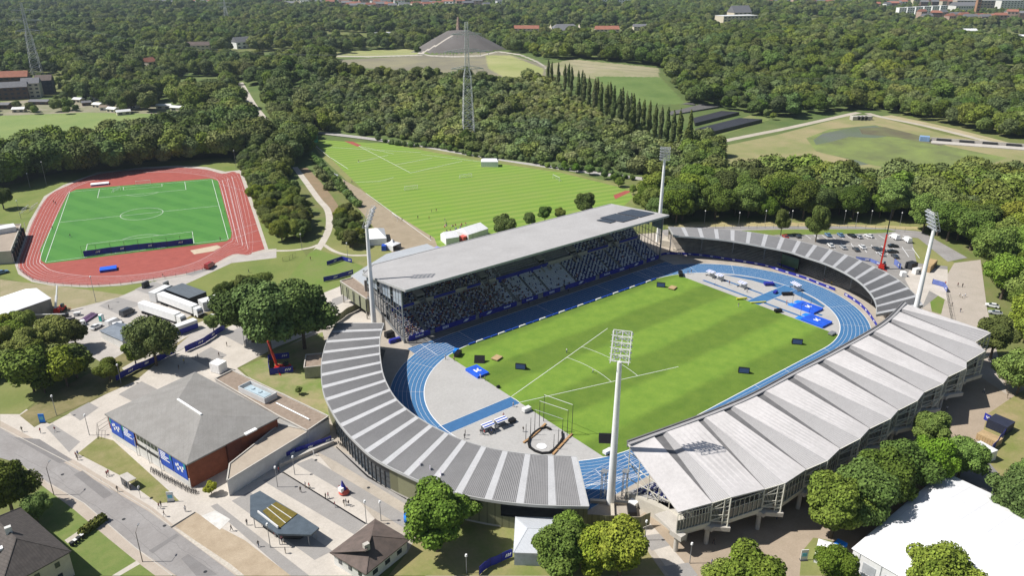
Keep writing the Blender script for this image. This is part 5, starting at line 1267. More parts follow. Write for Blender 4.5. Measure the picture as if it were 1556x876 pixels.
# throwing cage
cg = empty('throwing_cage', (-61.5, -20.5, 0.02), 0, 'hammer throwing cage with tall dark posts and folded netting', 'cage')
posts = [(-57.4, -16.2), (-58.8, -14.6), (-61.0, -14.5), (-63.5, -15.2), (-66.5, -17), (-66.5, -24.6), (-63.6, -25.3), (-60.5, -25.5), (-56, -23.0), (-54.4, -21.7)]
A_ = [G(790+60*0, 0) for _ in ()]
pp_ = [((127, 605), (97, 440)), ((175, 550), (158, 375)), ((218, 505), (210, 290)), ((265, 465), (258, 200)), ((310, 410), (318, 140)), ((412, 700), (375, 545)), ((458, 640), (435, 490)), ((502, 520), (480, 385)), ((550, 555), (530, 300)), ((597, 545), (598, 240))]
base = []
for (bx, by), (tx, ty) in pp_:
    b = G(780+bx/6.736, 580+by/6.736); z = 5.2; best = 1e9
    for k in range(40, 110):
        e_ = abs(PX((b.x, b.y, k/10))[1]-(580+ty/6.736))
        if e_ < best: best = e_; z = k/10
    base.append((b-cg.location, z))
for b, z in base: MB().tube((b.x, b.y, 0), (b.x+0.1, b.y, z), 0.09, 0.06, 6).build('post', DARK, cg)
mb = MB()
for i, j in ((4, 9), (3, 8), (2, 7)): mb.tube((base[i][0].x, base[i][0].y, base[i][1]), (base[j][0].x, base[j][0].y, base[j][1]), 0.06, n=5)
mb.build('top_beam', STEELW, cg)
NET = [(150, 640), (165, 600), (200, 555), (250, 515), (300, 480), (345, 470), (395, 490)]
loop = [(155, 640), (170, 585), (215, 535), (270, 495), (330, 478), (385, 500), (500, 530), (505, 590), (470, 650), (420, 705), (370, 740), (290, 745), (220, 720), (165, 680)]
P = [G(780+x/6.736, 580+y/6.736)-cg.location for x, y in loop]; mb = MB()
for i in range(len(P)):
    a, b = P[i], P[(i+1) % len(P)]
    if i in (5,): continue
    mb.bar((a.x, a.y, 0.25), (b.x, b.y, 0.25), 0.5, 0.45)
mb.build('folded_net', mat('black_net', (0.015, 0.015, 0.015), 0.95), cg)
mb = MB()
for a, b in (((105, 635), (190, 575)), ((195, 570), (275, 500)), ((280, 490), (330, 440)), ((405, 755), (450, 705)), ((455, 700), (510, 640)), ((515, 635), (555, 590)), ((560, 585), (600, 545))):
    p, q_ = [G(780+x/6.736, 580+y/6.736)-cg.location for x, y in (a, b)]; mb.bar((p.x, p.y, .2), (q_.x, q_.y, .2), 0.55, 0.3)
mb.build('orange_padding', mat('tan_orange', (0.45, 0.27, 0.13), 0.8), cg)
ct = G(823, 679); MB().tube((0, 0, 0.0), (0, 0, 0.03), 1.3, n=24).build('circle', LINE, cg).location = (ct.x-cg.location.x, ct.y-cg.location.y, 0.05)
# officials shelters
def shelter(px_, py_, rz, label, L_=3.4):
    g = G(px_, py_); t = empty('officials_shelter', (g.x, g.y, 0.03), rz+(pi if rz > 1 else 0), label, 'shelter', 'small white and blue officials shelters')
    mb = MB(); mb.hexa([(-L_/2, -.8, 2.0), (L_/2, -.8, 2.0), (L_/2, 1.0, 2.3), (-L_/2, 1.0, 2.3)], [(-L_/2, -.8, 2.1), (L_/2, -.8, 2.1), (L_/2, 1.0, 2.4), (-L_/2, 1.0, 2.4)]); mb.build('roof', WHITE, t)
    mb = MB()
    for y in (-0.4, 0.5): mb.box((0, y, 2.32-0.1*(y < 0)), (L_*0.98, 0.35, 0.05))
    mb.build('blue_stripe', BANNER2, t)
    mb = MB(); mb.box((0, 0.9, 0), (L_, 0.06, 2.2)); mb.build('back_panel', mat('pale_panel', (0.6, 0.62, 0.66), 0.4), t)
    mb = MB(); mb.box((0, 0.3, 0.35), (L_*.9, .4, .1))
    for s in (-1, 1): mb.tube((s*L_/2, -.7, 0), (s*L_/2, -.7, 2.0), 0.04, n=5); mb.box((s*L_/2, 0.1, 0), (0.05, 1.6, 0.4))
    mb.build('bench_frame', STEEL, t)
shelter(742, 657, -0.05, 'blue striped shelter left of its twin on the grey left end'); shelter(762, 649, -0.05, 'blue striped shelter right of its twin on the grey left end')
shelter(1079, 421, 1.5, 'left one of the joined white shelters at the right end'); shelter(1092, 426, 1.5, 'right one of the joined white shelters at the right end'); shelter(1127, 438, 1.5, 'single white shelter on the grey right end near the javelin runway')
shelter(1208, 440, 1.2, 'white cabin like shelter standing on the bend of the blue track', 4.6)
def cart(px_, py_, rz, label, m, s=(1.8, 1.1, 0.8)):
    g = G(px_, py_); t = empty('equipment_trolley', (g.x, g.y, 0.03), rz, label, 'trolley', 'small equipment trolleys round the infield')
    MB().box((0, 0, 0.3), s).build('load', m, t); mb = MB()
    for sx in (-1, 1):
        for sy in (-1, 1): mb.tube((sx*s[0]*.35, sy*s[1]*.45, .15), (sx*s[0]*.35, sy*s[1]*.5, .15), .15, n=8)
    mb.build('wheels', BLACK, t)
cart(755, 546, 0.3, 'low wooden platform on the grass beside two black displays', WOOD, (3, 2.4, .3)); cart(1022, 439, 0.3, 'low wooden platform beside the display near the far corner', WOOD, (3, 2.4, .3))
cart(696, 541, 0.6, 'black and blue gear pile where grass meets the track at left', BLACK, (3, 1.5, 1.1)); cart(1034, 419, 0.8, 'row of dark gear with blue cover at the far corner of grass', BLACK, (4, 1.5, 1.1)); cart(1168, 434, -.6, 'dark blue trolley beside the javelin runway end', BANNER, (3.6, 1.8, .9)); cart(1178, 446, .2, 'dark trolley between runway and pole vault mats', BANNER, (2.2, 1, .6)); cart(1196, 449, -.6, 'long black and white trolley near the far vault runway', BLACK, (4, 1.2, .8)); cart(1182, 475, -.4, 'black gear beside the grass edge by the vault mats', BLACK, (2.6, 1.2, .9)); cart(1264, 509, 0, 'grey frame at the right corner of the grass', STEEL, (2.6, 1.6, .5)); cart(923, 690, 0, 'small white and black gear beside the front mast on grass', STEELW, (2.4, 1.2, .8)); cart(1152, 461, -.5, 'pile of long yellow rods on the grass edge', YEL, (6, .5, .2)); cart(1127, 456, -.5, 'yellow frame at the grass corner beside the javelin runway', YEL, (4, .5, .5)); cart(800, 626, 0, 'white buggy beside the end of the left javelin runway', STEELW, (2.4, 1.3, 1.0)); cart(778, 642, 0, 'dark chairs group on the grey left end', BLACK, (1.8, 1.4, .7)); cart(693, 537, .6, 'bright blue box beside the high jump area', BLUEP, (2, 1.4, .9)); cart(757, 590, 0, 'small black case at the grass edge below the high jump mat', BLACK, (1.0, .6, .4))
# pads along the inside of the far straight
PAD = [WHITE, BANNER2, BANNER2, TEAL, WHITE, BANNER2]
mb = MB(); mb.box((0, 0, 0.0), (2.6, 0.35, 0.5)); pad0 = mb.build('kerb_pad', BANNER2)
k = 0; x = -44.0; first = True
while x < 44:
    o = pad0 if first else pad0.copy()
    if not first: col.objects.link(o)
    first = False; o.location = (x, 36.0, 0.03)
    if k % 3 == 1: 
        o.data = o.data.copy() if k == 1 else padw
        if k == 1: padw = o.data; padw.materials[0] = WHITE
    tag(o, ('white' if k % 3 == 1 else 'blue')+' foam pad in the low row along the inside of the far straight', 'pad', 'foam pads along the far straight'); x += 3.0; k += 1
# banner boards round the far bend
rng = resample([G(*p) for p in [(1001, 391), (1014.8, 387), (1062.7, 389.5), (1114, 397), (1160, 405), (1191, 414.5), (1221.7, 424), (1246, 433.5), (1268, 442), (1286.5, 451), (1299, 459), (1308, 466), (1320, 479), (1332, 497)]], 49)
for i in range(48):
    if i in (34, 35): continue
    a, b = rng[i], rng[i+1]; c = (a+b)/2; L_ = (b-a).length; t = empty('perimeter_board', (c.x, c.y, 0), atan2(b.y-a.y, b.x-a.x), 'navy advertising board in the curved row round the far bend', 'advertising board', 'navy boards round the far bend')
    MB().box((0, 0, 0.05), (L_*0.98, 0.15, 1.0)).build('board', BANNER, t)
    if i % 2 == 0:
        mb = MB()
        for s in (-1, 1):
            for u in range(5): mb.box((-L_*.2+u*L_*.1, s*0.09, 0.35), (L_*.07, 0.03, 0.4 if u % 2 else .55))
        mb.build('lettering', WHITE, t)
# big screen on the far terrace
g = G(1196, 411); t = empty('video_screen', (g.x+1.5, g.y, 0), 1.15-pi/2+pi/2+0.9, 'green video screen standing before the far dark terrace', 'video screen')
t.rotation_euler = (0, 0, atan2(G(1208, 408).y-G(1184, 400).y, G(1208, 408).x-G(1184, 400).x))
mb = MB(); mb.box((0, 0, 1.2), (8, 0.6, 4.6)); mb.build('screen_case', BLACK, t)
for s in (-1, 1):
    mb = MB(); mb.box((0, s*0.33, 1.4), (7.6, 0.06, 4.2)); mb.build('screen_face', mat('screen_green', (0.06, 0.12, 0.05), 0.3, c2=(0.03, 0.06, 0.03), scale=.4), t)
mb = MB()
for s in (-1, 1): mb.box((s*3.4, 0, 0), (0.4, 1.4, 1.2))
mb.build('screen_leg', BLACK, t)
mb = MB(); mb.box((-1.5, -0.37, 0.35), (8, 0.1, 0.9)); mb.build('lower_banner', BANNER, t)

# ================================================================== vehicles
def rounded_body(mb, prof, w, mi=0, inset=0.12):
    """prof: side profile [(x,z)...] closed; extruded across w with a slight tumblehome"""
    n = len(prof); A = [(x, -w/2+inset*(max(0, z-0.8)), z) for x, z in prof]; B = [(x, w/2-inset*(max(0, z-0.8)), z) for x, z in prof]
    mb.add(A, [tuple(range(n))], mi); mb.add(B, [tuple(range(n))[::-1]], mi)
    mb.add(A+B, [(i, (i+1) % n, n+(i+1) % n, n+i) for i in range(n)], mi)
def carmat(name, c): return mat('car_paint_'+name, c, 0.25, var=0.02, spec=0.6)
CP = {'white': carmat('white', (0.75, 0.75, 0.75)), 'silver': carmat('silver', (0.42, 0.43, 0.45)), 'black': carmat('black', (0.015, 0.015, 0.018)), 'dark grey': carmat('grey', (0.07, 0.075, 0.085)), 'blue': carmat('blue', (0.12, 0.22, 0.36)), 'red': carmat('red', (0.35, 0.03, 0.025)), 'beige': carmat('beige', (0.45, 0.42, 0.36))}
def car_proto(cname, kind='car'):
    t = empty('parked_car' if kind == 'car' else 'parked_van', (0, 0, 0))
    if kind == 'car':
        L_, w = 4.4, 1.78
        body = [(-2.2, 0.35), (2.15, 0.35), (2.2, 0.65), (2.05, 0.85), (1.25, 0.98), (0.95, 1.0), (-1.6, 1.05), (-2.1, 0.98), (-2.22, 0.7)]
        cab = [(1.15, 0.95), (0.35, 1.42), (-1.2, 1.46), (-1.95, 1.02)]
    else:
        L_, w = 5.4, 2.0
        body = [(-2.7, 0.4), (2.65, 0.4), (2.7, 0.9), (2.3, 1.15), (1.9, 1.3), (-2.7, 1.35)]
        cab = [(2.0, 1.25), (1.3, 2.2), (-2.6, 2.35), (-2.68, 1.3)]
    mb = MB(); rounded_body(mb, body, w); 
    if kind == 'van': rounded_body(mb, [(1.75, 1.2), (1.15, 2.22), (-2.62, 2.37), (-2.7, 1.3)], w*0.96)
    mb.build('body', CP[cname], t)
    mb = MB()
    if kind == 'car': rounded_body(mb, cab, w*0.86, 0, 0.3)
    else: rounded_body(mb, [(2.05, 1.25), (1.35, 2.1), (1.0, 2.1), (1.0, 1.25)], w*0.94)
    mb.build('windows', GLASS, t)
    if kind == 'car': MB().hexa([(-1.15, -.62, 1.44), (.3, -.62, 1.41), (.3, .62, 1.41), (-1.15, .62, 1.44)], [(-1.15, -.6, 1.5), (.28, -.6, 1.46), (.28, .6, 1.46), (-1.15, .6, 1.5)]).build('roof_panel', CP[cname], t)
    for sx in (-1, 1):
        for sy in (-1, 1): MB().tube((sx*L_*.3, sy*(w/2-.18), .33), (sx*L_*.3, sy*(w/2+.02), .33), .33, n=12).build('wheel', BLACK, t)
    for sy in (-1, 1): MB().box((L_/2-.06, sy*(w/2-.3), .62), (.12, .35, .14)).build('headlight', LAMP, t)
    return Proto(t)
protos = {}
def car(px_, py_, rz, cname, label, kind='car', group=None):
    k = (cname, kind)
    if k not in protos: protos[k] = car_proto(cname, kind)
    g = G(px_, py_); r = protos[k].put((g.x, g.y, 0.03), rz, None, label, 'car' if kind == 'car' else 'van', group); return r
ax = atan2(G(1344, 352).y-G(1200, 352).y, G(1344, 352).x-G(1200, 352).x)
gk = 'cars and vans in the car park behind the right curved stand'
up_ = ax+pi/2
for p, c, rz, lab, kd in [((193, 361.5), 'red', up_, 'red car at the left end of the car park back row', 'car'), ((211, 360.5), 'dark grey', up_+.2, 'dark car next to the red car in the back row', 'car'), ((258, 359), 'blue', up_, 'left one of two blue cars in the back row', 'car'), ((277, 359), 'blue', up_, 'right one of two blue cars in the back row', 'car'), ((294, 360), 'black', up_+.3, 'black car in the back row beside the silver car', 'car'), ((304, 361.5), 'silver', up_+.2, 'silver car in the back row beside the black car', 'car'), ((320, 360.5), 'white', up_+.5, 'white car slanting in the back row', 'car'),
   ((359, 363), 'white', up_+.1, 'white van left of the tall white van', 'van'), ((378, 367.5), 'white', up_, 'tall white van at the right end of the car park', 'van'),
   ((262, 375), 'white', up_, 'leftmost white car of the front row', 'car'), ((281, 378), 'silver', up_, 'silver car between two cars in the front row', 'car'), ((300.5, 381), 'dark grey', up_, 'dark car left of a white car in the front row', 'car'), ((310, 377.5), 'white', up_, 'white car right of a dark car in the front row', 'car'), ((330.5, 380), 'dark grey', up_, 'dark grey car left of the red crane', 'car'), ((340, 382), 'dark grey', up_, 'dark grey car touching the red crane mast', 'car'), ((339, 388), 'silver', up_, 'grey car in front of the one beside the crane', 'car'), ((357, 376), 'black', ax, 'black car right of the crane, farthest of three', 'car'), ((356.5, 384.5), 'black', ax, 'black car right of the crane, middle of three', 'car'), ((359.5, 391.5), 'dark grey', up_, 'dark car right of the crane, nearest of three', 'car')]:
    car(1000+p[0], p[1], rz, c, lab, kd, gk)
car(1507, 467, 1.9, 'white', 'white car half hidden by trees at the right edge'); car(1512, 478, 2.0, 'silver', 'silver car below the white one at the right edge')
car(194, 478, 0.55, 'dark grey', 'dark van parked in the yard left of the lorries', 'van'); car(147, 499, 0.6, 'white', 'white car parked beside the grey marquee'); car(4, 416, 0.2, 'blue', 'blue car at the left edge below the red track'); car(173, 494, 0.5, 'white', 'white van behind the grey marquee', 'van')
g = G(319, 405)
car(319, 407, 0.75, 'red', 'red and white van beside the red track corner', 'van')
def lorry(a, b, label, trailer_h=3.9, cabside=1, artic=True):
    """a = rear, b = front (ground pixels)"""
    A, B = G(*a), G(*b); L_ = (B-A).length; rz = atan2(B.y-A.y, B.x-A.x); t = empty('lorry', (A.x, A.y, 0.02), rz, label, 'lorry', 'white lorries parked in the event yard')
    MB().box(((L_-2.8)/2, 0, 1.2), (L_-2.8, 2.55, trailer_h-1.2)).build('box_trailer', WHITE, t)
    mb = MB(); rounded_body(mb, [(L_-2.3, 0.5), (L_-.1, .5), (L_, 1.2), (L_-.1, 2.2), (L_-.5, 3.4), (L_-2.3, 3.5)], 2.45, 0, .05); mb.build('cab', WHITE, t)
    MB().box((L_-.08, 0, 1.7), (.25, 2.1, .95)).build('windscreen', GLASS, t); MB().box((L_, 0, .6), (.2, 2.2, .6)).build('grille', BLACK, t)
    MB().box((L_/2, 0, .8), (L_-1, 1.2, .4)).build('chassis', DARK, t)
    for x in (1.5, 2.8, 4.1, L_-1.2, L_-3.6):
        mb = MB(); mb.tube((x, -1.25, .5), (x, 1.25, .5), .5, n=12); mb.build('wheel', BLACK, t)
lorry((217, 474), (281, 495), 'white articulated lorry in front of the other one'); lorry((246, 460), (306, 483), 'white articulated lorry behind, nose pointing to the promenade')
def container(a, b, w_, h, label, wm, name='container', extra=None, stripe=None, group=None):
    A, B = G(*a), G(*b); L_ = (B-A).length; t = empty(name, ((A.x+B.x)/2, (A.y+B.y)/2, 0.03), atan2(B.y-A.y, B.x-A.x), label, 'container', group)
    MB().box((0, w_/2, .1), (L_, w_, h)).build('body', wm, t); mb = MB()
    n_ = max(3, int(L_/.6))
    for k in range(n_): mb.box((-L_/2+(k+.5)*L_/n_, -0.03, .2), (.12, .06, h-.25))
    mb.build('side_ribs', wm, t); MB().box((0, w_/2, h+.1), (L_*1.01, w_*1.01, .08)).build('roof', extra or wm, t)
    if stripe: MB().box((0, -.1, .2), (L_*.96, .05, h*.6)).build('banner', stripe, t)
    return t
container((270, 511), (302, 499), 2.6, 2.9, 'white container with blue banner beside the round tree', STEELW, stripe=BANNER)
container((310, 474), (337, 466), 4, 3.2, 'white box unit at the right end of the yard', STEELW)
container((238, 461), (262, 449), 3.0, 3.6, 'white box trailer behind the lorries', STEELW)
container((254, 456), (290, 470), 7, 4.0, 'black sided unit with grey ribbed roof behind the lorries', BLACK, extra=mat('grey_ribbed', (0.14, 0.16, 0.18), .5, wave=(0, 1.2, (.08, .09, .1), .8, .2)))
container((320, 566), (334, 570), 3.2, 2.9, 'white box cabin standing on the promenade behind the brick hall', WHITE, name='cabin')
# fenced containers at the right
cr = container((1474, 690), (1500, 705), 3.0, 2.8, 'pale grey cabin in the blue fenced compound at the right', STEELW, name='cabin')
container((1497, 650), (1527, 663), 4.5, 2.4, 'dark container in the blue fenced compound at the right', mat('navy_container', (.03, .035, .06), .6))
container((1482, 668), (1512, 682), 3.2, 1.6, 'wooden topped store in the blue fenced compound at the right', WOOD)
# portable toilets etc
for k, (p, m_, lab) in enumerate([((155, 488), TEAL, 'single teal portable toilet in the yard'), ]):
    g = G(*p); t = empty('portable_toilet', (g.x, g.y, .02), .5, lab, 'toilet'); MB().box((0, 0, 0), (1.2, 1.2, 2.2)).build('cabin', m_, t); MB().hexa([(-.65, -.65, 2.2), (.65, -.65, 2.2), (.65, .65, 2.2), (-.65, .65, 2.2)], [(-.4, -.4, 2.45), (.4, -.4, 2.45), (.4, .4, 2.45), (-.4, .4, 2.45)]).build('roof', WHITE, t); MB().box((0, -.62, .1), (.8, .05, 1.9)).build('door', WHITE, t)

CL = [('white event van body', 'equipment_case')]
rc = random.Random(31)
for k, (px_, py_, w_, d_, h_, m_, nm, lab) in enumerate([
 (118, 480, 2.2, 1.2, 1.2, STEELW, 'equipment_case', 'pale case left of the stacked beams'), (108, 490, 3, 1.5, 1.3, BLACK, 'equipment_case', 'black case in the yard by the boom lift'), (126, 494, 1.6, 1.6, 1.6, WHITE, 'generator', 'small white generator by the stacked beams'), (86, 492, 5, .3, 1.0, YEL, 'barrier_stack', 'yellow stack beside the left white tent'), (180, 500, 3, 2, 2.2, STEELW, 'generator', 'white unit touching the grey marquee'), (210, 497, 2, 1, 1, DARK, 'equipment_case', 'dark case beside the marquee'), (226, 492, 2.4, 1.2, 1.1, STEELW, 'equipment_case', 'pale case in front of the first lorry'), (322, 490, 3, 2.2, 2.4, STEELW, 'generator', 'white generator beyond the container'), (332, 480, 2, 1.6, 1.6, BANNER2, 'equipment_case', 'blue case at the right end of the yard'), (222, 437, 3, 1, 2.2, DARK, 'gate_frame', 'dark frame at the lower edge of the red track'), (253, 436, 2.5, .6, 2.0, STEEL, 'gate_frame', 'grey gate frame beside the paving bands'),
 (640, 398, 5, 2, 1.2, WHITE, 'stall_table', 'white covered tables behind the grandstand roof corner'), (655, 392, 3, 2, 1.8, STEELW, 'stall_table', 'pale stall beside the white tables'), (664, 384, 3, 2.4, 2.2, mat('pale_violet', (.3, .3, .6), .6), 'stall_table', 'pale violet stall behind the grandstand roof'), (704, 366, 3, 3, 2.2, mat('coral_red', (.6, .12, .09), .6), 'stall_table', 'coral coloured stall between two white tents'), (584, 380, 3, 2, 2.2, BANNER2, 'equipment_case', 'blue round cover beside the pointed tent'),
 (1384, 408, 4, 3, 2.6, DARK, 'equipment_case', 'dark cabin beside the blue gate banner'), (1392, 416, 3, 2, 2.2, STEELW, 'equipment_case', 'pale unit next to the dark cabin'), (1372, 420, 2, 2, 1.8, WHITE, 'equipment_case', 'white case in front of the gate banner'), (1412, 408, 11, 3, 2.4, WOOD, 'wooden_shed', 'long shed with orange-brown roof beside the concrete yard'), (1290, 862, 3, 2, 1.8, mat('coral_red', (.6, .12, .09)), 'parasol_table', 'red parasol table at the front of the big tent'), (1275, 838, 2.2, 2.2, 2.0, BLUEP, 'parasol_table', 'blue parasol table beside the big tent corner'),
 (965, 768, 3, 2, 1.4, WHITE, 'camera_case', 'white camera case beside the folded roof end wall'), (960, 778, 3.5, 2, 1.0, BLACK, 'camera_case', 'black gear on the stair landing by the front mast'), (592, 512, 3, 2, 1.8, BLACK, 'camera_case', 'black gear below the glazed end of the grandstand'), (600, 520, 4, 1.2, 1.2, BANNER, 'camera_case', 'navy covered gear at the grandstand corner'), (1028, 380, 4, 2, 1.0, BEIGE, 'stair_block', 'beige stair block between grandstand and right bend'), (1016, 372, 7, 5, 2.6, BEIGE, 'stair_block', 'large beige terrace block right of the grandstand end')]):
    g = G(px_, py_); t = empty(nm, (g.x, g.y, .02), rc.uniform(-.3, .9), lab, nm.replace('_', ' '))
    MB().hexa([(-w_/2, -d_/2, .05), (w_/2, -d_/2, .05), (w_/2, d_/2, .05), (-w_/2, d_/2, .05)], [(-w_/2*.96, -d_/2*.94, h_), (w_/2*.96, -d_/2*.94, h_), (w_/2*.96, d_/2*.94, h_), (-w_/2*.96, d_/2*.94, h_)]).build('body', m_, t)
    MB().box((0, 0, h_), (w_*.9, d_*.85, .06)).build('lid', m_, t); MB().box((w_*.2, -d_/2-.02, h_*.25), (w_*.3, .05, h_*.4)).build('hatch', DARK, t)

# ---- cranes and lifts
def telehandler(px_, py_, rz, label, topz, reach, body_m=REDP, boom_m=REDP, upper=None):
    g = G(px_, py_); t = empty('telescopic_crane', (g.x, g.y, .02), rz, label, 'crane')
    mb = MB(); mb.box((0, 0, .6), (4.6, 2.2, .8)); mb.box((-1.3, 0, 1.4), (1.8, 1.6, .7)); mb.build('chassis', body_m, t)
    MB().hexa([(0.2, -.95, 1.4), (1.7, -.95, 1.4), (1.7, -.1, 1.4), (.2, -.1, 1.4)], [(0.4, -.9, 2.6), (1.5, -.9, 2.6), (1.5, -.15, 2.6), (.4, -.15, 2.6)]).build('cab', GLASS, t)
    for sx in (-1, 1):
        for sy in (-1, 1): MB().tube((sx*1.6, sy*.8, .6), (sx*1.6, sy*1.25, .6), .6, n=12).build('wheel', BLACK, t)
    b0 = Vector((-1.5, .5, 2)); b1 = Vector((reach, .5, topz)); m_ = b0.lerp(b1, .55)
    MB().bar(b0, m_, .6, .6).build('lower_boom', boom_m, t); MB().bar(m_, b1, .38, .38).build('upper_boom', upper or boom_m, t)
    mb = MB()
    for sx in (-1, 1):
        for sy in (-1, 1): mb.bar((sx*2, 0, .5), (sx*2.4, sy*2.4, .1), .2)
    mb.build('outriggers', body_m, t)
    return t
telehandler(430, 563, 0.2, 'red telescopic crane in the blue fenced square below the tall trees', 11, -3.5)
telehandler(1340, 408, 0.3, 'red crane with tall upright black tipped mast beside the car park', 25, -1.0, upper=BLACK)
t = telehandler(92, 474, 0.9, 'white boom lift with red base beside the left event tent', 9, 2.5, boom_m=WHITE)
t = empty('boom_lift', G(100, 482), 2.8, 'pale work platform lying extended on the sandy yard', 'lift'); MB().bar((0, 0, 1), (9, 0, 2.2), .4).build('arm', STEELW, t); MB().box((0, 0, .3), (2, 1.4, .9)).build('base', BLACK, t); mb = MB(); mb.box((9.6, 0, 1.8), (1.4, 1.2, .1)); mb.build('platform', STEEL, t)
for k in range(2):
    g = G(132+k*5, 484+k*1.5); t = empty('stacked_beams', (g.x, g.y, .02), .75, 'purple and grey beams stacked on the yard, '+('left' if k == 0 else 'right')+' stack', 'beams'); mb = MB()
    for j in range(3): mb.box((0, j*.45-.45, .1), (7, .35, .5))
    mb.build('beams', mat('purple_beam', (0.14, 0.08, 0.16), .6), t)
# forecourt bits
def lamp(px_, py_, h, label, cat='street lamp', arm=0.0, rz=0, group=None, name='street_lamp', m=None):
    g = G(px_, py_); t = empty(name, (g.x, g.y, 0), rz, label, cat, group); MB().tube((0, 0, 0), (0, 0, h), .10, .06, 8).build('pole', m or STEEL, t)
    if arm: MB().tube((0, 0, h), (arm, 0, h+arm*.3), .05, .04, 6).build('arm', m or STEEL, t); MB().box((arm+.2, 0, h+arm*.3-.05), (.7, .25, .12)).build('lamp_head', STEEL, t)
    else: MB().tube((0, 0, h-.1), (0, 0, h+.35), .28, .2, 10).build('lamp_head', WHITE, t)
    return t
gl_ = 'street lamps along the main road'
for p, h, lab in [((216.7, 854.8), 7.6, 'curved street lamp beside the road at the lower left'), ((82, 753), 7.6, 'curved street lamp beside the large dark tree')]:
    lamp(p[0], p[1], h, lab, arm=1.6, rz=1.0, group=gl_, m=mat('brown_pole', (.16, .13, .11), .6))
gp2 = 'slim lamp posts on the promenade and forecourt'
for i, (p, h) in enumerate([((86, 632), 6), ((136, 662), 6), ((184, 583), 6), ((422, 741), 5.5), ((557, 797), 6), ((579, 792), 5), ((709, 872), 4.5), ((268, 545), 4.5), ((372, 527), 5), ((448, 722), 5), ((245, 625), 5), ((411, 833), 6), ((1247, 858), 5), ((1048, 857), 5), ((980, 822), 5)]):
    lamp(p[0], p[1], h, ['slim lamp post at the corner of promenade and road', 'slim lamp post beside the blue banners of the hall', 'slim lamp post at the shaded end of the blue fence', 'lamp post on the forecourt next to the white annexe wall', 'thin lamp post behind the small white house', 'short lamp post at the corner of the small white house', 'lamp post on the grass left of the small grey roof', 'lamp post on the service path above the fence', 'lamp post where the promenade meets the tall trees', 'lamp post on the grey paving band of the forecourt', 'lamp post peeping up behind the brick hall', 'lamp post in front of the green roofed kiosk', 'lamp post on the grass beside the large tent', 'lamp post on the tan paving below the folded roof', 'lamp post at the top of the pale walkway'][i], group=gp2)
gm_ = 'tall thin lighting poles round the red track'
for i, (p, h) in enumerate([((71, 282), 13), ((46, 286), 8), ((359, 257), 11), ((32, 333), 9), ((146, 460), 10), ((459, 380), 7), ((529, 398), 8)]):
    lamp(p[0], p[1], h, ['tall pole before the dark tree belt', 'shorter pole left of the tall pole at the tree belt', 'pole at the upper right corner of the red track', 'pole beside the clubhouse goals', 'pole on the grass below the red track', 'pole beside the thicket near the slope', 'pole at the bend of the slope path'][i], 'lighting pole', group=gm_, name='lighting_pole')
gr2 = 'lamp posts along the outer road behind the right bend'
for i, px_ in enumerate([1070, 1122, 1162, 1196, 1202, 1256, 1282, 1300, 1322, 1367]):
    lamp(px_, 341+(i % 2)*3, 6.5, 'thin lamp post in the row along the outer road by the wood', group=gr2)
# bus shelter and signs
g = G(197, 739); t = empty('bus_shelter', (g.x, g.y, .02), 0.25+pi/2, 'small bus shelter with pale roof between footway and lawn', 'bus shelter')
MB().hexa([(-2, -1, 2.3), (2, -1, 2.3), (2, 1, 2.5), (-2, 1, 2.5)], [(-2, -1, 2.42), (2, -1, 2.42), (2, 1, 2.62), (-2, 1, 2.62)]).build('roof', CONC, t); MB().box((0, .85, .1), (3.6, .05, 2.2)).build('glass_back', GLASS, t)
mb = MB()
for s in (-1, 1): mb.tube((s*1.8, -.8, 0), (s*1.8, -.8, 2.3), .05, n=6); mb.tube((s*1.8, .8, 0), (s*1.8, .8, 2.4), .05, n=6)
mb.build('post', DARK, t); MB().box((0, .5, .45), (3, .4, .06)).build('bench', WOOD, t)
g = G(214, 758); t = empty('bus_stop_sign', (g.x, g.y, 0), .8, 'round bus stop sign on a thin pole by the kerb', 'sign'); MB().tube((0, 0, 0), (0, 0, 3.2), .05, n=6).build('pole', STEEL, t); MB().tube((0, -.04, 3.1), (0, .04, 3.1), .42, n=16).build('sign_disc', STEELW, t)
for p, lab, m_ in [((260, 763), 'white and blue A-frame banner flag beside the bicycles', STEELW), ((65, 643), 'bright blue banner flags at the start of the promenade', BLUEP), ((1221, 852), 'white and blue standing sign on the grass by the tan paving', STEELW)]:
    g = G(*p); t = empty('banner_stand', (g.x, g.y, 0), -.6, lab, 'banner'); MB().box((0, 0, .1), (1.5, .15, 2.6)).build('panel', m_, t); MB().box((0, -.1, 1.0), (1.0, .05, .9)).build('panel_print', mat('pale_cyan', (.15, .5, .65), .5), t); MB().box((0, 0, 0), (1.6, .8, .1)).build('foot', DARK, t)
g = G(621, 792); t = empty('inflatable_figure', (g.x, g.y, 0), .4, 'bright light-blue inflatable mascot shaped blob beside the big round tree', 'inflatable'); MB().tube((0, 0, 0), (0, 0, 2.0), 1.1, 1.0, 14).build('body', BLUEP, t, True); MB().tube((0, 0, 2.0), (0, 0, 3.1), 1.0, .5, 14).build('head', BLUEP, t, True); MB().box((-.5, -.9, 1.6), (.9, .2, .6)).build('white_patch', WHITE, t)
t['label'] = 'bright light-blue inflatable column beside the big round tree'; t.name = 'inflatable_column'
g = G(523, 750); t = empty('inflatable_stand', (g.x, g.y, 0), .2, 'red and blue promotion stand with pointed flag on the forecourt', 'stand'); MB().tube((0, 0, .3), (0, 0, 1.2), 1.3, .9, 12).build('base', mat('coral_red', (.6, .12, .09), .6), t); MB().tube((0, 0, 1.2), (-.3, 0, 3.6), .7, .12, 8).build('flag', BANNER, t); MB().box((-.8, 0, 1.0), (.8, 1.2, 1.0)).build('white_counter', WHITE, t)
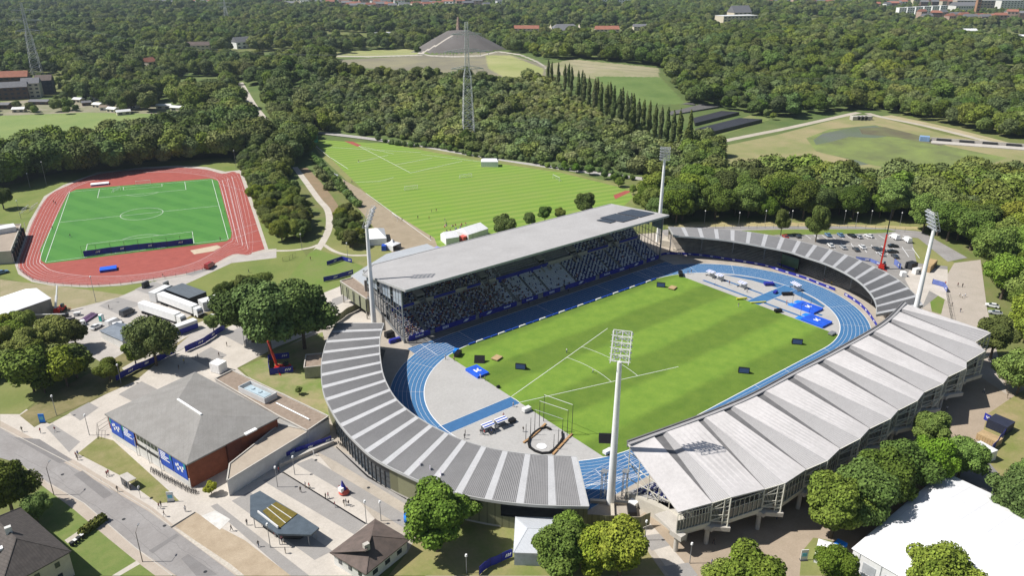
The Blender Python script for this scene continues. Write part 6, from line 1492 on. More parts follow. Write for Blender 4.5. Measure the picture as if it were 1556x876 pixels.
# flag poles above the glazed front
for i, (x, y) in enumerate([(641, 753), (656, 760), (672, 768)]):
    g = G(x, y); t = empty('flagpole', (g.x, g.y, 0), 1.0, ['left', 'middle', 'right'][i]+' of three flagpoles with pale flags by the curved stand front', 'flagpole', 'three flagpoles by the curved stand')
    MB().tube((0, 0, 0), (0, 0, 9.5), .07, .04, 6).build('pole', WHITE, t); MB().hexa([(0.05, 0, 6.2), (.8, .15, 6.0), (.8, .17, 6.0), (.05, .03, 6.2)], [(0.05, 0, 9.2), (.8, .15, 9.0), (.8, .17, 9.0), (.05, .03, 9.2)]).build('flag', mat('pale_flag', (.55, .5, .62), .7), t)
# bicycles
def bike_proto():
    t = empty('parked_bicycle', (0, 0, 0))
    for x in (-.5, .5):
        mb = MB(); n = 14
        for i in range(n):
            a0, a1 = 2*pi*i/n, 2*pi*(i+1)/n; mb.bar((x+.33*cos(a0), 0, .34+.33*sin(a0)), (x+.33*cos(a1), 0, .34+.33*sin(a1)), .05)
        mb.build('wheel', BLACK, t)
    mb = MB()
    for a, b in [((-.5, .34), (-.1, .34)), ((-.1, .34), (-.25, .85)), ((-.25, .78), (.38, .8)), ((-.1, .34), (.38, .75)), ((-.5, .34), (-.22, .78)), ((.5, .34), (.36, .95))]: mb.bar((a[0], 0, a[1]), (b[0], 0, b[1]), .05)
    mb.build('frame', DARK, t); MB().bar((.34, -.28, 1.0), (.34, .28, 1.0), .04).build('handlebar', STEEL, t); MB().box((-.27, 0, .88), (.26, .14, .07)).build('saddle', BLACK, t)
    return Proto(t)
bp_ = bike_proto()
for k in range(24):
    f = k/23; g = G(230+f*68, 716+f*37 if f < .85 else 747+(f-.85)*20); bp_.put((g.x, g.y, .02), 1.0+rt_b if False else 1.1+0.15*math.sin(k*2.3), None, 'bicycle in the long row parked before the white front of the brick hall', 'bicycle', 'bicycles parked before the brick hall')
for k in range(7):
    g = G(515+k*3.2, 676+k*2.0); bp_.put((g.x, g.y, .02), 1.4, None, 'bicycle parked against the glazed front of the curved stand', 'bicycle', 'bicycles at the curved stand front')

# ================================================================== fences
def fence(name, pts, h, m, label, cat='fence', panel=3.0, letter=True, px=True, frame=False, group=None):
    P = [G(*p) if px else Vector(p) for p in pts]; c = P[0].copy(); t = empty(name, (c.x, c.y, 0), 0, label, cat, group); j = 0
    for a, b in zip(P, P[1:]):
        a = a-c; b = b-c; L_ = (b-a).length; n = max(1, round(L_/panel)); nn = Vector((-(b-a).y, (b-a).x, 0)).normalized()
        for k in range(n):
            p, q = a.lerp(b, k/n), a.lerp(b, (k+1)/n); q2 = p.lerp(q, .99); pm = MB(); lt_ = MB(); j += 1
            if not frame:
                mid = p.lerp(q2, .5)+nn*.12*(1 if j % 2 else -1)*(h > 1.9)   # cloth bellies a little
                pm.bar((p.x, p.y, .1+h/2), (mid.x, mid.y, .1+h/2), .05, h-.1); pm.bar((mid.x, mid.y, .1+h/2), (q2.x, q2.y, .1+h/2), .05, h-.1)
            else:
                for z in (.1, h*.5, h): pm.bar((p.x, p.y, z), (q2.x, q2.y, z), .05)
                pm.bar((q2.x, q2.y, .1), (q2.x, q2.y, h), .04)
            o = pm.build('panel', m, t); MB().bar((p.x, p.y, 0), (p.x, p.y, h+.1), .08).build('post', DARK, t)
            if letter and k % 3 == 1 and not frame:
                for s in (-1, 1):
                    m0 = p.lerp(q, .5)+nn*.2*s
                    for u in (-.5, 0, .5): lt_.bar(m0+(q-p)*(u*.35)+Vector((0, 0, h*.45)), m0+(q-p)*(u*.35+.12)+Vector((0, 0, h*.75)), .03, .25)
                lt_.build('print', WHITE, o)
    return t
fence('banner_fence', [(177, 580), (205, 565), (240, 550), (266, 538)], 2.1, BANNER, 'blue banner fence below the row of trees beside the promenade')
fence('banner_fence', [(282, 536), (312, 522), (342, 501)], 2.1, BANNER, 'blue banner fence leading up to the tall dark trees')
fence('banner_fence', [(492, 429), (515, 424), (537, 417)], 2.0, BANNER, 'blue banner fence below the mown slope by the box building')
fence('banner_fence', [(728, 876), (745, 862), (779, 848)], 2.2, BANNER, 'blue banner fence at the bottom beside the small grey roof')
fence('banner_fence', [(425, 705), (450, 693), (478, 684), (504, 674)], 2.2, BANNER, 'blue banner fence before the white annexe wall')
fence('banner_fence', [(410, 571), (446, 566)], 2.1, BANNER, 'near side of the blue fence round the red crane'); fence('banner_fence', [(408, 549), (440, 545)], 2.1, BANNER, 'far side of the blue fence round the red crane'); fence('banner_fence', [(408, 549), (410, 571)], 2.1, BANNER, 'left side of the blue fence round the red crane', letter=False)
fence('banner_fence', [(1493, 705), (1531, 656), (1494, 638)], 2.1, BANNER, 'blue fence round the container compound at the right')
fence('banner_fence', [(128, 391), (170, 385), (212, 380), (255, 376), (294, 371)], 2.6, BANNER, 'long blue banner wall at the near goal line of the left pitch')
fence('tall_mesh_fence', [(126, 392), (170, 387), (212, 382), (255, 378), (296, 373)], 5.0, DARK, 'tall dark mesh fence behind the blue banner wall on the left pitch', frame=True, panel=5)
fence('banner_fence', [(497, 404), (520, 396), (535, 400)], 1.8, BANNER, 'blue sheets round the pile beside the slope at the grandstand corner')
fence('banner_fence', [(1300, 395), (1322, 398), (1338, 405)], 1.4, mat('faded_blue_banner', (.15, .2, .5), .6), 'blue and white banners left of the red crane base')
fence('banner_fence', [(1358, 402), (1368, 410)], 2.4, mat('faded_blue_banner', (.15, .2, .5), .6), 'blue and white gate banner right of the red crane')
fence('banner_fence', [(1416, 432), (1434, 437), (1438, 445)], 2.0, mat('faded_blue_banner', (.15, .2, .5), .6), 'faded blue fence at the concrete yard')
fence('mesh_fence', [(1010, 349), (1100, 347), (1200, 347), (1300, 347), (1390, 354)], 1.8, STEEL, 'thin mesh fence along the outer road', frame=True, panel=4)
fence('mesh_fence', [(1438, 448), (1446, 490)], 2.0, DARK, 'dark mesh fence beside the path by the small lawn', frame=True, panel=3)
fence('railing', [(28, 410), (50, 427), (84, 434), (134, 437), (184, 434), (234, 427), (284, 418), (320, 408)], 1.2, STEEL, 'low railing round the near side of the red track', frame=True, panel=3.5)
fence('railing', [(430, 398), (440, 396), (450, 390)], 1.8, DARK, 'dark gate railing where the slope paths meet', frame=True)
fence('olive_panel_fence', [(843, 801), (910, 803), (972, 806), (987, 799)], 3.4, OLIVE, 'olive board fence between the curved stand and folded roof stand', letter=False)
fence('olive_panel_fence', [(511, 492), (530, 478), (552, 468), (566, 470)], 2.6, OLIVE, 'curved olive board fence below the grandstand corner', letter=False)
fence('hedge_rail', [(149, 668), (150, 655), (165, 645)], 2.2, DARK, 'dark frame gate at the left corner of the hall', frame=True)
# raised planter wall at the annex
t = block('planter_wall', gpts([(425, 712), (508, 676), (507, 672), (424, 704)], 0), 0, 1.1, CONC, CONC, 'low pale wall round the banner bed at the annexe', 'wall')
# hedge and bins near the tiled house
g = G(142, 803)
t = empty('clipped_hedge', (g.x, g.y, 0), .45, 'short clipped dark hedge beside the garden path', 'hedge'); mb = MB(); rn = random.Random(4)
for _ in range(900):
    p = Vector((rn.uniform(-3, 3), rn.uniform(-.7, .7), rn.uniform(.1, 1.6))); s = .28; n_ = Vector((rn.gauss(0, 1), rn.gauss(0, 1), rn.gauss(.5, 1))).normalized(); u = n_.orthogonal().normalized(); v = n_.cross(u); mb.add([p-u*s-v*s, p+u*s-v*s, p+u*s+v*s, p-u*s+v*s], [(0, 1, 2, 3)])
mb.box((0, 0, 0), (5.8, 1.3, 1.5)); hedge_mb = mb; hedge_t = t
for k in range(4):
    g = G(110+k*5, 831-k*4); t = empty('wheelie_bin', (g.x, g.y, 0), .5, 'dark rubbish bin in the row of four behind the tiled house', 'bin', 'rubbish bins behind the tiled house'); MB().hexa([(-.25, -.3, .1), (.25, -.3, .1), (.25, .3, .1), (-.25, .3, .1)], [(-.3, -.38, 1.0), (.3, -.38, 1.0), (.3, .38, 1.0), (-.3, .38, 1.0)]).build('body', BLACK, t); MB().box((0, 0, 1.0), (.66, .8, .08)).build('lid', STEELW if k % 2 else DARK, t)
# goals
def goal(px_, py_, rz, label, w_=7.3, h=2.4, netted=True):
    g = G(px_, py_); t = empty('football_goal', (g.x, g.y, .02), rz, label, 'goal', 'white football goals'); mb = MB()
    for s in (-1, 1): mb.tube((s*w_/2, 0, 0), (s*w_/2, 0, h), .07, n=6); mb.bar((s*w_/2, 0, h), (s*w_/2, 1.6, 0), .05)
    mb.tube((-w_/2, 0, h), (w_/2, 0, h), .07, n=6); mb.bar((-w_/2, 1.6, .05), (w_/2, 1.6, .05), .06); mb.build('goal_frame', WHITE, t); mb = MB()
    for k in range(13): x = -w_/2+w_*k/12; mb.bar((x, 0, h), (x, 1.6, 0), .03)
    for u in (.25, .5, .75): mb.bar((-w_/2, 1.6*u, h*(1-u)), (w_/2, 1.6*u, h*(1-u)), .03)
    mb.build('net', STEELW, t)
va = atan2(c11.y-c01.y, c11.x-c01.x)
goal(218, 281, va, 'white goal at the far end of the left pitch'); goal(178, 291, va+.9, 'small goal left of the far goal of the left pitch', 5, 2); goal(40, 322, va+1.3, 'goal parked on the grass left of the red track'); goal(54, 318, va+1.3, 'second goal parked on the grass left of the red track'); goal(386, 288, va-1.4, 'white goal beside the right edge of the red track', 5, 2)
goal(392, 325, va-1.4, 'lower white goal beside the right edge of the red track', 5, 2); goal(395, 332, va-1.4, 'lowest white goal beside the right edge of the red track', 5, 2)
for p, lab in [((625, 289), 'goal lying left of centre on the striped field'), ((708, 271), 'goal right of centre on the striped field'), ((600, 334), 'goal at the left edge of the striped field near the stand'), ((845, 274), 'goal at the right side of the striped field')]: goal(p[0], p[1], dth+(.0 if p[0] not in (600, 845) else -pi/2), lab)
# benches on striped field, mat on left track
for p, m_, lab, sz in [((152, 281), WHITE, 'white covered mat at the far bend of the red track', (9, 4, .9)), ((165, 411), mat('mat_blue', (.02, .12, .72)), 'blue high jump mat on the near bend of the red track', (6, 4, 1.0)), ((184, 291), None, '', None)]:
    if m_ is None: continue
    g = G(*p); t = empty('landing_mat', (g.x, g.y, .05), va, lab, 'landing mat'); MB().box((0, 0, .02), sz).build('cushion', m_, t); MB().box((0, -sz[1]/2-.03, .1), (sz[0]*.9, .05, .5)).build('side_band', BANNER, t)
# green practice cage far left of the striped field
g = G(476, 216); t = empty('green_net_cage', (g.x, g.y, 0), .5, 'bright green net cage at the far left corner of the striped field', 'cage'); mb = MB(); GN = mat('green_net', (.06, .35, .20), .8)
for k in range(5):
    a = pi*.15+pi*.35*k; b_ = a+pi*.35; r = 3.6; mb.hexa([(r*cos(a), r*sin(a), .1), (r*cos(b_), r*sin(b_), .1), (r*.98*cos(b_), r*.98*sin(b_), .1), (r*.98*cos(a), r*.98*sin(a), .1)], [(r*cos(a), r*sin(a), 6.5), (r*cos(b_), r*sin(b_), 6.5), (r*.98*cos(b_), r*.98*sin(b_), 6.5), (r*.98*cos(a), r*.98*sin(a), 6.5)])
mb.build('net', GN, t); mb = MB()
for k in range(6): a = pi*.15+pi*.35*k; mb.tube((3.6*cos(a), 3.6*sin(a), 0), (3.6*cos(a), 3.6*sin(a), 6.8), .08, n=5)
mb.build('post', STEEL, t)
# mast footing by the front mast
g = Vector((-66, -48, 0)); t = empty('mast_footing', g, .3, 'pale concrete beams crossing at the foot of the front mast', 'footing'); mb = MB()
for a in range(4): mb.bar((0, 0, .4), (5*cos(a*pi/2+.5), 5*sin(a*pi/2+.5), .4), .8, .7)
mb.build('beam', BEIGE, t)
g = G(925, 757)
for k, (x, lab) in enumerate([(916, 'left camera tower frame beside the front mast'), (948, 'right camera tower frame beside the front mast')]):
    g = G(x, 758); t = empty('camera_tower', (g.x, g.y, 0), .4, lab, 'tower'); mb = MB()
    for s in (-1, 1):
        for u in (-1, 1): mb.bar((s*.5, u*.5, 0), (s*.45, u*.45, 7.5), .12)
    for z in range(1, 8): mb.bar((-.5, -.5, z), (.5, -.5, z), .08); mb.bar((-.5, .5, z), (.5, .5, z), .08); mb.bar((-.5, -.5, z), (-.5, .5, z), .08)
    mb.build('lattice', STEEL, t); MB().box((0, 0, 7.5), (1.5, 1.5, .12)).build('platform', STEEL, t)

# ================================================================== pylons
def pylon(b, H_, label, rz, arms=((.62, 11), (.76, 15), (.9, 10)), base=5.0):
    t = empty('lattice_pylon', b, rz, label, 'pylon', 'lattice power pylons'); mb = MB(); n = 16; m_ = mat('galvanised_lattice', (.66, .66, .66), .5)
    def wdt(u): return base*(1-u)**1.0*.8+1.0 if u < .6 else 1.0+base*.32*(1-u)
    prev = None
    for k in range(n+1):
        u = k/n; h = H_*u; s = wdt(u)/1.0; cur = [Vector((sx*s/1.2, sy*s/1.2, h)) for sx, sy in ((-1, -1), (1, -1), (1, 1), (-1, 1))]
        if prev:
            for i in range(4):
                th = .32 if u < .6 else .26
                mb.bar(prev[i], cur[i], th); mb.bar(prev[i], cur[(i+1) % 4], th*.6); mb.bar(prev[(i+1) % 4], cur[i], th*.6); mb.bar(cur[i], cur[(i+1) % 4], th*.6)
        prev = cur
    mb.build('lattice_tower', m_, t)
    for u, L_ in arms:
        mb = MB(); h = H_*u
        for s in (-1, 1):
            mb.bar((s*1, 0, h), (s*L_, 0, h+.4), .42); mb.bar((s*1, 0, h+2.2), (s*L_, 0, h+.4), .34)
            for v in (.3, .55, .8): mb.bar((s*L_*v, 0, h+.2), (s*L_*(v-.12), 0, h+2.2*(1-v)+.3), .15)
            mb.tube((s*L_*.97, 0, h), (s*L_*.97, 0, h-2.4), .14, n=5); mb.tube((s*L_*.6, 0, h), (s*L_*.6, 0, h-2.4), .14, n=5)
        mb.build('cross_arm', m_, t)
    return t
pb = G(712, 214, 3); pbz = H(pb.x, pb.y); pb = G(712, 214, pbz)
HP = 78; pylon((pb.x, pb.y, pbz-.5), HP, 'tall lattice pylon in front of the cone shaped heap', atan2(HR.y, HR.x)+.2)
p2 = G(58, 118); pylon((p2.x, p2.y, H(p2.x, p2.y)-.5), 72, 'leaning looking lattice pylon above the flats at the upper left', atan2(HR.y, HR.x)+.3, base=6)
p3 = G(345, 35); pylon((p3.x, p3.y, H(p3.x, p3.y)-.5), 50, 'small faint pylon at the top edge left of centre', atan2(HR.y, HR.x))
# conductors between pylons
for k, off in enumerate([-14, 14]):
    a = Vector((pb.x, pb.y, pbz+HP*.76)) + Vector((HR.x, HR.y, 0))*off; b = Vector((p2.x, p2.y, 58))+Vector((HR.x, HR.y, 0))*off; c = G(1700, 190); c = Vector((c.x, c.y, 45))
    t = empty('power_line', a, 0, ['left', 'right'][k]+' span of thin power line crossing the wood from the tall pylon', 'power line'); mb = MB()
    for e0, e1 in ((a, b), (a, c)):
        prev = None
        for i in range(25):
            f = i/24; p = e0.lerp(e1, f)-a; p.z -= 14*4*f*(1-f)
            if prev is not None: mb.bar(prev, p, .07)
            prev = p
    mb.build('cable', STEEL, t)

# ================================================================== far buildings
WINM = mat('far_window', (.05, .06, .08), .3); REDT = mat('red_tiles', (.36, .15, .10), .9, c2=(.28, .12, .08), scale=.3); GRYT = mat('grey_tiles', (.19, .19, .2), .9); DKW = mat('dark_cladding', (.04, .045, .07), .7); BRW = mat('brown_brick', (.16, .11, .085), .9)
def far_building(px_, py_, w_, d_, h, label, wm, rm, rz=0, roof='flat', floors=2, nwin=6, group=None, zr=3.5, name='house', clear=1.0):
    g = G(px_, py_)
    for _ in range(4): g = G(px_, py_, H(g.x, g.y))
    BLD_CLEAR_.append((g.x, g.y, max(w_, d_)*.6*clear+2)); fd = (g-Vector((CAM.x, CAM.y, g.z))); vd = Vector((fd.x, fd.y, 0)).normalized()
    for kk in range(1, 5 if fd.length > 900 else 3):
        g2 = g-vd*(16*kk); BLD_CLEAR_.append((g2.x, g2.y, w_*.42*clear+4))
    base_rz = atan2(HR.y, HR.x)+rz; t = empty(name, (g.x, g.y, H(g.x, g.y)-.3), base_rz, label, 'building', group)
    if roof == 'flat':
        MB().box((0, 0, 0), (w_, d_, h)).build('wall', wm, t); mb = MB(); mb.box((0, 0, h+.01), (w_+.6, d_+.6, .5)); mb.build('roof', rm, t)
    else:
        mb = MB(); hw, hd = w_/2, d_/2; mb.box((0, 0, 0), (w_, d_, h)); mb.add([(-hw, -hd, h), (-hw, hd, h), (-hw, 0, h+zr)], [(0, 1, 2)]); mb.add([(hw, -hd, h), (hw, hd, h), (hw, 0, h+zr)], [(0, 1, 2)]); mb.build('wall', wm, t)
        ins = 0 if roof == 'gable' else hd*.8; hw += .4; hd += .4; z = h-.1; mb = MB(); mb.add([(-hw, -hd, z), (hw, -hd, z), (hw, hd, z), (-hw, hd, z), (-hw+ins, 0, h+zr+.15), (hw-ins, 0, h+zr+.15)], [(0, 1, 5, 4), (2, 3, 4, 5), (3, 0, 4), (1, 2, 5)]); mb.build('roof', rm, t)
    for f in range(floors):
        z0 = h*(f+.3)/floors; z1 = h*(f+.72)/floors
        for k in range(nwin):
            x = -w_/2+w_*(k+.5)/nwin; MB().box((x, -d_/2-.04, z0), (w_/nwin*.5, .08, z1-z0)).build('window', WINM, t)
    return t
BLD_CLEAR_ = []
far_building(22, 150, 24, 12, 11, 'dark brown block with pitched roof at the left edge', BRW, GRYT, .45, 'gable', 3, 5, name='apartment_block', zr=4)
far_building(52, 147, 14, 12, 13, 'cream apartment block with four rows of balconies', PLAST, GRYT, .35, 'gable', 4, 3, name='apartment_block', zr=4)
far_building(72, 142, 13, 14, 13, 'dark clad apartment block right of the cream one', DKW, TILEB, .35, 'gable', 4, 4, name='apartment_block', zr=4)
far_building(20, 128, 30, 12, 8, 'red roofed house row behind the flats at the left edge', BRW, REDT, .3, 'gable', 2, 6, name='house_row', zr=5)
rb = random.Random(8)
for k, (x, y, w_, d_, h, c) in enumerate([(120, 155, 8, 6, 3, 0), (132, 160, 7, 5, 3, 1), (150, 163, 8, 6, 3, 0), (160, 167, 7, 5, 3, 2), (172, 170, 9, 5, 3, 0), (190, 168, 7, 5, 3, 1), (188, 174, 10, 5, 3, 0), (205, 164, 6, 5, 3, 2), (30, 170, 9, 6, 3, 0), (8, 165, 10, 7, 4, 1), (62, 158, 16, 8, 3, 1), (250, 165, 12, 4, 3, 0), (272, 168, 14, 4, 3, 0), (144, 152, 7, 5, 3, 2)]):
    far_building(x, y, w_, d_, h, ['pale', 'brown', 'green-grey'][c]+' roofed garden shed number among the allotments'.replace(' number', '')+', '+['leftmost part', 'middle part', 'right part'][min(2, x//90)], [PLAST, BRW, WREND][c], [STEELW, GRYT, GRAVEL][c], rb.uniform(-.5, .6), 'gable', 1, 2, 'sheds in the allotment gardens', 1.2, 'garden_shed', .8)
far_building(368, 73, 22, 14, 9, 'white gabled house alone in the upper left woodland', WHITE, GRYT, .8, 'gable', 2, 3, zr=6)
far_building(300, 76, 34, 12, 7, 'grey-pink roofed house row in the woodland', PLAST, TILEB, .2, 'gable', 2, 6, zr=4, name='house_row'); far_building(228, 104, 12, 10, 8, 'cream house gable peeping from the trees', PLAST, REDT, 1.2, 'gable', 2, 2, zr=4)
far_building(585, 55, 32, 12, 6, 'low white building in the woodland left of the heap summit', WHITE, STEELW, 0, 'flat', 1, 8, name='low_building')
far_building(1118, 36, 80, 30, 16, 'large cream hall with tall grey gabled roof in the far woodland', PLAST, STEELW, .35, 'flat', 3, 9, name='large_hall', clear=.7); far_building(1122, 32, 42, 26, 18, 'gabled upper part of the large cream hall', PLAST, GRYT, .35, 'gable', 4, 4, name='hall_gable', zr=13, clear=.6)
far_building(932, 12, 95, 22, 26, 'wide white high-rise block at the top edge', WHITE, STEELW, .05, 'flat', 6, 14, name='high_rise')
far_building(858, 52, 50, 26, 8, 'large grey hipped roof building beyond the heap', PLAST, GRYT, .2, 'hip', 2, 7, zr=9, name='school_building'); far_building(922, 50, 40, 16, 7, 'red roofed row of houses right of the grey roof', PLAST, REDT, .1, 'gable', 2, 6, zr=5, name='house_row'); far_building(800, 48, 44, 12, 6, 'long red roofed row left of the grey roof', PLAST, REDT, 0, 'gable', 2, 6, zr=5, name='house_row'); far_building(972, 46, 24, 12, 7, 'grey house right of the red roofed row', PLAST, GRYT, .1, 'gable', 2, 4, zr=4)
for k in range(6): far_building(1368+k*12.5, 23-k*.8, 18, 14, 17, 'white cube house in the row of six near the top right', WHITE, STEELW, .1, 'flat', 4, 3, 'white cube houses near the top right', name='cube_house', clear=.9)
far_building(1462, 18, 62, 30, 16, 'large pale factory hall right of the cube houses', WREND, GRYT, .15, 'gable', 2, 9, zr=8, name='factory_hall'); far_building(1500, 12, 190, 20, 20, 'long beige factory block along the top right', mat('factory_beige', (.42, .35, .28), .9), STEELW, .08, 'flat', 3, 20, name='factory_block'); far_building(1548, 14, 120, 24, 22, 'grey office block at the top right corner', WREND, GRYT, .08, 'flat', 5, 14, name='office_block')
far_building(1483, 22, 9, 9, 34, 'slim orange-brown church tower near the top right', ORANGE if False else mat('tower_brick', (.40, .22, .13), .9), GRYT, 0, 'flat', 5, 1, name='church_tower', clear=.6)
far_building(1540, 62, 60, 34, 6, 'white roofed hall at the right edge in the woodland', WHITE, CANV, .25, 'gable', 1, 10, zr=4, name='white_hall'); far_building(1455, 50, 26, 12, 5, 'small white hall glimpsed between dark trees', WHITE, CANV, .1, 'gable', 1, 5, zr=3, name='white_hall'); far_building(1470, 50, 30, 12, 5, 'right one of the white halls between dark trees', WHITE, CANV, .1, 'gable', 1, 5, zr=3, name='white_hall')
town = 0
for (x0, x1, y0, y1, n) in [(235, 320, 4, 9, 9), (420, 520, 3, 10, 8), (520, 600, 4, 16, 16), (600, 760, 2, 12, 20), (1160, 1300, 3, 9, 12), (1330, 1460, 3, 12, 14), (1395, 1556, 26, 34, 16), (800, 900, 2, 6, 6)]:
    for k in range(n):
        x = x0+(x1-x0)*(k+rb.random())/n; y = rb.uniform(y0, y1); c = rb.randrange(4); s = rb.uniform(1.0, 1.8)
        far_building(x, y, 18*s, 12, rb.uniform(9, 14), ['white', 'cream', 'pinkish', 'brown'][c]+' walled town house with '+['red', 'grey'][k % 2]+' roof in the far town at the top edge', [WHITE, PLAST, mat('pink_render', (.5, .36, .3), .9), BRW][c], [REDT, GRYT][k % 2], rb.uniform(-.4, .7), 'gable', 2, 3, 'houses of the far town', 4.5, 'town_house', .8); town += 1
# ================================================================== trees
def leafmat(name, c, c2, rand=0.22, sc=0.35):
    m = mat(name, c, 0.75, c2=c2, scale=sc, rand=rand, spec=0.12, detail=3, tint=True)
    nt = m.node_tree; N = nt.nodes; L = nt.links; b = N['Principled BSDF']
    src = b.inputs['Base Color'].links[0].from_socket
    g = N.new('ShaderNodeNewGeometry'); r = N.new('ShaderNodeMapRange'); r.inputs[3].default_value = 0.62; r.inputs[4].default_value = 1.38
    oi = N.new('ShaderNodeObjectInfo'); nn = N.new('ShaderNodeTexNoise'); nn.inputs['Scale'].default_value = 0.014; nn.inputs['Detail'].default_value = 3; L.new(oi.outputs['Location'], nn.inputs['Vector'])
    mr = N.new('ShaderNodeMapRange'); mr.inputs[1].default_value = 0.38; mr.inputs[2].default_value = 0.64; L.new(nn.outputs['Fac'], mr.inputs[0])
    tn = N.new('ShaderNodeMix'); tn.data_type = 'RGBA'; tn.inputs['A'].default_value = (0.74, 0.82, 0.78, 1); tn.inputs['B'].default_value = (1.25, 1.12, 0.95, 1); L.new(mr.outputs[0], tn.inputs['Factor'])
    mm = N.new('ShaderNodeVectorMath'); mm.operation = 'MULTIPLY'; L.new(src, mm.inputs[0]); L.new(tn.outputs['Result'], mm.inputs[1]); src = mm.outputs[0]
    L.new(g.outputs['Random Per Island'], r.inputs[0]); v = N.new('ShaderNodeVectorMath'); v.operation = 'SCALE'
    L.new(src, v.inputs[0]); L.new(r.outputs[0], v.inputs['Scale']); L.new(v.outputs[0], b.inputs['Base Color'])
    return m
LEAF = leafmat('broadleaf_foliage', (0.145, 0.195, 0.038), (0.095, 0.148, 0.028), 0.34)
LEAFP = leafmat('poplar_foliage', (0.12, 0.16, 0.05), (0.085, 0.125, 0.04))
LEAFB = leafmat('scrub_foliage', (0.175, 0.22, 0.07), (0.115, 0.165, 0.045), 0.35)
BARK = mat('bark', (0.14, 0.11, 0.08), 0.95, c2=(0.09, 0.07, 0.05), scale=2)
def crown_mesh(name, seed, rx, rz, z0, nl, leaf, ls, m, lobe=0.42, pointy=False, core=0.86, spread=0.78):
    rn = random.Random(seed); mb = MB(); lobes = []
    for i in range(nl):
        if pointy:
            t = (i+0.5)/nl; z = z0+rz*2*t; R = rx*(math.sin(pi*min(1, t*0.86+0.12))**0.7)*0.8
            a = rn.uniform(0, 2*pi); rr_ = R*rn.uniform(0.1, 0.45); lobes.append((Vector((rr_*cos(a), rr_*sin(a), z)), R*rn.uniform(0.55, 0.8), rz*0.22))
        else:
            a = rn.uniform(0, 2*pi); u = rn.uniform(-0.75, 1)**1; k = sqrt(max(0.05, 1-u*u)); d = rn.uniform(0.35, spread)
            c = Vector((cos(a)*k*d*rx, sin(a)*k*d*rx, z0+rz+u*rz*0.72)); r = rx*lobe*rn.uniform(0.55, 1.3)
            lobes.append((c, r, r*rn.uniform(0.75, 0.95)))
    if not pointy: lobes.append((Vector((0, 0, z0+rz)), rx*0.62, rz*0.75))
    bm = bmesh.new(); bmesh.ops.create_icosphere(bm, subdivisions=2, radius=1); iv = [v.co.copy() for v in bm.verts]; bm.verts.index_update(); fi = [tuple(v.index for v in f.verts) for f in bm.faces]; bm.free()
    for c, r, h in lobes:
        mb.add([c+Vector((v.x*r*core*rn.uniform(.88, 1.08), v.y*r*core*rn.uniform(.88, 1.08), v.z*h*core*rn.uniform(.88, 1.08))) for v in iv], fi)
    tot = sum(r*r for _, r, _ in lobes)
    for li, (c, r, h) in enumerate(lobes):
        for _ in range(int(leaf*r*r/tot)):
            n = Vector((rn.gauss(0, 1), rn.gauss(0, 1), rn.gauss(0.15, 1))).normalized()
            p = c+Vector((n.x*r, n.y*r, n.z*h))*rn.uniform(0.84, 1.2)
            ok = True
            for lj, (c2, r2, h2) in enumerate(lobes):
                if lj != li:
                    q = p-c2
                    if (q.x/r2)**2+(q.y/r2)**2+(q.z/h2)**2 < 0.62: ok = False; break
            if not ok: continue
            nn = (n+Vector((rn.gauss(0, .45), rn.gauss(0, .45), rn.gauss(0.25, .45)))).normalized()
            t = nn.cross(Vector((rn.gauss(0, 1), rn.gauss(0, 1), rn.gauss(0, 1)))).normalized(); b = nn.cross(t); s = ls*rn.uniform(0.6, 1.35)
            mb.add([p-t*s*.5-b*s*.35, p+t*s*.5-b*s*.5, p+t*s*.45+b*s*.45, p-t*s*.3+b*s*.5], [(0, 1, 2, 3)])
    me = bpy.data.meshes.new(name); me.from_pydata(mb.v, [], mb.f); me.materials.append(m); me.update()
    return me
def trunk_mesh(seed, h, r, spread):
    rn = random.Random(seed); mb = MB(); mb.tube((0, 0, -0.2), (0.1, 0, h*0.5), r, r*0.7, 8); mb.tube((0.1, 0, h*0.5), (0, 0.1, h), r*0.7, r*0.3, 7)
    for k in range(6):
        a = k*1.05+rn.uniform(0, .5); z = h*rn.uniform(0.35, 0.75); mb.tube((0.05, 0, z), (cos(a)*spread, sin(a)*spread, z+h*rn.uniform(.25, .45)), r*0.38, r*0.12, 5)
    me = bpy.data.meshes.new('trunk'); me.from_pydata(mb.v, [], mb.f); me.materials.append(BARK); me.update(); return me
# unit trees: broadleaf height about 12 m, crown radius about 5
CR = [crown_mesh('crown', 11+i, 4.8+0.5*(i % 3), 4.6-0.25*(i % 2), 2.6, 15+2*i, 5200, 0.62, LEAF, 0.40+0.02*(i % 3)) for i in range(6)]
CRH = [crown_mesh('crown', 71+i, 4.9+0.4*(i % 2), 4.6, 2.4, 26+4*i, 21000, 0.33, LEAF, 0.33, core=0.74, spread=0.92) for i in range(4)]
CRP = [crown_mesh('crown', 31+i, 2.0, 8.6, 1.2, 13, 3600, 0.55, LEAFP, pointy=True) for i in range(3)]
CRB = [crown_mesh('crown', 51+i, 2.6, 1.7, 0.0, 9, 1300, 0.42, LEAFB, 0.46) for i in range(4)]
TR = [trunk_mesh(3+i, 8.5, 0.34, 2.6) for i in range(3)]; TRP = trunk_mesh(9, 14, 0.3, 0.6); TRB = trunk_mesh(12, 1.6, 0.12, 1.0)
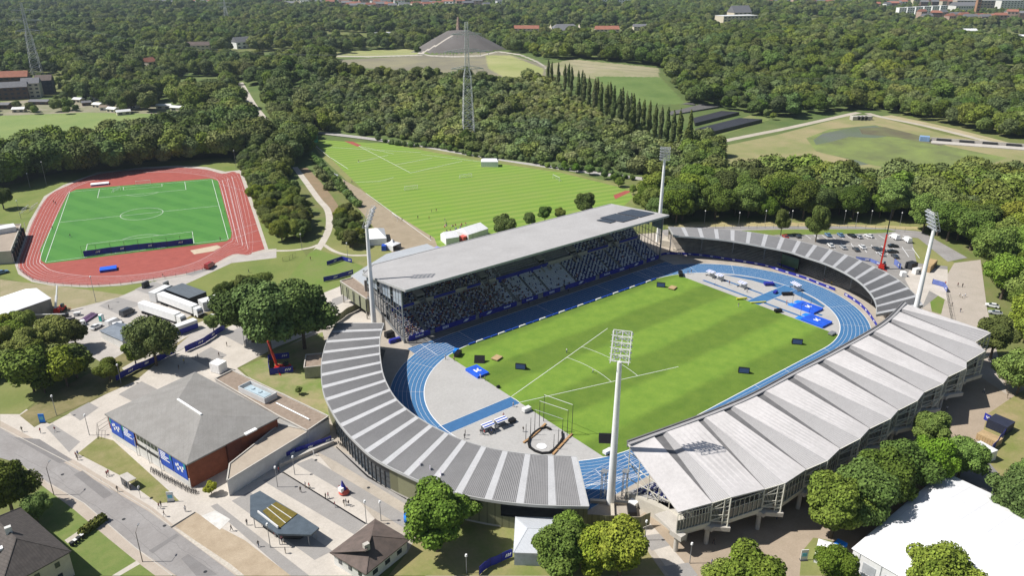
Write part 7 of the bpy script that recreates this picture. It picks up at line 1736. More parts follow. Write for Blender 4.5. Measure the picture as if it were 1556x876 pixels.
def tree(x, y, sc, label, cat='tree', group=None, kind='b', var=0, rz=0, color=None, z=None, name=None, szz=1.0, hi=False):
    nm = name or {'b': 'broadleaf_tree', 'p': 'poplar_tree', 's': 'shrub'}[kind]
    t = empty(nm, (x, y, H(x, y) if z is None else z), rz, label, cat, group); t.scale = (sc, sc, sc*szz)
    cm = {'b': CRH if hi else CR, 'p': CRP, 's': CRB}[kind]; tm = {'b': TR[var % 3], 'p': TRP, 's': TRB}[kind]
    c = bpy.data.objects.new('crown', cm[var % len(cm)]); col.objects.link(c); c.parent = t
    k = bpy.data.objects.new('trunk', tm); col.objects.link(k); k.parent = t
    if color: c.color = tuple(color)+(1,)
    return t, c
rt = random.Random(5)
# --- trees that can be told apart: (px base, py base, scale, label, colour, kind)
ONE = [
 (412, 542, 1.32, 'tallest spreading dark green tree beside the promenade left of the curved stand', (0.7, 0.88, 0.7), 'b'),
 (385, 520, 1.15, 'left companion of the tall dark trees beside the promenade', (0.68, 0.85, 0.7), 'b'),
 (463, 530, 1.22, 'slimmer dark green tree next to the curved stand roof end', (0.7, 0.88, 0.7), 'b'),
 (238, 556, 0.98, 'round tree in front of the grey marquee and parked lorries', (1.0, 1.02, 0.9), 'b'),
 (207, 556, 0.5, 'small thin tree with yellowish leaves behind the blue banner fence', (1.15, 1.05, 0.9), 'b'),
 (168, 580, 0.46, 'small bushy tree at the lower end of the blue banner fence', (1.1, 1.05, 0.9), 'b'),
 (325, 505, 0.4, 'little sapling beside the blue fence next to the tall trees', (1.1, 1.1, 0.8), 'b'),
 (400, 455, 0.62, 'light olive tree behind the tall dark trees by the slope', (1.2, 1.05, 0.9), 'b'),
 (372, 455, 0.6, 'bushy olive tree next to the small red and white van', (1.15, 1.0, 0.9), 'b'),
 (345, 460, 0.5, 'low bushy tree behind the row of lorries', (1.0, 1.0, 0.9), 'b'),
 (20, 782, 1.15, 'large dark tree at the left edge beside the road', (0.85, 0.9, 0.7), 'b'),
 (58, 795, 0.6, 'smaller round tree beside the tiled house at the lower left', (0.8, 0.95, 0.75), 'b'),
 (664, 838, 1.02, 'big round green tree in front of the curved stand wall', (1.0, 1.1, 0.8), 'b'),
 (700, 800, 0.5, 'small tree half hidden behind the big round tree at the curved wall', (1.0, 1.1, 0.8), 'b'),
 (848, 880, 0.78, 'mid green tree beside the small grey roofed building', (1.05, 1.15, 0.8), 'b'),
 (862, 850, 0.62, 'upper green tree between the grey roof and the yellow tree', (1.05, 1.15, 0.8), 'b'),
 (940, 882, 0.88, 'yellow green tree in front of the low olive wall', (1.75, 1.45, 0.7), 'b'),
 (905, 878, 0.72, 'left part of the yellow green pair of trees by the olive wall', (1.7, 1.45, 0.75), 'b'),
 (1128, 935, 0.95, 'light green tree cut by the bottom edge below the folded roof stand', (1.35, 1.4, 0.8), 'b'),
 (1098, 905, 0.5, 'small bright tree at the bottom edge beside the tan paving', (1.35, 1.4, 0.8), 'b'),
 (1262, 895, 0.62, 'dark round tree left of the white tent front', (0.9, 1.0, 0.8), 'b'),
 (1418, 925, 0.85, 'light tree in front of the white tent at the bottom edge', (1.2, 1.2, 0.8), 'b'),
 (1262, 818, 0.95, 'leftmost big tree between the folded roof stand and the white tent', (1.2, 1.3, 0.8), 'b'),
 (1303, 800, 0.95, 'second big tree between the folded roof stand and white tent', (1.2, 1.3, 0.8), 'b'),
 (1335, 772, 0.95, 'third big tree along the side of the white tent', (1.2, 1.3, 0.8), 'b'),
 (1365, 752, 0.85, 'darker tree touching the long edge of the white tent', (1.05, 1.15, 0.8), 'b'),
 (1405, 738, 0.82, 'tree at the upper corner of the white tent', (1.15, 1.25, 0.8), 'b'),
 (1455, 728, 0.68, 'tree next to the fenced grey containers', (1.2, 1.3, 0.8), 'b'),
 (1410, 682, 0.66, 'tree behind the others nearest the stand columns and the containers', (1.15, 1.25, 0.8), 'b'),
 (1540, 800, 0.85, 'tree at the right edge beside the white tent', (0.95, 1.1, 0.8), 'b'),
 (1556, 770, 0.75, 'second tree at the right edge behind the white tent', (0.95, 1.1, 0.8), 'b'),
 (1545, 600, 0.85, 'round tree at the right edge by the folded roof corner', (0.95, 1.1, 0.8), 'b'),
 (1505, 545, 0.9, 'tree right of the path behind the folded roof corner', (1.0, 1.05, 0.8), 'b'),
 (765, 365, 0.72, 'dark tree sticking up behind the left half of the grandstand roof', (0.8, 0.85, 0.75), 'b'),
 (888, 330, 0.75, 'dark round tree behind the middle of the grandstand roof', (0.85, 0.9, 0.8), 'b'),
 (805, 345, 0.42, 'small tree left of the shrub row behind the grandstand roof', (0.95, 1, 0.8), 'b'),
 (828, 338, 0.5, 'small dark tree in the shrub row behind the grandstand roof', (0.85, 0.95, 0.8), 'b'),
 (850, 335, 0.38, 'low shrubby tree right of the small dark tree behind the roof', (1.2, 1.05, 0.8), 'b'),
 (1186, 358, 0.72, 'slender light green young tree left of the car park', (1.15, 1.2, 0.8), 'y'),
 (1239, 368, 0.95, 'taller light green young tree at the edge of the car park', (1.2, 1.25, 0.8), 'y'),
 (6, 318, 0.72, 'round dark tree at the left edge beside the red track', (0.8, 0.9, 0.8), 'b'),
 (710, 226, 1.05, 'dark conical tree in front of the tall lattice pylon', (0.65, 0.75, 0.7), 'c'),
 (322, 752, 0.3, 'tiny yellow green tree at the corner of the brick hall', (1.7, 1.5, 0.7), 'b'),
 (600, 576, 0.0, '', None, 'b'),
 (455, 600, 0.22, 'staked sapling on the patchy lawn left of its twin', (1, 1, 1), 'b'),
 (462, 595, 0.0, '', None, 'b'),
]
for i, (px_, py_, s, lab, c, kd) in enumerate(ONE):
    if s == 0: continue
    g = G(px_, py_)
    sz = {'b': 1.0, 'y': 1.75, 'c': 1.25}[kd]; s *= 1.0 if (px_ < 345 and py_ > 700) or s < 0.35 else (1.6 if px_ in (412, 385, 463) else 1.38); s2 = s*(0.62 if kd == 'y' else (0.6 if kd == 'c' else 1))
    tree(g.x, g.y, s2, lab, 'tree', None, 'b', i, rt.uniform(0, 6), c, szz=sz, z=0, hi=True)
# --- young trees along the field path
for k, (px_, py_) in enumerate([(858, 258), (876, 262), (896, 266), (918, 272), (934, 278), (940, 284), (962, 296)]):
    g = G(px_, py_); tree(g.x, g.y, 0.42+0.03*(k % 3), 'young tree in the row along the far edge of the striped field', 'tree', 'young trees in the row along the striped field', 'b', k, k, (0.9, 1.05, 0.8), z=0)
# --- poplars: two rows climbing the heap
POP = [(838, 128, .72), (848, 131, .75), (858, 136, .8), (868, 141, .82), (878, 150, .86), (887, 155, .88), (894, 162, .9), (903, 167, .92), (912, 176, .95), (921, 182, 1), (931, 188, 1.02), (940, 196, 1.05), (950, 203, 1.06), (960, 208, 1.08), (968, 206, .95), (976, 204, .9), (985, 207, .9), (994, 210, .88), (1003, 213, .85), (1012, 218, .9), (1021, 222, .88), (1030, 227, .95), (1045, 236, 1.05),
       (833, 122, .7), (864, 132, .75), (884, 146, .8), (907, 160, .85), (926, 172, .9), (944, 186, .95), (957, 192, .9)]
for k, (px_, py_, s) in enumerate(POP):
    g = G(px_, py_)
    for _ in range(3): g = G(px_, py_, H(g.x, g.y))
    tree(g.x, g.y, s*1.42, 'tall slim poplar in the row that climbs the green slope of the heap', 'tree', 'poplars in the row on the heap slope', 'p', k, k*1.3)

# --- forest regions on level ground: polygon of trunk positions
FOREST = [
 ('dark tree in the belt between the red track and the crop field', [(-60, 262), (0, 254), (60, 247), (150, 238), (235, 222), (290, 204), (350, 192), (412, 205), (402, 238), (340, 244), (200, 259), (100, 272), (0, 288), (-60, 300)], 7.5, (1.15, 1.4), (0.72, 0.85, 0.75), 'b', 1),
 ('tree in the clump where the woodland path reaches the striped field', [(402, 236), (418, 205), (462, 196), (474, 215), (470, 250), (440, 252), (425, 262)], 7.5, (0.8, 1.15), (0.85, 0.9, 0.75), 'b', 1),
 ('bushy tree in the thicket between the red track and the footpath', [(364, 248), (402, 238), (430, 254), (454, 280), (472, 305), (479, 335), (466, 364), (426, 370), (404, 345), (386, 305)], 4.0, (0.36, 0.66), (1.05, 1.0, 0.85), 'b', 1),
 ('bush in the thicket right of the footpath', [(508, 320), (524, 324), (548, 345), (554, 378), (534, 386), (514, 366), (518, 342)], 4.6, (0.38, 0.58), (1.0, 0.9, 0.8), 'b', 1),
 ('tree in the wood behind the right curved stand', [(962, 322), (1020, 300), (1060, 292), (1260, 293), (1400, 290), (1640, 296), (1640, 335), (1400, 338), (1200, 336), (1060, 336), (1015, 344), (975, 330)], 7.8, (1.0, 1.35), (0.88, 0.95, 0.8), 'b', 1),
 ('tree in the wood at the right edge beyond the path', [(1396, 352), (1398, 322), (1680, 300), (1680, 560), (1575, 570), (1535, 520), (1505, 490), (1498, 440), (1500, 404), (1470, 388), (1436, 374)], 8.0, (1.0, 1.35), (1.0, 1.08, 0.85), 'b', 1),
 ('tree in the clump at the left edge below the white event tent', [(-60, 505), (0, 500), (70, 512), (115, 525), (142, 548), (140, 575), (112, 592), (92, 612), (60, 600), (0, 580), (-60, 590)], 6.4, (0.5, 0.82), (1.0, 1.02, 0.85), 'b', 1),
 ('tree beside the basin terraces', [(1040, 232), (1056, 220), (1084, 224), (1092, 250), (1070, 262), (1045, 262)], 7, (0.7, 1.0), (0.85, 0.95, 0.8), 'b', 1),
 ('tree in the copse below the meadow', [(262, 160), (340, 152), (368, 160), (398, 190), (350, 190), (300, 178)], 8, (0.9, 1.3), (0.85, 0.95, 0.8), 'b', 1),
 ('tree beside the allotments', [(180, 172), (235, 172), (238, 150), (120, 140), (100, 160)], 9, (0.8, 1.2), (0.7, 0.85, 0.8), 'b', 1),
]
CLEAR = [[(0, 178), (130, 173), (252, 176), (262, 185), (200, 195), (100, 215), (0, 224), (-60, 224), (-60, 180)],
 [(258, 120), (330, 116), (346, 130), (325, 146), (280, 146)],
 [(364, 134), (376, 146), (400, 178), (414, 198), (402, 198), (384, 172)],
 [(634, 84), (655, 66), (683, 57), (697, 55), (716, 57), (740, 70), (760, 76), (800, 84), (832, 92), (870, 88), (1003, 103), (1040, 156), (1056, 160), (1130, 170), (1160, 184), (1090, 214), (1056, 214), (1030, 180), (955, 160), (905, 122), (828, 117), (780, 122), (700, 112), (640, 108), (560, 106), (505, 96), (500, 84), (560, 76), (634, 76)],
 [(1085, 215), (1180, 200), (1290, 168), (1340, 170), (1440, 192), (1556, 216), (1640, 232), (1640, 290), (1440, 274), (1250, 266), (1130, 262), (1098, 258)],
 [(0, 0), (0, 0), (0, 0)],
 [(405, 122), (430, 100), (440, 100), (440, 128)] if False else [(0, 0), (0, 0), (0, 0)],
 [(1085, 10), (1148, 10), (1148, 42), (1085, 42)] if False else [(0, 0), (0, 0), (0, 0)],
 [(1515, 462), (1500, 490), (1540, 500), (1550, 470)],
]

# ================================================================== people
BLD_CLEAR = BLD_CLEAR_
hedge_mb.build('foliage', LEAF, hedge_t)
def person_mesh(pose):
    """one continuous skinned figure"""
    if pose == 'stand': legL, legR, armL, armR = [(.09, 0, .5), (.10, .02, .06), (.11, -.13, .03)], [(-.09, 0, .5), (-.1, .0, .06), (-.11, -.15, .03)], [(.26, .02, 1.15), (.27, -.06, .86)], [(-.26, .02, 1.15), (-.27, -.06, .86)]
    elif pose == 'walk': legL, legR, armL, armR = [(.09, -.18, .52), (.10, -.26, .08), (.10, -.42, .05)], [(-.09, .10, .5), (-.1, .36, .12), (-.1, .24, .03)], [(.25, .12, 1.15), (.25, .14, .88)], [(-.25, -.1, 1.15), (-.24, -.28, .92)]
    else: legL, legR, armL, armR = [(.11, -.42, .48), (.11, -.44, .08), (.11, -.58, .03)], [(-.11, -.42, .48), (-.11, -.44, .08), (-.11, -.58, .03)], [(.24, -.08, .68), (.16, -.34, .56)], [(-.24, -.08, .68), (-.16, -.34, .56)]
    hz = .92 if pose != 'sit' else .5; sh = hz+.48
    vs = [(0, 0, hz), (0, 0, hz+.25), (0, 0, sh), (0, 0, sh+.10), (0, -.01, sh+.22), (0, -.01, sh+.32)]; ra = [.145, .13, .14, .065, .105, .08]
    ed = [(0, 1), (1, 2), (2, 3), (3, 4), (4, 5)]
    for s, leg in ((1, legL), (-1, legR)):
        vs.append((s*.09, 0, hz-.04)); ra.append(.10); ed.append((0, len(vs)-1))
        for p, r in zip(leg, (.075, .05, .045)): vs.append(p); ra.append(r); ed.append((len(vs)-2, len(vs)-1))
    for s, arm in ((1, armL), (-1, armR)):
        vs.append((s*.19, 0, sh-.02)); ra.append(.06); ed.append((2, len(vs)-1))
        for p, r in zip(arm, (.045, .038)): vs.append(p); ra.append(r); ed.append((len(vs)-2, len(vs)-1))
    me = bpy.data.meshes.new('tmpp'); me.from_pydata(vs, ed, []); o = bpy.data.objects.new('tmpp', me); col.objects.link(o)
    md = o.modifiers.new('s', 'SKIN'); md.use_smooth_shade = True
    for i, sv_ in enumerate(me.skin_vertices[0].data): sv_.radius = (ra[i], ra[i]*.85); sv_.use_root = (i == 0)
    if pose != 'sit': m2 = o.modifiers.new('d', 'SUBSURF'); m2.levels = 1; m2.render_levels = 1
    dg = bpy.context.evaluated_depsgraph_get(); out = bpy.data.meshes.new_from_object(o.evaluated_get(dg)); bpy.data.objects.remove(o)
    out.materials.clear()
    for m_ in (SKIN, SHIRTS[0], PANTS[0], HAIR, DARK): out.materials.append(m_)
    for f in out.polygons:
        c = f.center; k = 1
        if c.z > sh+.07: k = 3 if (c.z > sh+.27 or c.y > .03) else 0
        elif abs(c.x) > .2 and c.z < sh-.22: k = 0
        elif c.z < .1 and pose != 'sit': k = 4
        elif c.z < hz+.02 if pose != 'sit' else (c.z < hz-.02 or c.y < -.16): k = 2
        if pose == 'sit' and c.z < .12: k = 4
        f.material_index = k
    return out
SKIN = mat('skin', (.45, .27, .19), .7); HAIR = mat('brown_hair', (.05, .03, .02), .8)
SHN = [('red', (.45, .03, .03)), ('black', (.02, .02, .022)), ('white', (.72, .72, .72)), ('blue', (.04, .09, .35)), ('grey', (.25, .25, .26)), ('yellow', (.6, .5, .08)), ('maroon', (.2, .02, .03)), ('light blue', (.25, .4, .6)), ('green', (.05, .2, .08)), ('pink', (.6, .25, .3))]
SHIRTS = [mat('shirt_'+n.replace(' ', '_'), c, .8) for n, c in SHN]; PANTS = [mat('trousers_dark', (.03, .035, .05), .8), mat('trousers_beige', (.3, .25, .18), .8), mat('trousers_blue', (.05, .08, .16), .8), mat('trousers_white', (.6, .6, .6), .8)]
PM = {}
def person_data(pose, sh, pn):
    k = (pose, sh, pn)
    if k not in PM:
        if (pose, 0, 0) not in PM: PM[(pose, 0, 0)] = person_mesh(pose)
        if k != (pose, 0, 0):
            m_ = PM[(pose, 0, 0)].copy(); m_.materials[1] = SHIRTS[sh]; m_.materials[2] = PANTS[pn]; PM[k] = m_
    return PM[k]
rp = random.Random(21)
def person(x, y, z, rz, pose, sh, pn, label, group=None):
    o = bpy.data.objects.new('person', person_data(pose, sh, pn)); col.objects.link(o); o.location = (x, y, z); o.rotation_euler = (0, 0, rz); return tag(o, label, 'person', group)
def at(px_, py_, sh, where, pose='walk', pn=0, rz=None):
    g = G(px_, py_); person(g.x, g.y, .03, rp.uniform(0, 6.28) if rz is None else rz, pose, sh, pn, 'person in '+SHN[sh][0]+' top '+where)
ZP = [(34, 657, 1, 'walking on the footway at the far left'), (62, 659, 0, 'near the blue flags at the promenade start'), (84, 657, 6, 'just right of the one near the flags'),
 (116, 696, 6, 'leading the group of three on the footway'), (119, 694, 3, 'at the back of the group of three by the lawn'), (118.5, 700, 1, 'nearest in the group of three by the lawn'),
 (163, 725, 6, 'left one of the pair near the bus shelter'), (165.5, 723, 0, 'right one of the pair near the bus shelter'), (179, 748, 1, 'stepping off the kerb near the bus stop'), (191, 743, 4, 'waiting beneath the bus shelter edge'),
 (242, 774, 6, 'left in the pair walking by the lawn tip'), (245, 771, 1, 'right in the pair walking by the lawn tip'), (250, 786, 1, 'alone at the corner of the sandy forecourt'), (282, 778, 2, 'striding across near the kerb strip'),
 (352, 808, 1, 'walking on sand right of the white patch'), (375.5, 799, 1, 'left in front of the kiosk'), (393, 832, 1, 'crossing the pale paving below the kiosk'), (434, 842, 1, 'walking away from the kiosk to the bottom'),
 (457, 749, 1, 'left one in the forecourt crowd near the lamp'), (464, 742, 2, 'pale figure beside the red one on the forecourt'), (470, 743, 0, 'bright on the grey band of the forecourt'), (495, 759, 1, 'left one of two standing on the drain line'), (499, 758, 9, 'right one of two standing on the drain line'), (509, 772, 6, 'just beyond the drain line alone'),
 (523, 769, 1, 'left of the dark trio on the forecourt'), (526, 768, 4, 'middle of the dark trio on the forecourt'), (530, 770, 1, 'right of the dark trio on the forecourt'), (516, 747, 0, 'beside the red promotion stand'), (477, 693, 2, 'before the banner bed at the annexe'), (424, 719, 0, 'at the corner entrance of the white annexe'),
 (418, 817, 0, 'first in the queue at the kiosk'), (428, 824, 9, 'second in the queue at the kiosk'), (431, 828, 2, 'third in the queue at the kiosk'), (407, 802, 4, 'leaning on the kiosk counter'), (400, 799, 1, 'left of the one at the kiosk counter'),
 (272, 562, 1, 'with shadow behind the brick hall roof'), (280, 553, 5, 'in hi-vis near the end of the blue fence'), (301, 545, 4, 'near the gap in the blue fence'), (333, 543, 1, 'on the promenade band above the cabin'), (345, 527, 1, 'at the foot of the lamp by the tall trees'),
 (378, 415, 1, 'standing at the gate near the track corner'), (166, 470, 1, 'standing in the yard before the lorry'), (472, 396, 6, 'walking up the slope path'),
 (82, 309, 1, 'running on the left straight of the red track'), (85, 311, 6, 'running behind on the left straight of the red track'), (107, 361, 1, 'training on the left half of the pitch'), (80, 349, 8, 'on the touchline of the left pitch'), (342, 325, 1, 'on the right touchline of the left pitch'), (335, 366, 4, 'at the near right corner of the pitch'), (248, 422, 1, 'on the near lanes of the red track'),
 (545, 247, 1, 'far away on the upper left of the striped field'), (524, 278, 2, 'beside the throwing arcs of the striped field'), (535, 278, 1, 'stretching beside the throwing arcs'), (635, 333, 1, 'jogging on the lower striped field'), (652, 334, 5, 'in bright kit on the lower striped field'), (656, 323, 1, 'left of two running on the striped field'), (663, 322, 6, 'right of two running on the striped field'), (676, 337, 4, 'close to the edge of the lower striped field'), (679, 354, 1, 'sitting area helper near the field corner'), (654, 364, 1, 'standing at the near corner of the striped field'), (611, 337, 1, 'next to the left goal of the striped field'),
 (861, 537, 2, 'near the upper throwing sector line'), (901, 568, 2, 'standing in the throwing sector'), (1122, 467, 4, 'working on the grass edge near the yellow rods'), (730, 576, 2, 'beside the blue high jump mat'), (737, 579, 4, 'right of the helper at the high jump mat'), (690, 549, 9, 'at the edge of the grey left end'), (677, 547, 2, 'measuring on the grey left end'),
 (706, 668, 1, 'left of two standing near the left runway'), (707, 662, 1, 'right of two standing near the left runway'), (730, 661, 1, 'in the group below the left shelter'), (736, 662, 0, 'reddish in the group below the left shelter'), (747, 660, 3, 'in the group between the shelters'), (765, 636, 9, 'near the upper shelter'), (780, 619, 2, 'at the end of the left javelin runway'), (795, 657, 1, 'by the left posts of the cage'), (1108, 433, 6, 'walking on the grey right end'), (1086, 434, 2, 'near the joined shelters'), (1135, 445, 2, 'beside the single shelter'), (1195, 463, 0, 'on the grey right end near the vault mats'), (1045, 417, 3, 'blue figure at the far corner of the grass'), (1050, 416, 1, 'next to the blue figure at the far corner'),
 (1252, 430, 0, 'crouching at the gap in the navy boards'), (1263, 434, 5, 'at the gap in the navy boards'),
 (1455, 436, 6, 'left of two walking on the path at the right'), (1462, 437, 1, 'right of two walking on the path at the right'), (1458, 452, 2, 'white clothed first of the group on the path'), (1462, 454, 2, 'white clothed second of the group on the path'), (1466, 452, 2, 'white clothed third of the group on the path'), (1446, 466, 4, 'alone at the path edge by the small lawn'), (1459, 475, 1, 'lower down the path at the right'), (1436, 434, 0, 'in the concrete yard'), (1417, 430, 1, 'by the faded blue fence'),
 (1081, 860, 3, 'walking on the sunny tan paving'), (1084, 829, 1, 'standing in shade by the second column'), (1180, 790, 2, 'in the shade beneath the folded roof stand'), (1438, 625, 2, 'in the shade near the far columns'), (1530, 606, 1, 'at the end of the tan paving at the right'), (1494, 598, 2, 'on the paving in the shade of the folded roof')]
for k, (x, y, sh, wh) in enumerate(ZP): at(x, y, sh, wh, ['walk', 'stand'][k % 2], rp.randrange(4))
# athletes lying about at the near edge of the striped field
for k in range(22):
    g = G(rp.uniform(675, 712), rp.uniform(340, 352)); sh = rp.randrange(10); person(g.x, g.y, -.35, rp.uniform(0, 6.28), 'sit', sh, rp.randrange(4), 'athlete resting on the near edge of the striped field', 'athletes resting on the striped field')
# kiosk and steward helpers along the far straight
for k in range(8):
    x = -30+k*10+rp.uniform(-3, 3); person(x, 48.3, .03, pi, 'stand', rp.choice([1, 3, 4]), 0, 'steward standing between the navy boards and the blue lanes', 'stewards in front of the grandstand')
# spectators
order = sorted(people_slots, key=lambda s: (s[1] != 'l', s[2]))
random.Random(4).shuffle(order); order.sort(key=lambda s: s[1] != 'l' or s[4] > -20)
NI = 300-len(ZP)-22-8; ind = order[:NI]; restp = order[NI:]
for s in ind:
    sh = rp.choice([1, 1, 2, 3, 4, 1, 6, 7, 4, 1, 4, 2, 1, 0]); p = s[0]
    person(p.x, p.y+60-.12, p.z-.08, 0, 'sit', sh, rp.randrange(4), 'spectator in '+SHN[sh][0]+' seated in the crowded left blocks of the lower tier', 'spectators in the lower tier')
cm = [MB() for _ in range(1)]
# the rest of the crowd as one mass
verts = []; faces = []; mis = []
cmats = [SKIN, HAIR, DARK]+SHIRTS[:8]+PANTS; base_me = person_data('sit', 0, 0)
bv = [v.co.copy() for v in base_me.vertices]; bf = [(tuple(f.vertices), f.material_index) for f in base_me.polygons]
for s in restp:
    o = len(verts); p = s[0]; sh = 3+rp.choice([1, 1, 2, 3, 4, 1, 6, 7, 4, 1, 1]); pn = 3+8+rp.randrange(4)
    verts += [(v.x+p.x, v.y+p.y+60-.12, v.z+p.z-.08) for v in bv]
    for f, mi in bf: faces.append(tuple(i+o for i in f)); mis.append({0: 0, 3: 1, 4: 2, 1: sh, 2: pn}[mi])
me = bpy.data.meshes.new('crowd'); me.from_pydata(verts, [], faces)
for m_ in cmats: me.materials.append(m_)
me.polygons.foreach_set('material_index', mis); o = bpy.data.objects.new('crowd', me); col.objects.link(o); tag(o, 'rest of the seated crowd in the shade of the grandstand roof', 'crowd', None, 'stuff')
print('people', len(ind), len(restp), len(ZP))
# ================================================================== forest fill (after the buildings, so that it leaves them room)
PATHV = [(362, 132), (368, 130), (380, 146), (404, 178), (416, 196), (406, 198), (388, 176), (372, 154)]
FOOTV = [(446, 252), (470, 276), (488, 300), (502, 318), (504, 345), (492, 345), (490, 322), (478, 304), (462, 284), (444, 258)]
def blocks(x, y, s):
    p = PX((x, y, 0))
    for poly in (PATHV, FOOTV):
        if abs(p[0]-poly[0][0]) > 120 or abs(p[1]-poly[0][1]) > 150: continue
        for h in (0, 4*s, 8*s, 11*s):
            for a in (-3.5*s, 0, 3.5*s):
                if inpoly(PX((x+HR.x*a, y+HR.y*a, h)), poly): return True
    return False
cand = []      # (dist, x, y, scale, label, color)
for lab, poly, sp, (s0, s1), c, kd, _ in FOREST:
    sp *= 1.15
    W_ = [G(*p) for p in poly]; x0, x1 = min(p.x for p in W_), max(p.x for p in W_); y0, y1 = min(p.y for p in W_), max(p.y for p in W_)
    wp = [(p.x, p.y) for p in W_]; y = y0; row = 0
    while y < y1:
        x = x0+(row % 2)*sp/2
        while x < x1:
            q = (x+rt.uniform(-.32, .32)*sp, y+rt.uniform(-.32, .32)*sp)
            if inpoly(q, wp) and not any(inpoly(PX((q[0], q[1], 0)), cl) for cl in CLEAR[7:]) and not blocks(q[0], q[1], 1.0) and not any(hypot(q[0]-b[0], q[1]-b[1]) < b[2] for b in BLD_CLEAR):
                s = rt.uniform(s0*.85, s1*1.08)*1.18; v = rt.uniform(0.85, 1.15)
                yl = 1.25 if rt.random() < 0.14 else 1.0
                cand.append((hypot(q[0]-CAM.x, q[1]-CAM.y), q[0], q[1], s, lab, (c[0]*v*yl, c[1]*v*(1+.5*(yl-1)), c[2]*v*.9)))
            x += sp
        y += sp*0.87; row += 1
cand.sort(key=lambda t: t[0])
n_one = len([o for o in ONE if o[2] > 0])+7
NB = 300-n_one
crown_src = []
for i, (d, x, y, s, lab, c) in enumerate(cand[:NB]):
    hi_ = d < 520 and i >= 6
    t, cr = tree(x, y, s, lab, 'tree', lab.replace('tree in', 'trees in').replace('bush in', 'bushes in').replace('tree beside', 'trees beside'), 'b', i, rt.uniform(0, 6.28), c, z=0, hi=hi_)
    if i < 6: crown_src.append(cr)
rest = [(x, y, s*1.0, rt.randrange(6)) for d, x, y, s, lab, c in cand[NB:]]
# far wood
TOWN = [[(-20, 112), (100, 116), (180, 140), (310, 158), (305, 180), (-20, 180)], [(225, -5), (330, -5), (330, 12), (225, 12)], [(410, -5), (525, -5), (525, 14), (410, 14)], [(515, -5), (610, -5), (610, 22), (515, 20)], [(600, -5), (780, -5), (780, 16), (600, 16)], [(1150, -5), (1310, -5), (1310, 12), (1150, 12)], [(1310, -5), (1600, -5), (1600, 42), (1390, 38), (1340, 26)], [(780, 40), (985, 40), (985, 58), (780, 58)], [(1440, 44), (1600, 44), (1600, 72), (1500, 72), (1440, 56)], [(1080, 25), (1155, 25), (1155, 46), (1080, 46)]]
def wedge(d0, d1, sp, s0, s1, poly_ok):
    out = []; y = -sp; n = int(d1/sp)+2
    for j in range(-int(d1*1.0/sp), int(d1*1.0/sp)+1):
        for i in range(int(d0*0.5/sp), n):
            a = (j+(i % 2)*0.5+rt.uniform(-.36, .36))*sp; f = (i+rt.uniform(-.36, .36))*sp
            if abs(a) > f*1.0+60: continue
            if not d0 <= hypot(a, f) < d1: continue
            x = CAM.x+HF.x*f+HR.x*a; y = CAM.y+HF.y*f+HR.y*a
            h = H(x, y); s = rt.uniform(s0, s1)*rt.choice([0.6, 0.8, 0.95, 1.05, 1.2, 1.35])
            b = PX((x, y, h)); t = PX((x, y, h+7.5*s))
            if not poly_ok(b) or hypot(x-HCONE.x, y-HCONE.y) < 70: continue
            if any(inpoly(b, cl) or inpoly(t, cl) for cl in CLEAR): continue
            if any(hypot(x-q[0], y-q[1]) < q[2] for q in BLD_CLEAR): continue
            if f < 900 and a < 0 and blocks(x, y, s): continue
            if any(inpoly(b, cl) for cl in TOWN):
                if rt.random() < 0.5: continue
                s *= 0.6
            if noise.noise(Vector((x*0.006, y*0.006, 1.7))) > 0.36 and d0 > 800: continue
            out.append((x, y, s, rt.randrange(6)))
    return out
FARP = [(-900, 178), (60, 176), (235, 172), (262, 172), (345, 152), (368, 168), (400, 186), (430, 205), (500, 206), (505, 190), (430, 150), (450, 125), (560, 122), (700, 128), (760, 132), (842, 128), (905, 122), (958, 162), (1040, 170), (1056, 160), (1160, 184), (1290, 168), (1340, 170), (1440, 194), (1556, 220), (2500, 330), (2600, -2000), (-1000, -2000)]
ok = lambda b: inpoly(b, FARP)
far = wedge(380, 950, 10.0, 0.8, 1.2, ok)+wedge(950, 1500, 12.5, 0.9, 1.3, ok)+wedge(1500, 2900, 16, 1.0, 1.55, ok)
scrub_poly = [(425, 196), (440, 150), (470, 125), (560, 118), (700, 116), (745, 122), (830, 122), (860, 140), (930, 186), (1000, 222), (1040, 245), (1056, 270), (1000, 268), (960, 262), (850, 249), (740, 234), (640, 216), (570, 206), (485, 198)]
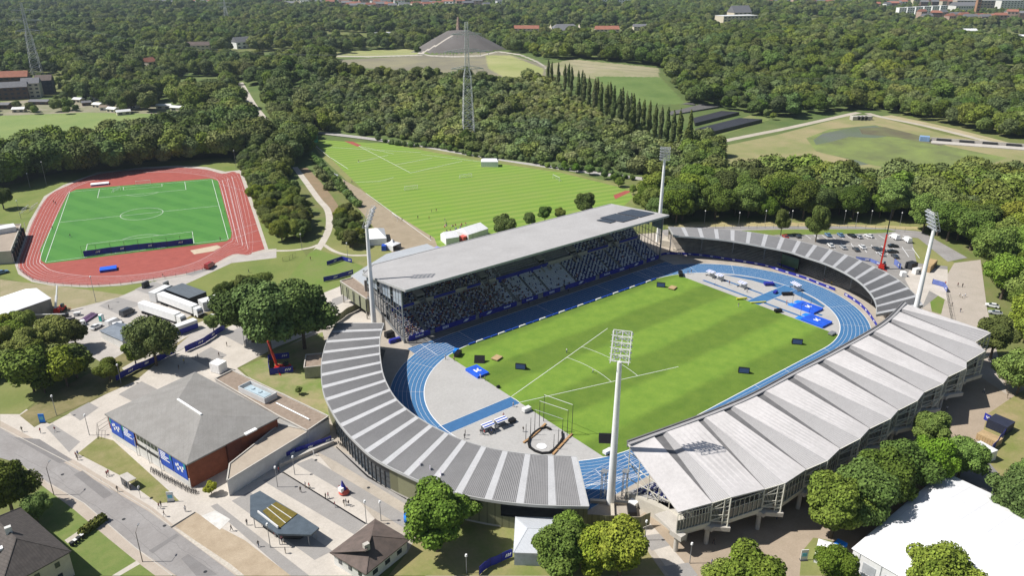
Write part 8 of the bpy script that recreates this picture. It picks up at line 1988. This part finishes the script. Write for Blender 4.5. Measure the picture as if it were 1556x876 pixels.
def points_object(name, pts, srcs, label, cat, smul=1.0):
    me = bpy.data.meshes.new(name); me.from_pydata([(x, y, H(x, y)-0.1) for x, y, s, v in pts], [], [])
    a = me.attributes.new('sc', 'FLOAT', 'POINT'); a.data.foreach_set('value', [p[2]*smul for p in pts])
    a = me.attributes.new('idx', 'INT', 'POINT'); a.data.foreach_set('value', [p[3] for p in pts])
    a = me.attributes.new('rz', 'FLOAT_VECTOR', 'POINT'); buf = []
    for p in pts: buf += [0, 0, rt.uniform(0, 6.28)]
    a.data.foreach_set('vector', buf)
    o = bpy.data.objects.new(name, me); col.objects.link(o)
    cc = bpy.data.collections.new(name+'_forms')
    for s in srcs: cc.objects.link(s)
    ng = bpy.data.node_groups.new(name, 'GeometryNodeTree')
    ng.interface.new_socket('Geometry', in_out='INPUT', socket_type='NodeSocketGeometry'); ng.interface.new_socket('Geometry', in_out='OUTPUT', socket_type='NodeSocketGeometry')
    N = ng.nodes; L = ng.links; gi = N.new('NodeGroupInput'); go = N.new('NodeGroupOutput'); ip = N.new('GeometryNodeInstanceOnPoints'); ci = N.new('GeometryNodeCollectionInfo')
    ci.inputs['Collection'].default_value = cc; ci.inputs['Separate Children'].default_value = True; ci.inputs['Reset Children'].default_value = True
    def attr(n_, t):
        q = N.new('GeometryNodeInputNamedAttribute'); q.data_type = t; q.inputs['Name'].default_value = n_; return [x for x in q.outputs if x.enabled and x.name == 'Attribute'][0]
    L.new(gi.outputs[0], ip.inputs['Points']); L.new(ci.outputs[0], ip.inputs['Instance']); ip.inputs['Pick Instance'].default_value = True
    L.new(attr('idx', 'INT'), ip.inputs['Instance Index']); L.new(attr('sc', 'FLOAT'), ip.inputs['Scale']); L.new(attr('rz', 'FLOAT_VECTOR'), ip.inputs['Rotation'])
    L.new(ip.outputs[0], go.inputs[0])
    md = o.modifiers.new('forest', 'NODES'); md.node_group = ng
    return tag(o, label, cat, None, 'stuff')
points_object('forest', far+rest, crown_src, 'unbroken far woodland reaching to the top of the picture', 'forest')
# scrub on the heap slope
sc_pts = []; i = 0
W_ = []
for j in range(150):
    for i in range(170):
        sp = 4.3
        a = (i-85+rt.uniform(-.4, .4))*sp*1.35; f = 380+(j+rt.uniform(-.4, .4))*sp
        x = CAM.x+HF.x*f+HR.x*a; y = CAM.y+HF.y*f+HR.y*a; b = PX((x, y, H(x, y)))
        if inpoly(b, scrub_poly) and hypot(x-HCONE.x, y-HCONE.y) > 70 and not any(inpoly(b, cl) for cl in CLEAR):
            big = rt.random() < (0.08 if b[1] < 200 else 0.3); sc_pts.append((x, y, rt.uniform(1.5, 2.6) if big else rt.uniform(0.75, 1.35), rt.randrange(4)))
bs = []
for k, (px_, py_) in enumerate([(484, 262), (492, 276), (500, 288), (488, 270)]):
    g = G(px_, py_); t, cr = tree(g.x, g.y, 1.0+0.1*k, 'low green bush in the hedge along the left edge of the striped field', 'bush', 'bushes in the hedge along the striped field', 's', k, k, z=0); bs.append(cr)
for k in range(26):
    f = k/25; g = G(476+f*66, 240+f*74); tree(g.x, g.y, rt.uniform(0.7, 1.1), 'low green bush in the hedge along the left edge of the striped field', 'bush', 'bushes in the hedge along the striped field', 's', k, k, (0.8, 1, .8), z=0)
for k in range(40):
    f = k/39; g = G(575+f*385, 214+f*57+2.5*math.sin(f*20)); tree(g.x, g.y, rt.uniform(0.6, 1.0), 'low bush in the strip along the pale road behind the striped field', 'bush', 'bushes along the pale back road', 's', k, k, (0.75, .9, .8), z=0)
points_object('scrub', sc_pts, bs, 'dense scrub and young wood covering the slope of the heap', 'scrub')
print('forest pts', len(far), 'rest', len(rest), 'scrub', len(sc_pts), 'cand', len(cand))
# ================================================================== air
hz = MB(); cx, cy = CAM.x+HF.x*1500, CAM.y+HF.y*1500
S = 3300
hz.box((400, 300, -4), (30000, 30000, 190))
hm = bpy.data.materials.new('haze_air'); hm.use_nodes = True; nt = hm.node_tree; nt.nodes.clear()
o_ = nt.nodes.new('ShaderNodeOutputMaterial'); v_ = nt.nodes.new('ShaderNodeVolumePrincipled'); v_.inputs['Density'].default_value = 0.00006; v_.inputs['Color'].default_value = (0.68, 0.82, 1.0, 1); v_.inputs['Anisotropy'].default_value = 0.2
nt.links.new(v_.outputs[0], o_.inputs['Volume'])
tag(hz.build('haze', hm), kind='stuff')
